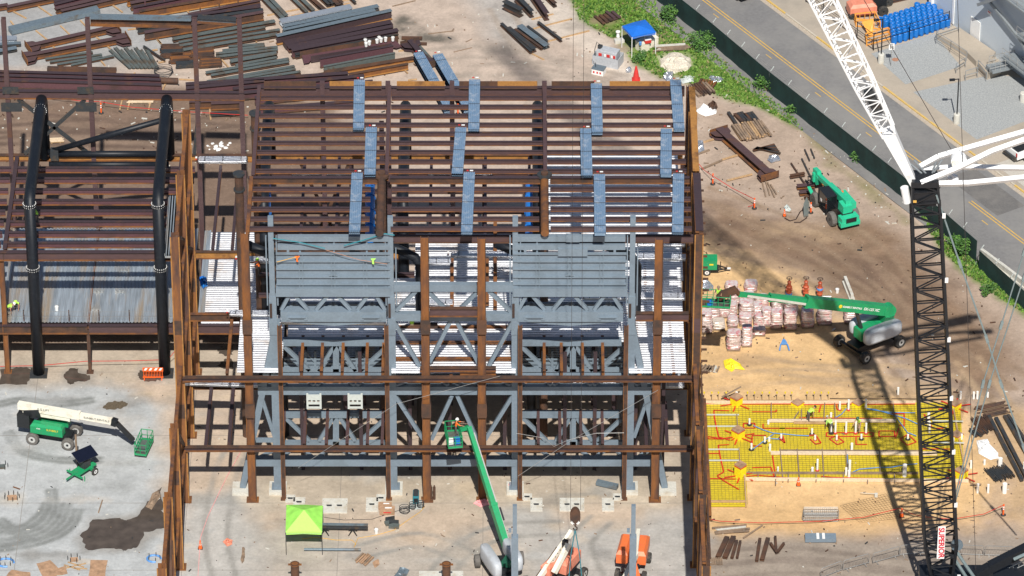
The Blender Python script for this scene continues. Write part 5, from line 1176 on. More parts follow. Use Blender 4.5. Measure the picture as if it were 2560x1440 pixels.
# white plastic buckets standing on the haunched girder
bp_ = thing('bucket', 'white plastic bucket standing on the purple haunched girder', 'bucket', (0,0,0), 'white buckets on the girder')
m = M(); m.lathe((0,0,0), [(.13,0),(.17,.38),(.18,.40),(.16,.40),(.12,.03)], 12); m.build('pail', MT['white'], bp_)
m = M(); m.path([(-.17,0,.36),(-.1,.12,.5),(.1,.12,.5),(.17,0,.36)], .012, 4); m.build('handle', MT['steel_bar'], bp_)
first = True
for x, y in ((1342,492),(1388,512),(1350,530),(1498,462),(1475,492),(1520,480),(1572,472),(1655,466)):
    c = G(*CC(x, y), .55)
    if first: bp_.location = c; first = False
    else: dup(bp_, c, x)
dup(bp_, G(902//1, 0, 0), 0) if False else None
b_ = dup(bp_, G(941,1333), 0, 'lone white bucket on the slab right of the lime canopy'); b_['group'] = ''; del b_['group']
b_ = dup(bp_, G(142,776,5.05), 0, 'lone white bucket on the ribbed floor of the left wing'); del b_['group']
# blue decking bundles on the yard ground
bundle(1046,152,1122,285, .0, .95, .9, 'tall blue grey decking bundle on the ground behind the roof, left one', 'deck_blue', 'decking bundles on the yard ground')
bundle(1094,155,1172,288, .0, 1.0, .9, 'tall blue grey decking bundle on the ground behind the roof, right one', 'deck_blue', 'decking bundles on the yard ground')
for x, y in ((655,228),): pass
# ================================================================ SMALL THINGS AROUND THE SITE
# blue canopy
def canopy(name, corners, zt, mats, label, peak=.55, leg='white', posts=None):
    t = thing(name, label, 'canopy', tuple(sum((Vector(c) for c in corners), Vector())/4-Vector((0,0,zt))))
    cc = sum((Vector(c) for c in corners), Vector())/4+Vector((0,0,peak)); m = M(); cs = [Vector(c) for c in corners]
    for i in range(4):
        a, b = cs[i], cs[(i+1) % 4]; mid_ = (a+b)/2+Vector((0,0,.06)); 
        m.add([a, mid_, cc, a+Vector((0,0,-.28)), (a+b)/2+Vector((0,0,-.2)), b, b+Vector((0,0,-.28))], [(0,1,2),(1,5,2),(3,4,1,0),(4,6,5,1)], mats[1] if False else (1 if i == 0 else 0))
    m.build('roof', [MT[mats[0]], MT[mats[1]]], t)
    for c in cs: p = M(); p.bar((c.x*.995+cc.x*.005, c.y, 0), (c.x*.995+cc.x*.005, c.y, c.z-.05), .06, .06); p.build('leg', MT[leg], t)
    g = M()
    for i in range(4): a, b = cs[i], cs[(i+1) % 4]; g.bar(a+Vector((0,0,-.15)), b+Vector((0,0,-.15)), .03, .03)
    g.build('frame', MT['steel_bar'], t); return t
zc_ = 2.35
canopy('canopy_tent', [G(1580,92,zc_), G(1640,80,zc_), G(1613,49,zc_), G(1555,65,zc_)], zc_, ('canopy_blue','canopy_blue'), 'bright blue pop up canopy on white legs on the grass', .35)
z2_ = 2.3
canopy('canopy_tent', [G(714,1330,z2_), G(805,1330,z2_), G(807,1264,z2_), G(716,1262,z2_)], z2_, ('lime','lime_pale'), 'lime green pop up canopy on the slab in front of the hall', .9, 'charcoal')
def crate(px, py, L, W, H, ang, mt, label, cat, z=0, name='crate', lid=None):
    c = G(px, py, z); t = thing(name, label, cat, tuple(c)); m = M(); m.obox(c, L, W, H*.85, ang); m.build('body', MT[mt], t)
    m = M(); m.obox(c+Vector((0,0,H*.853)), L*1.03, W*1.03, H*.15, ang); m.build('lid', MT[lid or mt], t); return t
crate(1606,124,.95,.95,.95,R_(35),'cream','cream plastic storage tank under the blue canopy, nearer one','storage box')
crate(1628,112,1.0,.9,.9,R_(35),'cream','cream plastic storage tank under the blue canopy, farther one','storage box')
crate(1619,106,.6,.4,.4,R_(20),'red','red and white cooler on top of the farther cream tank','cooler', .92, 'cooler', 'white')
c = G(1601,112,.97); m = M(); m.lathe(c, [(.12,0),(.14,.3),(.05,.34)], 8); tag(m.build('water_jug', MT['blue_pale'], loc=c), 'small pale blue jug on the nearer cream tank', 'jug')
m = M(); c = G(1548,106); m.obox(c, .9, .5, .35, R_(15)); m.bar(c+Vector((-.3,-.26,.1)), c+Vector((.2,-.14,.1)), .05, .2, 1); tag(m.build('concrete_block', [MT['concrete_block'], MT['charcoal']], loc=c), 'pale block on the grass left of the blue canopy', 'block')
c = G(1545,92); m = M(); m.tube(c, c+Vector((0,0,.5)), .18, 10, .10); m.tube(c+Vector((0,0,.5)), c+Vector((0,0,.6)), .22, 10); tag(m.build('plastic_jug', MT['white'], loc=c), 'small white jug at the left leg of the blue canopy', 'jug')
# fuel tank in its spill tray
c = G(1520,158); t = thing('fuel_tank', 'grey fuel tank with hazard labels standing in an open grey steel tray', 'tank', tuple(c)); a = R_(-22)
d = Vector((math.cos(a), math.sin(a), 0)); n = Vector((-d.y, d.x, 0)); m = M()
for s in (-1, 1): m.bar(c+n*s*.75-d*1.25+Vector((0,0,.5)), c+n*s*.75+d*1.25+Vector((0,0,.5)), .05, 1.0); m.bar(c+d*s*1.25-n*.77+Vector((0,0,.5)), c+d*s*1.25+n*.77+Vector((0,0,.5)), .05, 1.0)
m.obox(c+Vector((0,0,.02)), 2.5, 1.5, .1, a); m.build('spill_tray', mat('tray_grey', (.42,.44,.47), .5), t)
m = M(); m.obox(c+Vector((0,0,.3)), 2.0, 1.0, 1.15, a); m.obox(c+d*.2+Vector((0,0,1.45)), 1.7, .75, .12, a); m.build('tank_body', MT['tray_grey'], t)
for k, s in ((-.6,-1), (.2,-1), (.75,-1)): m = M(); q = c+d*k+n*s*.52+Vector((0,0,1.1)); m.bar(q-d*.16, q+d*.16, .03, .3); m.build('hazard_label', MT['red'], t)
m = M(); m.bar(c+d*.5-n*.53+Vector((0,0,1.1)), c+d*.68-n*.53+Vector((0,0,1.1)), .03, .3); m.bar(c-d*.2-n*.53+Vector((0,0,1.1)), c-d*.0-n*.53+Vector((0,0,1.1)), .03, .3); m.build('notice', MT['white'], t)
m = M(); q = c-d*.8+Vector((0,0,1.45)); m.obox(q, .4, .3, .35, a); m.path([q+Vector((0,0,.35)), q+Vector((-.3,0,.7)), q+Vector((-.5,-.3,.1)), q+Vector((-.6,-.6,-1.2))], .035, 6); m.build('pump', MT['charcoal'], t)
c = G(1497,183); t = thing('generator_box', 'white boxed unit with a grey lid and red stickers beside the fuel tank', 'equipment', tuple(c)); m = M(); m.obox(c, 1.15, .8, .55, a); m.build('body', MT['white'], t)
m = M(); m.obox(c+Vector((0,0,.553)), 1.2, .85, .1, a); m.build('lid', MT['mill_blue'], t); m = M()
for k in (-.35, .0, .3): q = c+d*k-n*.41+Vector((0,0,.28)); m.bar(q-d*.08, q+d*.08, .02, .2)
m.build('sticker', MT['red'], t); m = M(); q = c+Vector((-.3,0,.65)); m.path([q, q+Vector((0,.3,.3)), q+Vector((-.2,.5,.1))], .03, 5); m.build('hose', MT['charcoal'], t)
c = G(1572,178); m = M(); m.blob(c, .3, .35, .45, .15, 8, 5); tag(m.build('wrapped_bundle', MT['foil'], loc=c), 'small shiny wrapped bundle right of the fuel tank', 'bundle')
# cones
def cone_proto():
    t = thing('traffic_cone', 'orange cone', 'traffic cone', (0,0,0)); m = M(); m.box(-.2,.2,-.2,.2,0,.04); m.build('base', MT['charcoal'], t)
    m = M(); m.lathe((0,0,.04), [(.17,0),(.135,.22),(.04,.78),(.03,.80)], 12); m.build('cone_body', MT['orange'], t)
    for z, r in ((.40,.108),(.58,.076)): m = M(); m.lathe((0,0,z), [(r+.006,0),(r-.02,.11)], 12); m.build('reflective_band', MT['white'], t)
    return t
def deli_proto():
    t = thing('delineator_post', 'orange post', 'delineator', (0,0,0)); m = M(); m.lathe((0,0,0), [(.24,0),(.24,.05),(.1,.09)], 10); m.build('base', MT['charcoal'], t)
    m = M(); m.lathe((0,0,.05), [(.075,0),(.06,.9),(.05,.98),(.085,1.0),(.06,1.06)], 10); m.build('post_body', MT['orange'], t)
    for z in (.6, .8): m = M(); m.lathe((0,0,z), [(.074,0),(.070,.1)], 10); m.build('reflective_band', MT['white'], t)
    return t
cp_ = cone_proto(); dp_ = deli_proto(); u1 = u2 = True
for px, py, lb in ((501,1371,'orange cone on the slab just right of the lower brown columns'),(1996,1213,'orange cone at the lower edge of the yellow formwork'),(2254,1291,'orange cone inside the crane shadow below the formwork'),(1961,540,'small leaning orange cone at the left of the dark hose ring')):
    s = 1.0 if px != 1961 else .85
    if u1: cp_.location = G(px, py); cp_['label'] = lb; u1 = False
    else: dup(cp_, G(px, py), 0, lb, sc=s)
for px, py, lb in ((253,283,'orange delineator post behind the left frame, holding the red line'),(1782,460,'orange delineator post right of the hall, upper left end of the red line'),(1886,521,'orange delineator post at the lower end of the red line'),(2027,532,'orange delineator post left of the telehandler wheels'),(2508,1288,'leaning orange delineator post at the right edge below the white pipes'),(1145,285,'orange delineator post seen through the roof purlins'),(55,262,'orange delineator post seen between the first posts of the left frame')):
    if u2: dp_.location = G(px, py); dp_['label'] = lb; u2 = False
    else: dup(dp_, G(px, py), 0, lb)
c = G(1590,200); t = thing('cone_stack', 'tall stack of faded red cones on the dirt beside the grass', 'traffic cone', tuple(c)); 
m = M(); m.box(c.x-.38, c.x+.38, c.y-.35, c.y+.35, 0, .12); m.build('base', MT['red'], t)
m = M(); m.lathe(c+Vector((0,0,.12)), [(.32,0),(.26,.35),(.27,.36),(.2,.75),(.21,.76),(.13,1.1),(.08,1.35),(.05,1.4)], 12); m.build('stacked_cones', MT['red'], t)
# red lines
for pts, lb in (([(1726,385,.6),(1760,425,.4),(1782,440,1.0),(1830,470,.5),(1886,498,1.0),(1884,512,.4),(1870,517,.05)],'red caution line from the hall to the two delineator posts'), ([(1748,1293,.5),(1800,1303,.4),(1900,1307,.35),(2050,1303,.35),(2160,1293,.4),(2251,1270,.8),(2280,1285,.4),(2312,1292,.35),(2380,1298,.4),(2460,1285,.5),(2508,1263,1.0)],'long red caution line below the yellow formwork'),
    ([(130,243,.6),(200,252,.5),(249,254,1.0),(330,268,.5),(480,280,.5),(620,288,.5)],'red caution line behind the left frame'), ([(0,916,.4),(100,914,.4),(215,903,1.0),(330,902,.9),(420,899,1.0),(437,878,1.6)],'red caution line strung between the feet of the left wing')):
    m = M(); m.path([G(*p) for p in pts], .03, 4); tag(m.build('caution_line', MT['red'], loc=G(*pts[0])), lb, 'caution line')
m = M(); m.path([G(604,1125,.04), G(568,1190,.04), G(520,1290,.04), G(501,1345,.05), G(495,1440,.04)], .03, 4); tag(m.build('hose', MT['pink'], loc=G(501,1345)), 'thin pinkish hose running down the slab to the orange cone', 'hose')
# orange plastic barricade
c = G(383,946); t = thing('barricade', 'orange plastic barricade with striped top beside the right black pipe foot', 'barricade', tuple(c)); m = M(); w = .88
for z in (.12, .8): m.bar(c+Vector((-w,0,z)), c+Vector((w,0,z)), .08, .1)
for k in range(13): x = -w+.07+k*(2*w-.14)/12; m.bar(c+Vector((x,0,.15)), c+Vector((x,0,.78)), .04, .05)
for s in (-1, 1): m.bar(c+Vector((s*w*.85,-.3,.05)), c+Vector((s*w*.85,.3,.05)), .08, .1)
m.build('fence_panel', MT['orange'], t); m = M(); m.bar(c+Vector((-w,0,.98)), c+Vector((w,0,.98)), .07, .26); m.build('top_board', MT['orange'], t)
for x in (-.62,-.2,.25,.65): m = M(); m.plate([c+Vector((x-.16,-.045,.86)), c+Vector((x+.04,-.045,.86)), c+Vector((x+.18,-.045,1.1)), c+Vector((x-.02,-.045,1.1))], (0,-1,0), .01); m.build('stripe', MT['white'], t)
# crowd barriers
def crowd(a, b, label):
    a = G(*a); b = G(*b); d = (b-a).normalized(); t = thing('crowd_barrier', label, 'barrier', tuple((a+b)/2), 'steel crowd barriers'); m = M(); L = (b-a).length
    z = Vector((0,0,1)); m.path([a+z*.12, a+z*.95, a+d*.12+z*1.07, b-d*.12+z*1.07, b+z*.95, b+z*.12], .028, 5); m.tube(a+z*.17, b+z*.17, .025, 5); m.build('frame', MT['steel_bar'], t)
    m = M(); k = .14
    while k < L-.1: m.tube(a+d*k+z*.17, a+d*k+z*1.0, .010, 4); k += .13
    m.build('bars', MT['steel_bar'], t)
    for f in (.15, .85):
        c = a.lerp(b, f); n = Vector((-d.y, d.x, 0)); m = M(); m.bar(c-n*.32+z*.03, c+n*.32+z*.03, .05, .03); m.bar(c+z*.03, c+z*.17, .04, .04); m.build('foot', MT['steel_bar'], t)
for a, b, lb in (((2052,1448),(2104,1428),'crowd barrier cut by the bottom edge, leftmost of the row'),((2108,1428),(2172,1410),'crowd barrier second from the left in the row at the bottom'),((2182,1410),(2248,1392),'crowd barrier just left of the crane shadow'),((2250,1390),(2310,1385),'crowd barrier inside the crane shadow'),((2388,1388),(2458,1391),'crowd barrier just right of the crane mast'),((2462,1391),(2532,1393),'crowd barrier second to the right of the crane mast'),((2535,1393),(2600,1396),'crowd barrier at the right edge of the photo')): crowd(a, b, lb)
c = G(2052,1297); t = thing('barrier_stack', 'stack of steel crowd barriers lying flat on the sand', 'barrier', tuple(c))
for k in range(6):
    z = .08+k*.09; o = Vector((random.uniform(-.08,.08), -.0+k*.10, 0)); m = M(); q = [c+o+Vector(v) for v in ((-1.4,-.45,z),(1.35,-.45,z),(1.45,-.3,z),(1.42,.4,z),(-1.4,.4,z),(-1.48,-.3,z),(-1.4,-.45,z))]
    m.path(q, .028, 5)
    for j in range(17): x = -1.3+j*.16; m.tube(c+o+Vector((x,-.45,z)), c+o+Vector((x,.4,z)), .010, 3)
    m.build('barrier_frame', MT['steel_bar'], t)
# grey wrapped sections and steel mesh sheet on the sand
c = G(2052,1355); t = thing('duct_bundle', 'two blue grey lengths strapped together with white tape on the grey dirt', 'bundle', tuple(c)); 
for k in (0, 1): m = M(); m.bar(c+Vector((-1.3,.0+k*.42,.28)), c+Vector((1.25,.0+k*.42,.28)), .38, .36); m.build('duct_length', MT['grey_paint'], t)
for x in (-.25, .22): m = M(); m.bar(c+Vector((x,-.2,.475)), c+Vector((x,.62,.475)), .22, .02); m.build('tape', MT['tarp_white'], t)
m = M(); m.bar(c+Vector((1.25,-.3,.06)), c+Vector((1.25,.5,.06)), .1, .1); m.bar(c+Vector((-.9,-.3,.06)), c+Vector((-.9,.5,.06)), .1, .1); m.build('bearer', MT['lumber_old'], t)
m = M(); p0, p1, p2, p3 = G(2100,1265), G(2215,1235), G(2262,1295), G(2150,1308)
for i in range(17): f = i/16; m.tube(p0.lerp(p1, f)+Vector((0,0,.03)), p3.lerp(p2, f)+Vector((0,0,.03)), .008, 3, mi=0)
for i in range(13): f = i/12; m.tube(p0.lerp(p3, f)+Vector((0,0,.032)), p1.lerp(p2, f)+Vector((0,0,.032)), .008, 3, mi=0)
tag(m.build('mesh_sheet', MT['rebar'], loc=p0), 'thin steel mesh sheet lying on the sand under the crane shadow', 'mesh')
# crumpled sheets
def crumple(name, pts, mt, label, cat, h=.35, seed=1, n=6, z=0):
    rs = random.Random(seed); c = sum((G(x, y, z) for x, y in pts), Vector())/len(pts); ring = [G(x, y, z) for x, y in pts]; m = M(); vs = []; k = len(ring)*2
    rr = []
    for i, p in enumerate(ring): rr += [p, (p+ring[(i+1) % len(ring)])/2]
    for j in range(n+1):
        for p in rr: q = c.lerp(p, j/n); vs.append((q.x+rs.uniform(-.06,.06), q.y+rs.uniform(-.06,.06), z+.03+(0 if j == n else rs.uniform(.05, 1)*h*(1-j/n*.6))))
    fs = [(j*k+i, j*k+(i+1) % k, (j+1)*k+(i+1) % k, (j+1)*k+i) for j in range(n) for i in range(k)]
    m.add(vs, fs); o = m.build(name, MT[mt], loc=c); tag(o, label, cat)
    ar = sum(ring[i].x*ring[(i+1) % len(ring)].y-ring[(i+1) % len(ring)].x*ring[i].y for i in range(len(ring)))
    return o
crumple('white_sheet', [(2440,1102),(2470,1098),(2474,1112),(2497,1133),(2497,1145),(2475,1150),(2448,1135),(2442,1118)], 'tarp_white', 'crumpled white sheet on the sand right of the yellow formwork', 'sheet', .4, 3)
crumple('yellow_sheet', [(1808,902),(1828,897),(1850,910),(1862,925),(1838,922),(1828,930),(1812,920)], 'tarp_yellow', 'crumpled yellow sheet lying on the sand beside the bags', 'sheet', .3, 4)
crumple('foil_sheet', [(1770,183+12),(1776,190),(1810,195),(1805,205),(1780,208)], 'foil', 'shiny crumpled sheet at the grass edge behind the east roof corner', 'sheet', .3, 5)
crumple('wrapped_pile', [(1655,195),(1660,182),(1683,184),(1684,200),(1665,204)], 'foil', 'wrapped grey pile at the grass edge right of the red cone stack', 'bundle', .6, 6)
crumple('grey_sheet', [(1700,200),(1710,190),(1735,192),(1735,205),(1705,210)], 'grey_white', 'pale grey sheet on the grass behind the east roof corner', 'sheet', .3, 7)
crumple('debris_pile', [(1738,280),(1755,262),(1790,272),(1792,285),(1765,292)], 'tarp_white', 'pile of white and rusty debris right of the east roof corner', 'debris', .5, 8)
crumple('wrapped_pile', [(1732,372),(1735,355),(1758,355),(1760,375),(1738,388)], 'foil', 'shiny wrapped pile close against the east wall', 'bundle', .9, 9)
crumple('wrapped_pile', [(1730,345),(1732,332),(1742,332),(1742,345)], 'foil', 'smaller shiny wrapped pile above the one against the east wall', 'bundle', .6, 10)
crumple('foil_sheet', [(1918,400),(1925,388),(1945,388),(1952,402),(1930,408)], 'foil', 'shiny crumpled sheet at the end of the dark pile right of the hall', 'sheet', .35, 11)
crumple('scrap_pile', [(1768,264),(1785,258),(1795,268),(1790,278),(1772,276)], 'rust_dark', 'small rusty scrap heap on top of the white debris', 'debris', .8, 12)
crumple('plastic_wrap', [(1742,705),(1765,698),(1785,715),(1780,728),(1745,728)], 'foil', 'crumpled clear wrap beside the lift basket near the east wall', 'debris', .5, 13)
for k, (x, y, lb) in enumerate(((620,372,'scatter of white paper on the dirt behind the brown columns'),)):
    m = M()
    for i in range(16):
        q = G(530+random.uniform(-14,45), 362+random.uniform(-8,12)); w = random.uniform(.08,.28); m.blob(q, w, w*1.2, .06, .3, 6, 2)
    o = m.build('paper_scraps', MT['tarp_white'], kind='stuff'); o['label'] = lb; o['category'] = 'debris'
crumple('grey_sheet', [(1960,518),(1968,512),(1977,525),(1975,530),(1962,528)], 'grey_white', 'torn grey sheet on the rubble left of the telehandler', 'sheet', .2, 14)
m = M(); m.path([G(x, y, .08) for x, y in ((1962,545),(1975,552),(1990,548),(2000,530),(2012,520),(2020,530),(2016,545),(2000,556),(1985,556))], .05, 5); tag(m.build('hose_ring', MT['dark_iron'], loc=G(1990,548)), 'dark hose lying in a ring on pale rubble', 'hose')
c = G(2012,540); m = M(); m.plate([c+Vector((-.1,-.3,0)), c+Vector((.25,-.2,.1)), c+Vector((.3,.2,1.3)), c+Vector((.1,.3,1.8)), c+Vector((-.15,.1,1.2))], (1,0,.2), .06); tag(m.build('leaning_sheet', MT['mill'], loc=c), 'grey sheet standing on edge left of the orange delineator near the telehandler', 'sheet')
# hose coils in the yard and on the slab
def coil(px, py, r, mt, label, n=3):
    c = G(px, py); m = M(); pts = [c+Vector((math.cos(t*.35)*r*(1+.08*math.sin(t)), math.sin(t*.35)*r*(1+.08*math.cos(t*1.3)), .05+.012*t)) for t in range(int(18*n))]
    m.path(pts, .03, 5); tag(m.build('hose_coil', MT[mt], loc=c), label, 'hose')
coil(410,185,.85,'charcoal','thin black cable coiled on the dirt beside the third tall post'); coil(1012,1281,.42,'charcoal','black cable coil on the slab right of the cardboard boxes'); coil(1032,1272-0,.28,'charcoal','small black cable coil left of the blue welder'); coil(1052,1269,.28,'charcoal','small black cable coil right under the blue welder')
m = M(); m.path([G(x, y, .03) for x, y in ((755,1347),(790,1343),(840,1350),(880,1350),(890,1360),(885,1368),(895,1345),(940,1338),(985,1325),(1020,1300),(1050,1280),(1062,1265))], .025, 4); tag(m.build('extension_cord', MT['rope_yellow'], loc=G(880,1350)), 'long yellow extension cord snaking on the slab right of the lime canopy', 'cord')
m = M(); m.path([G(x, y, .03) for x, y in ((810,1293),(860,1300),(930,1298),(960,1288),(1000,1275),(1040,1258))], .02, 4); tag(m.build('extension_cord', MT['charcoal'], loc=G(930,1298)), 'thin dark cord from the lime canopy towards the cardboard boxes', 'cord')
# precast pads with slots
def pad(px, py, L, W, slots, label, H=.12):
    c = G(px, py); t = thing('concrete_pad', label, 'concrete pad', tuple(c), 'precast concrete pads on the slab'); m = M(); m.box(c.x-L/2, c.x+L/2, c.y-W/2, c.y+W/2, 0, H); m.build('slab_block', MT['concrete_block'], t)
    for s in slots: m = M(); m.box(c.x+s-.2, c.x+s+.2, c.y-.14, c.y+.1, H+.001, H+.006); m.box(c.x+s-.25, c.x+s-.1, c.y-.05, c.y+.05, H+.006, H+.03); m.build('slot', MT['charcoal'], t)
    m = M()
    for sx_ in (-1, 1):
        for k in (-.3, 0, .3): m.tube((c.x+sx_*(L/2-.08), c.y+k*W, H), (c.x+sx_*(L/2-.08), c.y+k*W, H+.10), .02, 5)
    m.build('dowels', MT['steel_bar'], t)
for i, (px, py, L, W, s, lb) in enumerate(((726,1248,.8,1.0,(0,),'small concrete pad behind the lime canopy, upper left'),(748,1257,1.0,1.3,(0,),'concrete pad partly hidden by the lime canopy'),(837,1266,2.1,2.0,(-.45,.4),'large concrete pad with two slots right of the lime canopy'),(930,1263,1.0,1.9,(0,),'tall concrete pad left of the cardboard boxes'),(953,1247,.8,1.0,(0,),'small concrete pad above the cardboard boxes'),
    (1318,1244,.8,.9,(0,),'small concrete pad, left one of the right bay'),(1341,1263,1.0,1.8,(0,),'tall concrete pad left of the crane hook'),(1430,1263,2.05,1.8,(-.4,.4),'large concrete pad with two slots behind the crane hook'),(1520,1263,1.0,1.8,(0,),'tall concrete pad right of the crane hook'),(1544,1244,.8,.9,(0,),'small concrete pad, right one of the right bay'),(1103,1441,3.6,1.2,(),'long concrete pad under the right rusty pipe stub'))): pad(px, py, L, W, s, lb)
# welder, boxes, tools
c = G(1040,1255); t = thing('welding_machine', 'dark blue welding machine standing on a slatted pallet beside a brown column', 'welder', tuple(c)); m = M(); m.obox(c+Vector((0,0,.15)), .5, .95, .75, 0); m.build('cabinet', MT['teal'], t)
m = M(); m.obox(c+Vector((0,0,.905)), .44, .85, .06, 0); m.obox(c+Vector((0,.2,.97)), .3, .3, .12, 0); m.build('top', MT['charcoal'], t)
m = M(); m.obox(c+Vector((0,-.485,.3)), .36, .02, .4, 0); m.build('control_panel', MT['lift_black'], t)
c = G(1040,1263); m = M()
for k in range(8): m.obox(c+Vector((0,-.6+k*.17,.06)), 1.0, .09, .03)
for x in (-.45,0,.45): m.obox(c+Vector((x,0,0)), .08, 1.3, .055)
tag(m.build('pallet', MT['grey_white'], loc=c), 'grey slatted pallet under the blue welding machine', 'pallet')
for px, py, L, W, H, lb in ((968,1283,1.25,.6,.55,'larger brown cardboard box with red print on the slab'),(963,1271,1.1,.5,.5,'brown cardboard box right behind the larger printed one')):
    c = G(px, py); t = thing('cardboard_box', lb, 'box', tuple(c)); m = M(); m.obox(c, L, W, H); m.build('carton', MT['plywood'], t); m = M(); m.obox(c+Vector((0,-W/2-.003,H*.4)), L*.5, .005, H*.2); m.build('red_print', MT['red'], t); m = M(); m.obox(c+Vector((.1,0,H+.001)), L*.45, W*.3, .008); m.build('paper_label', MT['white'], t)
for px, py, an, lb in ((975,1310,.3,'grey equipment case lying open on the slab, left one'),(985,1318,-.1,'grey equipment case lying open on the slab, right one')):
    c = G(px, py); t = thing('tool_case', lb, 'tool case', tuple(c)); m = M(); m.obox(c, .85, .5, .22, an); m.build('case', MT['mill'], t); m = M(); m.obox(c+Vector((0,.28,.1)), .8, .06, .45, an); m.build('case_lid', MT['charcoal'], t)
for i, (px, py) in enumerate(((735,1262),)): pass
c = G(1082,1248); m = M()
for k in (-.13, .13): m.tube(c+Vector((k,0,0)), c+Vector((k,0,1.25)), .11, 8); m.tube(c+Vector((k,0,1.25)), c+Vector((k,0,1.42)), .05, 6)
tag(m.build('gas_cylinders', MT['rust_dark'], loc=c), 'pair of brown gas cylinders right of the second brown column foot', 'gas cylinder')
for a, b, z, w, lb, mt in (((800,1310),(920,1312),.55,.18,'grey square tube on black stands right of the lime canopy, farther one','mill_blue'),((800,1318),(920,1320),.55,.16,'dark square tube on black stands right of the lime canopy','charcoal')):
    p = G(*a, z); q = G(*b, z); m = M(); m.bar(p, q, w, .14); tag(m.build('square_tube', MT[mt], loc=(p+q)/2), lb, 'steel tube')
for px, lb in ((812,'black folding trestle at the left end of the square tubes'),(882,'black folding trestle near the right end of the square tubes')):
    c = G(px, 1334); m = M()
    for s in (-1, 1): m.bar(c+Vector((s*.35,-.35,0)), c+Vector((0,0,.5)), .06, .06); m.bar(c+Vector((s*.35,.35,0)), c+Vector((0,0,.5)), .06, .06)
    m.bar(c+Vector((-.2,0,.48)), c+Vector((.2,0,.48)), .1, .05); tag(m.build('trestle', MT['lift_black'], loc=c), lb, 'trestle', 'trestles by the lime canopy')
pile('board_pile', 912, 1400, 1.5, 1.0, 6, R_(62), ('lumber_old','plywood'), 'fan of old boards on the slab at the bottom, right of the left pipe stub', layers=1, jit=.2)
crumple('plywood_scrap', [(930,1408),(945,1398),(950,1410),(938,1420)], 'plywood', 'torn plywood scrap beside the fan of boards', 'scrap', .05, 31)
crumple('grey_sheet', [(985,1440),(1000,1418),(1025,1425),(1010,1450)], 'mill_blue', 'crumpled grey sheets at the bottom edge left of the right pipe stub', 'sheet', .3, 32)
crumple('pink_sheet', [(1184,1258),(1200,1249),(1222,1250),(1224,1262),(1200,1268)], 'pink', 'crumpled pink sheet at the foot of the third brown column', 'sheet', .35, 33)
crumple('pink_sheet', [(1268,1222),(1275,1208),(1284,1215),(1282,1228),(1272,1230)], 'pink', 'crumpled pink sheet at the foot of the grey middle tower', 'sheet', .5, 34)
crumple('tangled_hose', [(558,1355),(568,1345),(580,1350),(582,1362),(568,1366)], 'salmon', 'tangle of red and blue hose on the slab right of the orange cone', 'hose', .2, 35)
crumple('mud_scrap', [(603,1400),(607,1368),(612,1370),(612,1395),(606,1410)], 'lumber_old', 'dark muddy scrap on the slab below the first brown column', 'scrap', .1, 36)
crumple('plywood_scrap', [(365,1268),(380,1235),(398,1225),(402,1240),(378,1275)], 'lumber_old', 'boards and scraps beside the puddle at the lower brown columns', 'scrap', .3, 37)
# rusty pipe stubs in the foreground
for px, lb in ((737,'rusty pipe column stub cut by the bottom edge below the lime canopy'),(1116,'rusty pipe column stub cut by the bottom edge left of the green lift')):
    c = V(px, 1408, -44.2); t = thing('pipe_stub', lb, 'pipe', (c.x, -44.2, 0)); m = M(); m.lathe((c.x, -44.2, 0), [(.34,0),(.34,c.z),(.29,c.z),(.29,c.z-.6)], 18); m.build('pipe', MT['rust_dark'], t)
    m = M(); m.lathe((c.x, -44.2, c.z-.12), [(.345,0),(.40,0),(.40,.06),(.345,.06)], 18)
    for s in (-1, 1): m.box(c.x+s*.45-.1, c.x+s*.45+.1, -44.25, -44.15, c.z-.2, c.z-.06)
    m.build('collar', MT['rust'], t)
# anchor bolt groups and plywood at the lower left
for px, py, n, r, mt, lb in ((30,1245,9,.62,'plywood','ring of anchor bolts around a plywood plate at the left of the slab'),(2,1168,7,.6,'mill','ring of anchor bolts cut by the left edge'),(14,1408,8,.6,'blue_pale','ring of anchor bolts with blue hose at the lower left corner'),(185,1400,6,.5,'plywood','anchor bolts among plywood at the bottom left'),(385,1398,5,.5,'blue_pale','anchor bolts beside the foot of the lower brown columns')):
    c = G(px, py); t = thing('anchor_bolts', lb, 'anchor bolts', tuple(c))
    for k in range(n): a = k*2*math.pi/n; m = M(); m.tube(c+Vector((r*math.cos(a), r*.8*math.sin(a), 0)), c+Vector((r*math.cos(a), r*.8*math.sin(a), .42)), .035, 5); m.build('bolt', MT['charcoal'], t)
    m = M()
    if mt == 'blue_pale': m.path([c+Vector((r*1.15*math.cos(a), r*.95*math.sin(a), .06)) for a in [k*.5 for k in range(11)]], .09, 6); m.build('blue_hose', MT[mt], t)
    else: m.obox(c, r*1.3, r*1.0, .1, .1); m.build('plate', MT[mt], t)
for pts, lb, sd in (([(90,1410),(127,1400),(150,1425),(140,1445),(110,1450)],'warped plywood sheet at the bottom left, leftmost large one',41),([(225,1400),(268,1401),(262,1450),(220,1450)],'square plywood sheet at the bottom left, rightmost one',42),([(15,1440),(30,1425),(75,1432),(80,1455),(10,1455)],'plywood sheet cut by the bottom edge at the left corner',43),([(130,1425),(165,1415),(170,1435),(140,1440)],'small plywood sheet between the two large ones',44)):
    crumple('plywood_sheet', pts, 'plywood', lb, 'plywood', .06, sd, 3)
for i, (x1, y1, x2, y2) in enumerate(((165,1420,215,1408),(160,1412,200,1425),(170,1405,210,1418),(185,1420,218,1422))): stick(I_, x1, y1, x2, y2, 'short board in the messy heap at the bottom left', .12, .05, 'lumber', 'boards in the bottom left heap')
stick(I_, 246,1282,256,1250, 'short muddy stick standing out on the grey slab left of the big puddle', .1, .06, 'lumber_old')
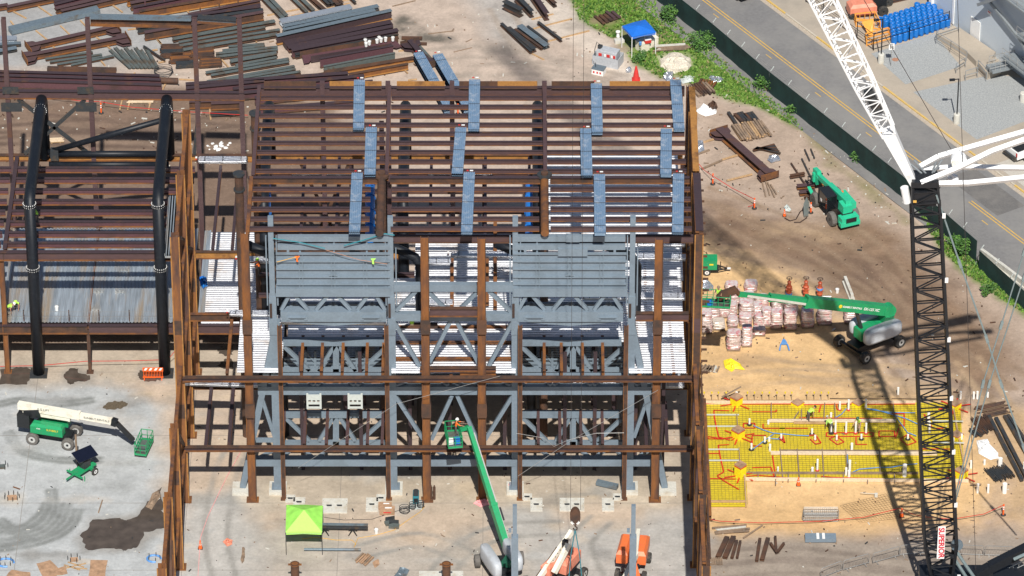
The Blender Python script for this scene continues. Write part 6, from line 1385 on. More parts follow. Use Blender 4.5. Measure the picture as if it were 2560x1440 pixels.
stick(I_, 33,1217,50,1223, 'tiny rusty stick on the slab above the plywood plate ring', .1, .06, 'rust')
# ================================================================ YELLOW FORMWORK SLAB
fx = thing('slab_formwork', 'bright yellow vapour barrier slab formwork with reinforcing mesh and red tape, right of the hall', 'formwork', tuple(G(1760,1200)))
FP = [(1748,1008),(2400,1008),(2412,1200),(1866,1200),(1868,1268),(1748,1268)]
film_pts = P2(FP)
def sheet_in(name, pts, mt, z, parent):
    import mathutils
    tris = mathutils.geometry.tessellate_polygon([[Vector((x, y, 0)) for x, y in pts]]); m = M(); fs = []
    for t in tris:
        a, b, c = [Vector((*pts[i], 0)) for i in t]; fs.append(t if (b-a).cross(c-a).z > 0 else t[::-1])
    m.add([(x, y, z) for x, y in pts], fs); return m.build(name, mt, parent)
ZF = .05
sheet_in('vapour_barrier', film_pts, MT['vapour'], ZF, fx)
m = M(); x0 = G(1750,1100).x; x1 = G(2405,1100).x; yt = G(1800,1012).y; ym = G(1800,1198).y; yb2 = G(1800,1264).y; xs3 = G(1866,1200).x
y = ym
while y < yt: m.bar((x0, y, ZF+.09), (x1, y, ZF+.09), .012, .012); y += .30
x = x0+.1
while x < x1: m.bar((x, ym if x > xs3 else yb2, ZF+.11), (x, yt, ZF+.11), .012, .012); x += .30
y = yb2
while y < ym: m.bar((x0, y, ZF+.09), (xs3-.1, y, ZF+.09), .012, .012); y += .30
ro = m.build('reinforcing_mesh', MT['rebar_thin'], fx)
def tape(pts, w=.11):
    P = [G(x, y, ZF+.125) for x, y in pts]; m = M()
    for a, b in zip(P, P[1:]):
        m.bar(a, b, w, .008)
    m.build('red_tape', MT['tape'], fx)
K = lambda x, y: (1730+x/3.657, 980+y/3.657)
for L_ in ([(65,105),(350,95)],[(455,110),(920,108)],[(1015,115),(1470,108)],[(1600,112),(2040,108)],[(85,150),(100,210),(120,300),(130,520),(110,650),(125,790),(140,930),(150,1055)],[(340,170),(200,165),(205,230),(225,330),(245,410),(350,440)],[(150,405),(290,430),(145,425),(150,405)],[(240,485),(340,480)],[(240,485),(260,600),(290,730),(230,765),(290,810),(430,890)],[(120,560),(250,560)],[(120,790),(400,795)],[(360,440),(420,400),(470,395),(550,430)],[(550,395),(550,490),(640,495)],[(550,395),(680,395)],
   [(470,285),(575,285),(575,328),(470,328),(470,285)],[(650,290),(650,330),(850,330)],[(550,180),(770,180),(770,160)],[(550,690),(720,685),(760,790)],[(735,580),(760,740)],[(1230,370),(1660,370),(1655,405),(1230,405),(1230,370)],[(1500,410),(1500,478),(1600,478)],[(1710,355),(1850,355),(1855,405),(1710,405),(1710,355)],[(1900,430),(1975,385),(2050,455),(1970,485),(1900,430)],[(1255,425),(1320,400),(1390,455),(1330,480),(1255,425)],[(1055,400),(1130,390),(1180,465),(1130,475),(1080,430)],[(1800,200),(1940,195),(1940,310),(1890,300)],[(1160,185),(1180,120)],[(1320,120),(1330,160)],[(800,420),(850,465),(830,400)],[(2100,520),(2360,520)],[(2120,200),(2200,330),(2300,330)],[(500,770),(600,760),(900,785),(1060,790)],[(1180,770),(1300,780),(1700,790),(2060,800)],[(980,235),(1740,240)],[(800,330),(1060,330)],[(1860,420),(1890,330)]): tape([K(*p) for p in L_])
def lum(name, a, b, w=.10, h=.22, mt='lumber_pale', z=.0, T=K):
    p = G(*T(*a), ZF+.14+z); q = G(*T(*b), ZF+.14+z); m = M(); m.bar(p, q, w, h); m.build(name, MT[mt], fx)
lum('edge_board', (65,98), (2040,98), .12, .35); lum('edge_board', (2380,105), (2480,640), .12, .3, 'lumber'); lum('edge_board', (485,795), (2530,812), .12, .3); lum('edge_board', (480,770), (495,1040), .12, .35, 'lumber'); lum('edge_board', (490,740), (2070,742), .10, .2, 'lumber_old'); lum('edge_board', (75,1000), (495,1000), .1, .18, 'lumber')
lum('form_board', (700,262), (1865,262), .35, .12); lum('form_board', (930,278), (1260,280), .2, .15, 'lumber'); lum('form_board', (720,556), (2240,562), .38, .14); lum('form_board', (800,534), (2100,538), .12, .1, 'lumber_old')
for y in (207, 313, 524, 625): lum('cross_rail', (70,y), (430,y), .09, .09, 'grey_white')
lum('cross_rail', (2200,460), (2490,465), .08, .08, 'grey_white', .2); lum('cross_rail', (2200,262), (2480,268), .08, .08, 'grey_white', .2)
for x1_, y1_, x2_, y2_ in ((805,515,830,780),(960,520,980,780),(1190,520,1205,780),(1405,520,1420,740),(1715,520,1720,740),(725,100,725,240),(1215,95,1205,250),(1305,100,1310,235),(1840,110,1850,250),(605,730,605,790),(765,730,765,850),(880,735,880,820),(1135,740,1135,820),(1385,735,1385,820),(1605,790,1605,835),(1850,740,1855,830),(410,200,420,380),(430,510,440,710),(1000,160,1000,260),(975,180,930,245)): lum('stake', (x1_,y1_), (x2_,y2_), .08, .08, 'lumber_old', .05)
# column block-outs wrapped in yellow film
for cx, cy, s, hh in ((405,120,.75,.9),(420,420,.8,.9),(440,775,.7,1.3),(965,125,.8,.35),(1520,125,.8,.35),(2400,150,.8,.6),(2420,420,.8,.4),(2460,780,.8,.8)):
    c = G(*K(cx, cy)); m = M(); r_ = s*.72
    pts = [(c.x+r_*math.cos(a), c.y+r_*math.sin(a)) for a in [math.pi/4*0+k*math.pi/2 for k in range(4)]]
    m.prism(pts, ZF, ZF+hh*.78, 0); m.prism([(c.x+(x-c.x)*1.03, c.y+(y-c.y)*1.03) for x, y in pts], ZF+hh*.78, ZF+hh*.86, 2); m.prism(pts, ZF+hh*.86, ZF+hh, 1); m.build('block_out', [MT['vapour_bright'], MT['plywood'], MT['tape']], fx)
    for a in range(6):
        an = a*1.05+.3; p = c+Vector((math.cos(an)*r_*.8, math.sin(an)*r_*.8, ZF+.02)); q = c+Vector((math.cos(an)*(r_+.9), math.sin(an)*(r_+.7), ZF+.02)); t_ = M(); t_.bar(p+Vector((0,0,.12)), q+Vector((0,0,.12)), .13, .01)
        if hh > .5: t_.build('red_tape', MT['tape'], fx)
# rebar dowels with yellow caps along the top edge
for x in (110,180,240,310,505,570,640,705,775,850,910,1050,1115,1180,1245): 
    c = G(*K(x, 75)); m = M(); m.tube(c, c+Vector((0,0,.75)), .02, 4); m.tube(c+Vector((0,0,.72)), c+Vector((0,0,.86)), .07, 6, mi=1); m.build('capped_bar', [MT['rebar'], MT['yellow']], fx)
m = M(); m.tube(G(*K(1260,58), .15), G(*K(1800,60), .15), .03, 5); m.tube(G(*K(1825,58), .15), G(*K(2330,65), .15), .03, 5); m.tube(G(*K(100,72), .2), G(*K(1240,74), .2), .015, 4); m.build('long_bar', MT['rebar'], fx)
# blue conduits
for L_ in ([(1600,150),(1680,160),(1760,185),(1850,210),(1950,240),(2060,290)],[(1600,155),(1700,170),(1800,185),(2040,190)],[(1860,220),(1920,300),(1970,370),(2050,400)],[(560,305),(650,345),(740,375),(860,385),(960,395),(1070,400)],[(560,520),(640,460),(700,415),(745,385)],[(720,425),(800,430)],[(1310,235),(1370,200),(1410,150)],[(1450,740),(1530,705),(1700,690),(1820,688),(1950,665),(2060,655)],[(1420,570),(1425,640),(1435,720)]):
    m = M(); m.path([G(*K(*p), ZF+.16) for p in L_], .035, 5); m.build('blue_conduit', MT['blue_pale'], fx)
# white pipe stubs
pz = thing('pipe_riser', 'x', 'pipe riser', (0,0,0), 'white pipe risers'); m = M(); m.tube((0,0,0), (0,0,1), .09, 8); m.build('pipe', MT['pvc'], pz); m = M(); m.lathe((0,0,.01), [(.24,0),(.24,.10),(.11,.16)], 8); m.build('boot', MT['lift_black'], pz)
ps = thing('pipe_riser', 'x', 'pipe riser', (0,0,0), 'white pipe risers'); m = M(); m.tube((0,0,0), (0,0,1), .10, 8); m.build('pipe', MT['pvc'], ps)
pr_ = thing('pipe_riser', 'x', 'pipe riser', (0,0,0), 'white pipe risers'); m = M(); m.tube((0,0,0), (0,0,1), .09, 8); m.build('pipe', MT['pvc'], pr_); m = M(); m.lathe((0,0,.01), [(.17,0),(.17,.08),(.11,.10)], 8); m.build('boot', MT['red'], pr_)
first_ = {id(pz): 1, id(ps): 1, id(pr_): 1}
def riser(proto, x, y, h, label, T=K, s=1.0, group='white pipe risers on the yellow slab'):
    c = G(*T(x, y), ZF if T is K else 0.0)
    if first_[id(proto)]: first_[id(proto)] = 0; o = proto; o.location = c; o['label'] = label; o['group'] = group
    else: o = dup(proto, c, 0, label, group)
    o.scale = (s, s, h)
LBb = 'short white pipe riser with a black boot on the yellow slab'
for x, y, h in ((525,300,.62),(665,465,.6),(543,530,.65),(815,430,.5),(1097,390,.6),(1272,380,1.2),(1548,432,.5),(1973,432,.5)): riser(pz, x, y, h, LBb)
LBr = 'white pipe riser with a red boot on the yellow slab'
for x, y, h in ((1310,380,1.3),(1407,380,1.2),(1495,380,1.2),(1590,382,1.1),(1350,165,.85),(1430,168,1.1),(1145,722,1.2),(1125,440,.5),(1322,440,.5)): riser(pr_, x, y, h, LBr)
LBp = 'plain white pipe riser on the yellow slab'
for x, y, h, s in ((1588,150,.9,1),(1270,235,.5,1),(697,295,.4,1),(705,450,.4,1),(712,540,.7,1),(1460,540,.8,1.1),(1440,740,1.3,1.1),(1408,760,.75,1),(1435,780,.7,1.2),(1942,770,1.2,1.8),(785,730,.5,.8),(1100,735,.5,1.2),(2160,290,1.2,1.3),(2170,370,1.1,1),(2385,510,1.0,.9),(2465,430,.5,.9)): riser(ps, x, y, h, LBp, s=s)
LBs = 'white pipe riser standing on the bare sand around the crane mast'
for x, y, h, s in ((2443,997-0,.75,1),(2434,1022-25,.7,1),(2401,997,.75,1),(2469,993,.5,1),(2427,1170,.75,1),(2461,1162,.5,1),(2500,1165,.8,2.0),(2444,1232,.9,1.1),(2470,1232,.85,1),(2511,1232,.95,2.0),(2245,986,.7,1),(1841,1003,.95,1.1),(2560,1180,1.0,1.1)): riser(ps, x, y, h, LBs, I_, s, 'white pipe risers on bare sand')
c = G(1842,1003); m = M(); m.bar(c+Vector((-.3,-.1,0)), c+Vector((-1.1,0,.9)), .08, .08); m.bar(c+Vector((-1.3,-.1,.5)), c+Vector((.35,.3,1.3)), .16, .05); tag(m.build('timber_brace', MT['lumber_old'], loc=c), 'crossed grey boards above the top left corner of the yellow formwork', 'timber')
m = M(); c = G(2190,1242); m.bar(c+Vector((-1.3,.15,.3)), c+Vector((0,0,.3)), .04, .04); m.obox(c, .25, .2, .35); tag(m.build('stake', MT['concrete_block'], loc=c), 'small concrete stub with a thin bar on the sand below the formwork', 'stake')
m = M(); c = G(2435,1219); m.bar(c+Vector((-.3,0,.35)), c+Vector((.6,0,.35)), .08, .08); tag(m.build('batter_board', MT['lumber_old'], loc=c), 'small level board on the sand left of the lower white pipes', 'timber')
# ================================================================ BAGS ON PALLETS
def bags(px, py, L, W, H, label, ang=0.0, mt='bag', n=None):
    c = G(px, py); t = thing('bag_stack', label, 'bag stack', tuple(c), 'wrapped bag stacks beside the lift'); rs = random.Random(int(px*3+py)); n = n or max(3, int(H/.17)); hb_ = (H-.12)/n
    m = M(); m.obox(c, L*.98, W*.98, .11, ang); m.build('pallet', MT['lumber_old'], t)
    m = M(); N = 20
    for k in range(n):
        z0 = .12+k*hb_; ox, oy = rs.uniform(-.05,.05), rs.uniform(-.05,.05); taper = 1-.05*(k/n); ring = []
        for zz, g in ((0, .93), (.25, 1.02), (.7, 1.03), (1.0, .92)):
            row = []
            for i in range(N):
                a = 2*math.pi*i/N; ex = 4.0; cx = math.copysign(abs(math.cos(a))**(2/ex), math.cos(a)); sy = math.copysign(abs(math.sin(a))**(2/ex), math.sin(a)); j = 1+rs.uniform(-.03,.03)
                x = cx*L/2*g*taper*j+ox; y = sy*W/2*g*taper*j+oy; row.append(c+Vector((x*math.cos(ang)-y*math.sin(ang), x*math.sin(ang)+y*math.cos(ang), z0+zz*hb_*.985)))
            ring += row
        top_ = (k == n-1); fs = [(q*N+i, q*N+(i+1) % N, (q+1)*N+(i+1) % N, (q+1)*N+i) for q in range(3) for i in range(N)]
        m.add(ring, fs, 0); m.add(ring[3*N:], [tuple(range(N))], 1); m.add(ring[:N], [tuple(reversed(range(N)))], 0)
    m.build('bags', [MT[mt], MT['bag_top' if mt == 'bag' else mt]], t)
    return t
BX = lambda x, y: (1730+x/4.571, 660+y/4.571)
rows_ = [(155,770,160,.95,1.15,1.9,'nearest the east wall, tallest at the left'),(245,620,0,.95,.9,1.3,'just behind the leftmost tall one'),(305,740,0,.95,.9,.75,'low plain one right of the leftmost tall one'),(475,970,0,1.05,1.0,1.7,'front left one set apart on the sand'),(625,930,0,.8,.9,1.8,'front one touching the set apart left one'),(465,720,0,.8,.9,.9,'behind the two front ones'),(610,690,0,1.0,.95,.9,'in the middle of the second row'),(780,700,0,1.0,.9,1.0,'second row, below the green boom'),(765,810,0,1.0,.8,.6,'low one at the right of the front group'),(370,600,0,.9,.9,1.2,'behind the basket, left column lower'),(450,590,0,.9,.9,1.2,'behind the basket, right column lower'),(480,460,0,.9,.9,1.3,'right next to the lift basket'),(450,300,0,1.0,.9,.6,'farthest left, peeking above the boom'),(670,300,0,1.0,1.0,.7,'farthest right, peeking above the boom'),(620,600,0,1.1,1.0,1.5,'large one under the thin boom end'),(640,440,0,.9,.9,.8,'touching the thin boom end'),(790,480,0,1.1,.9,.9,'directly under the thin boom section'),(745,560,0,.8,.9,.8,'squeezed behind the second row'),(850,700,0,.8,.9,1.6,'narrow tall one left of the long row'),(965,730,0,.9,.95,1.7,'first of the long row under the boom'),(1120,735,0,.95,.95,1.7,'second of the long row under the boom'),(1125,600,0,1.1,.9,1.5,'behind the second of the long row'),(970,560,0,.9,.9,1.3,'behind the first of the long row'),(1320,715,0,.95,.95,1.7,'third of the long row, standing apart'),(1510,685,0,1.1,.9,1.5,'fourth of the long row, wide one'),(1810,670,0,.95,.9,1.3,'last at the right near the lift wheels')]
for x, y, _, L, W, H, s in rows_: bags(*BX(x, y-15), L*1.12, W*1.1, H*1.02, 'plastic wrapped bag stack '+s, R_(random.uniform(-4, 4)), 'bag_plain' if s.startswith('low plain') else 'bag')
# pallet scraps left of the yellow sheet
pile('pallet_scrap', 1762, 925, 1.2, .9, 5, R_(60), ('lumber_old','lumber_old'), 'broken grey pallet boards against the east wall, left half', layers=1); pile('pallet_scrap', 1782, 925, 1.0, .9, 5, R_(75), ('lumber_old','concrete_block'), 'grey pallet boards left of the yellow sheet, right half', layers=1)
# blue fork attachment
c = G(1960,862); t = thing('fork_attachment', 'small blue two pronged fork attachment lying on the sand below the bags', 'lifting fork', tuple(c)); m = M(); m.prism([(c.x-.25,c.y-.05),(c.x+.25,c.y-.05),(c.x+.1,c.y+.45),(c.x-.1,c.y+.45)], .05, .3); m.build('head', MT['blue_pale'], t)
for s in (-1, 1): m = M(); m.bar(c+Vector((s*.28,-.05,.12)), c+Vector((s*.42,-.95,.06)), .11, .07); m.build('prong', MT['blue_pale'], t)
m = M(); m.path([c+Vector((0,.45,.15)), c+Vector((.02,.8,.3)), c+Vector((.05,1.1,.05))], .025, 5); m.build('chain', MT['charcoal'], t)
# red valves
def valve(px, py, H, blue, label):
    c = G(px, py); t = thing('gate_valve', label, 'valve', tuple(c), 'red gate valves on the sand'); m = M(); m.lathe(c, [(.26,0),(.26,.08),(.17,.1),(.17,H*.2),(.26,H*.22),(.26,H*.26),(.18,H*.28),(.20,H*.5),(.27,H*.52),(.27,H*.56),(.18,H*.6),(.14,H*.78),(.2,H*.8),(.12,H*.84),(.07,H*.9)], 14); m.build('body', MT['valve_red'], t)
    m = M(); m.tube(c+Vector((-.3,0,H*.4)), c+Vector((.3,0,H*.4)), .13, 10); m.build('flange', MT['valve_red'], t)
    m = M(); m.tube(c+Vector((0,0,H*.88)), c+Vector((0,0,H)), .03, 6); z = H; m.path([c+Vector((.24*math.cos(a), .24*math.sin(a), z)) for a in [k*math.pi/8 for k in range(17)]], .03, 5); m.bar(c+Vector((-.24,0,z)), c+Vector((.24,0,z)), .04, .03); m.build('handwheel', MT['dark_iron'], t)
    if blue: m = M(); m.lathe(c+Vector((0,0,H*blue)), [(.28,0),(.3,.08),(.28,.22)], 12); m.build('blue_fitting', MT['blue_pale'], t)
    return t
valve(1972,742,1.95,.12,'red gate valve with a low blue fitting, leftmost of three'); valve(2014,742,2.0,0,'red gate valve without blue fitting, middle of three'); v_ = valve(2049,745,2.0,.45,'red gate valve with a blue collar at mid height, rightmost of three')
c = G(2049,745); m = M(); m.tube(c+Vector((.2,0,.12)), c+Vector((1.0,0,.12)), .12, 10); m.build('outlet', MT['steel_bar'], v_)
c = G(2093,660+210/4.57*1.0); a_ = G(2112,706); b_ = G(2130,752); t = None
m = M(); m.bar(a_+Vector((0,0,.35)), b_+Vector((0,0,.35)), .25, .65); m.bar(a_+Vector((0,0,.1)), b_+Vector((0,0,.1)), .5, .18); tag(m.build('concrete_barrier', MT['concrete_block'], loc=a_), 'lone pale concrete barrier on the dirt behind the green boom', 'barrier')
b_ = dup(bp_, G(2093,732), 0, 'lone white bucket on the sand right of the red valves'); del b_['group']
# ================================================================ PEOPLE
def person(loc, rz, pose, label, shirt='hivis', legs='trousers', hat='white', vest=None, sc=1.0):
    J = {'pelvis': (0,0,.95), 'waist': (0,0,1.08), 'chest': (0,.0,1.32), 'neck': (0,0,1.49), 'head': (0,.02,1.60), 'crown': (0,.015,1.74)}
    for s, n in ((-1,'l'), (1,'r')):
        J['hip'+n] = (s*.10,0,.92); J['knee'+n] = (s*.12,.03,.50); J['ank'+n] = (s*.13,-.02,.09); J['toe'+n] = (s*.14,.18,.05)
        J['sho'+n] = (s*.19,0,1.42); J['elb'+n] = (s*.27,.02,1.14); J['wri'+n] = (s*.29,.16,.92)
    def rotx(names, piv, a):
        p = Vector(piv)
        for k in names:
            v = Vector(J[k])-p; c, q = math.cos(a), math.sin(a); J[k] = tuple(p+Vector((v.x, v.y*c-v.z*q, v.y*q+v.z*c)))
    upper = ['waist','chest','neck','head','crown','shol','shor','elbl','elbr','wril','wrir']
    if pose == 'bend':
        rotx(upper, J['pelvis'], -1.15); rotx(['elbl','elbr','wril','wrir'], J['shol'], .75); rotx(['head','crown'], J['neck'], .25)
    elif pose == 'lean':
        rotx(upper, J['pelvis'], -.55); rotx(['elbl','elbr','wril','wrir'], J['shol'], .9); J['anklx'] = J['ankl']; del J['anklx']; rotx(['kneel','ankl','toel'], J['hipl'], .35)
    elif pose in ('crouch', 'sit'):
        for n in 'lr': rotx(['knee'+n,'ank'+n,'toe'+n], J['hip'+n], 1.45); rotx(['ank'+n,'toe'+n], J['knee'+n], -1.55 if pose == 'sit' else -2.1)
        rotx(upper, J['pelvis'], -.35 if pose == 'sit' else -.8); rotx(['elbl','elbr','wril','wrir'], J['shol'], .9)
        lo = min(J['toel'][2], J['ankl'][2])-.05; 
        for k in J: J[k] = (J[k][0], J[k][1], J[k][2]-lo)
    elif pose == 'reach':
        rotx(['elbl','elbr','wril','wrir'], J['shol'], 1.0); rotx(upper, J['pelvis'], -.15)
    names = ['pelvis','waist','chest','neck','head','crown']; E_ = [('pelvis','waist'),('waist','chest'),('chest','neck'),('neck','head'),('head','crown')]
    rad = {'pelvis': .145,'waist': .13,'chest': .165,'neck': .06,'head': .095,'crown': .06}
    for n in 'lr':
        for a in ('hip','knee','ank','toe','sho','elb','wri'): names.append(a+n)
        E_ += [('pelvis','hip'+n),('hip'+n,'knee'+n),('knee'+n,'ank'+n),('ank'+n,'toe'+n),('chest','sho'+n),('sho'+n,'elb'+n),('elb'+n,'wri'+n)]
        rad.update({'hip'+n: .095,'knee'+n: .065,'ank'+n: .048,'toe'+n: .038,'sho'+n: .065,'elb'+n: .046,'wri'+n: .030})
        w = Vector(J['wri'+n]); d = (w-Vector(J['elb'+n])).normalized(); sx_ = Vector((1,0,0))*(1 if n == 'r' else -1); p = w+d*.075; J['palm'+n] = tuple(p); names.append('palm'+n); E_.append(('wri'+n,'palm'+n)); rad['palm'+n] = .030
        dn = d.cross(Vector((1,0,0))).normalized()
        for i, (o, l) in enumerate(((-.027,.062),(-.009,.074),(.009,.078),(.027,.07))):
            a = p+sx_*o+d*.02; b = a+d*l*.55; c = b+d*l*.35-dn*l*.35
            for q, (nm, pt, rr) in enumerate((('a', a, .010),('b', b, .009),('c', c, .008))):
                k = 'f%d%s%s' % (i, nm, n); J[k] = tuple(pt); names.append(k); rad[k] = rr; E_.append((('palm'+n) if q == 0 else 'f%d%s%s' % (i, 'ab'[q-1], n), k))
        a = w+d*.03-sx_*.03; b = a-sx_*.02+d*.035; J['th'+n] = tuple(a); J['tt'+n] = tuple(b); names += ['th'+n,'tt'+n]; rad['th'+n] = .012; rad['tt'+n] = .009; E_ += [('palm'+n,'th'+n),('th'+n,'tt'+n)]
    me = bpy.data.meshes.new('body'); idx = {k: i for i, k in enumerate(names)}
    me.from_pydata([J[k] for k in names], [(idx[a], idx[b]) for a, b in E_], []); o = bpy.data.objects.new('body', me); COL.objects.link(o)
    md = o.modifiers.new('skin', 'SKIN'); 
    for i, k in enumerate(names): me.skin_vertices[0].data[i].radius = (rad[k]*(1.25 if k in ('chest','pelvis','waist') else 1), rad[k]*.85 if k in ('chest','waist') else rad[k])
    me.skin_vertices[0].data[0].use_root = True; md.use_smooth_shade = True
    sb = o.modifiers.new('sub', 'SUBSURF'); sb.levels = 1; sb.render_levels = 1
    dg = bpy.context.evaluated_depsgraph_get(); nm = bpy.data.meshes.new_from_object(o.evaluated_get(dg)); bpy.data.objects.remove(o)
    for k in (shirt, legs, 'skin', 'lift_black'): nm.materials.append(MT[k])
    def cls(k):
        if k[:3] in ('hip','kne') or k == 'pelvis': return 1
        if k[:3] in ('ank','toe'): return 3 if k[:3] == 'toe' else 1
        if k in ('waist','chest') or k[:3] in ('sho',): return 0
        if k[:3] == 'elb': return 0 if shirt != 'hivis' else 2
        return 2
    pts = [(Vector(J[a]).lerp(Vector(J[b]), t), cls(b if t > .35 else a)) for a, b in E_ for t in (.1, .3, .5, .7, .9)]
    vest_f = []
    for f in nm.polygons:
        c = Vector(f.center); best = min(pts, key=lambda q: (q[0]-c).length_squared); f.material_index = best[1]
        if best[1] == 0 and (c.x**2 < .03): vest_f.append(f.index)
    t = thing('person', label, 'person', tuple(loc)); b = bpy.data.objects.new('body', nm); COL.objects.link(b); b.parent = t; b['_o'] = tuple(loc)
    if vest:
        vm = M(); 
        for i in vest_f:
            f = nm.polygons[i]; vm.add([Vector(nm.vertices[k].co)+Vector(nm.vertices[k].normal)*.02 for k in f.vertices], [tuple(range(len(f.vertices)))])
        q = vm.build('vest', MT[vest], None); q.parent = t
    h = Vector(J['crown']); ax = (Vector(J['crown'])-Vector(J['neck'])).normalized(); hm = M(); base = h-ax*.06
    x = ax.orthogonal().normalized(); y = ax.cross(x); vs = []; 
    for r, z in ((.15,0),(.125,.01),(.12,.06),(.085,.12),(.03,.145)):
        for k in range(12): a = k*math.pi/6; vs.append(base+x*r*math.cos(a)+y*r*math.sin(a)*1.12+ax*z)
    hm.add(vs, [(i*12+k, i*12+(k+1) % 12, (i+1)*12+(k+1) % 12, (i+1)*12+k) for i in range(4) for k in range(12)]+[tuple(range(48,60))]); q = hm.build('hard_hat', MT[hat]); q.parent = t
    fm = M(); fc = Vector(J['head']); fw = (Vector((0,1,0))-ax*ax.y).normalized()
    for s in (-1,1): fm.tube(fc+fw*.095+Vector((s*.033,0,0))+ax*.03, fc+fw*.108+Vector((s*.033,0,0))+ax*.03, .012, 6)
    fm.bar(fc+fw*.10-ax*.045-Vector((.025,0,0)), fc+fw*.10-ax*.045+Vector((.025,0,0)), .012, .01); q = fm.build('face_features', MT['dark_shirt']); q.parent = t
    nz_ = M(); nz_.tube(fc+fw*.09+ax*.02, fc+fw*.125-ax*.015, .012, 5); q = nz_.build('nose', MT['skin']); q.parent = t
    t.rotation_euler = (0,0,rz); t.scale = (sc,)*3; return t
person(G(2020,1054,ZF+.12), R_(-60), 'bend', 'worker in lime shirt and dark cap bending over, leftmost on the yellow slab', hat='lift_black')
person(G(2078,1083,ZF+.12), R_(30), 'bend', 'worker in pale lime shirt bending beside the black booted pipe on the yellow slab', shirt='lime_pale', hat='grey_white')
person(G(2148,1078,ZF+.12), R_(150), 'lean', 'worker in lime shirt and khaki trousers leaning forward, rightmost on the yellow slab', legs='khaki', hat='green_dark')
person(G(46,772,5.06), R_(160), 'crouch', 'worker in lime shirt kneeling on the ribbed floor of the left wing, farther one', hat='hivis')
person(G(18,790,5.06), R_(-90), 'bend', 'worker in lime vest bending low at the left edge of the ribbed floor', shirt='hivis', hat='white')
p_ = VX(98, 548, G(98,548,Z2).x); person(G(96,560,Z2+.05), R_(90), 'lean', 'worker in lime shirt partly hidden between the purlins of the left wing', hat='hivis')
sb = V(1030, 812, -30.0); person(Vector((sb.x, -30.0, sb.z-.5)), R_(0), 'sit', 'worker in lime vest sitting on a beam left of the middle brown columns', shirt='hivis', legs='khaki', hat='lift_black')
m = M(); m.bar(Vector((sb.x-.2, -29.85, sb.z-.15)), Vector((sb.x+2.1, -29.85, sb.z-.15)), .35, .35); m.build('beam', MT['rust_dark'], hall)
person(G(648,690,Z2+.1), R_(100), 'reach', 'worker in bright orange shirt standing behind the left grey tower', shirt='hivis_orange', hat='hivis')
crumple('blue_tarp', [(497,700),(510,690),(518,700),(520,715),(508,722),(500,712)], 'blue', 'crumpled blue tarp on the shiny floor between the left wing and the hall', 'sheet', .7, 51, z=5.2)
# ================================================================ BOOM LIFTS
def wheel(name, c, axis, r, w, parent, tyre='tyre', rim='rim'):
    c = Vector(c); ax = Vector(axis).normalized(); t = M(); x = Vector((0,0,1)); y = ax.cross(x); n = 22; vs = []
    prof = [(r*.55,-w/2),(r*.9,-w/2),(r,-w*.36),(r,w*.36),(r*.9,w/2),(r*.55,w/2)]
    for rr, o in prof:
        for k in range(n): a = 2*math.pi*k/n; g = rr*(1-.035*(k % 2) if rr == r else 1); vs.append(c+ax*o+(x*math.cos(a)+y*math.sin(a))*g)
    t.add(vs, [(i*n+k, i*n+(k+1) % n, (i+1)*n+(k+1) % n, (i+1)*n+k) for i in range(5) for k in range(n)]); 
    wo = bpy.data.objects.new(name, None); COL.objects.link(wo); wo.parent = parent; wo['_o'] = parent['_o']
    t.build('tyre', MT[tyre], wo); m = M(); m.tube(c-ax*w*.46, c+ax*w*.46, r*.56, 16); m.tube(c-ax*w*.50, c+ax*w*.50, r*.2, 10, mi=1); m.build('rim', [MT[rim], MT['lift_black']], wo); return wo
def basket(c, L, W, H, ang, mt, parent, name='basket'):
    d = Vector((math.cos(ang), math.sin(ang), 0)); n = Vector((-d.y, d.x, 0)); c = Vector(c); q = [c+d*(sx_*L/2)+n*(sy*W/2) for sx_, sy in ((-1,-1),(1,-1),(1,1),(-1,1))]
    f = M(); f.bar(c-d*L/2, c+d*L/2, W, .05); fo = f.build('floor', MT['copper'] if mt != 'lift_green' else MT['mill'], parent); m = M()
    for i in range(4):
        a, b = q[i], q[(i+1) % 4]
        for z in (.08, H*.5, H): m.tube(a+Vector((0,0,z)), b+Vector((0,0,z)), .035 if z != H*.5 else .025, 5)
        N = max(2, int((b-a).length/.45))
        for k in range(N): p = a.lerp(b, k/N); m.tube(p, p+Vector((0,0,H)), .03, 5)
        m.bar(a+Vector((0,0,.1)), b+Vector((0,0,.1)), .02, .18)
    m.build(name, MT[mt], parent)
def boom(parts, parent, text_=None):
    """parts: (a,b,wa,ha,mat,name) square tube sections"""
    for a, b, w, h, mt, nm in parts:
        m = M(); m.bar(a, b, w, h, 0); m.bar(Vector(a).lerp(Vector(b), .96), b, w*1.12, h*1.12, 0); o = m.build(nm, MT[mt], parent)
    return o
def chassis(t, c, ang, wb, tr, r, w, mt='lift_black', H=.55, tyre='tyre', rim='rim'):
    d = Vector((math.cos(ang), math.sin(ang), 0)); n = Vector((-d.y, d.x, 0)); m = M(); m.obox(c+Vector((0,0,r*.75)), wb*1.0, tr*.42, H, ang)
    for s in (-1, 1): m.bar(c+d*s*wb/2-n*tr*.45+Vector((0,0,r)), c+d*s*wb/2+n*tr*.45+Vector((0,0,r)), .3, .28)
    m.build('chassis', MT[mt], t)
    for s in (-1, 1):
        for q in (-1, 1): wheel('wheel', c+d*s*wb/2+n*q*tr/2+Vector((0,0,r)), n, r, w, t, tyre, rim)
    return d, n
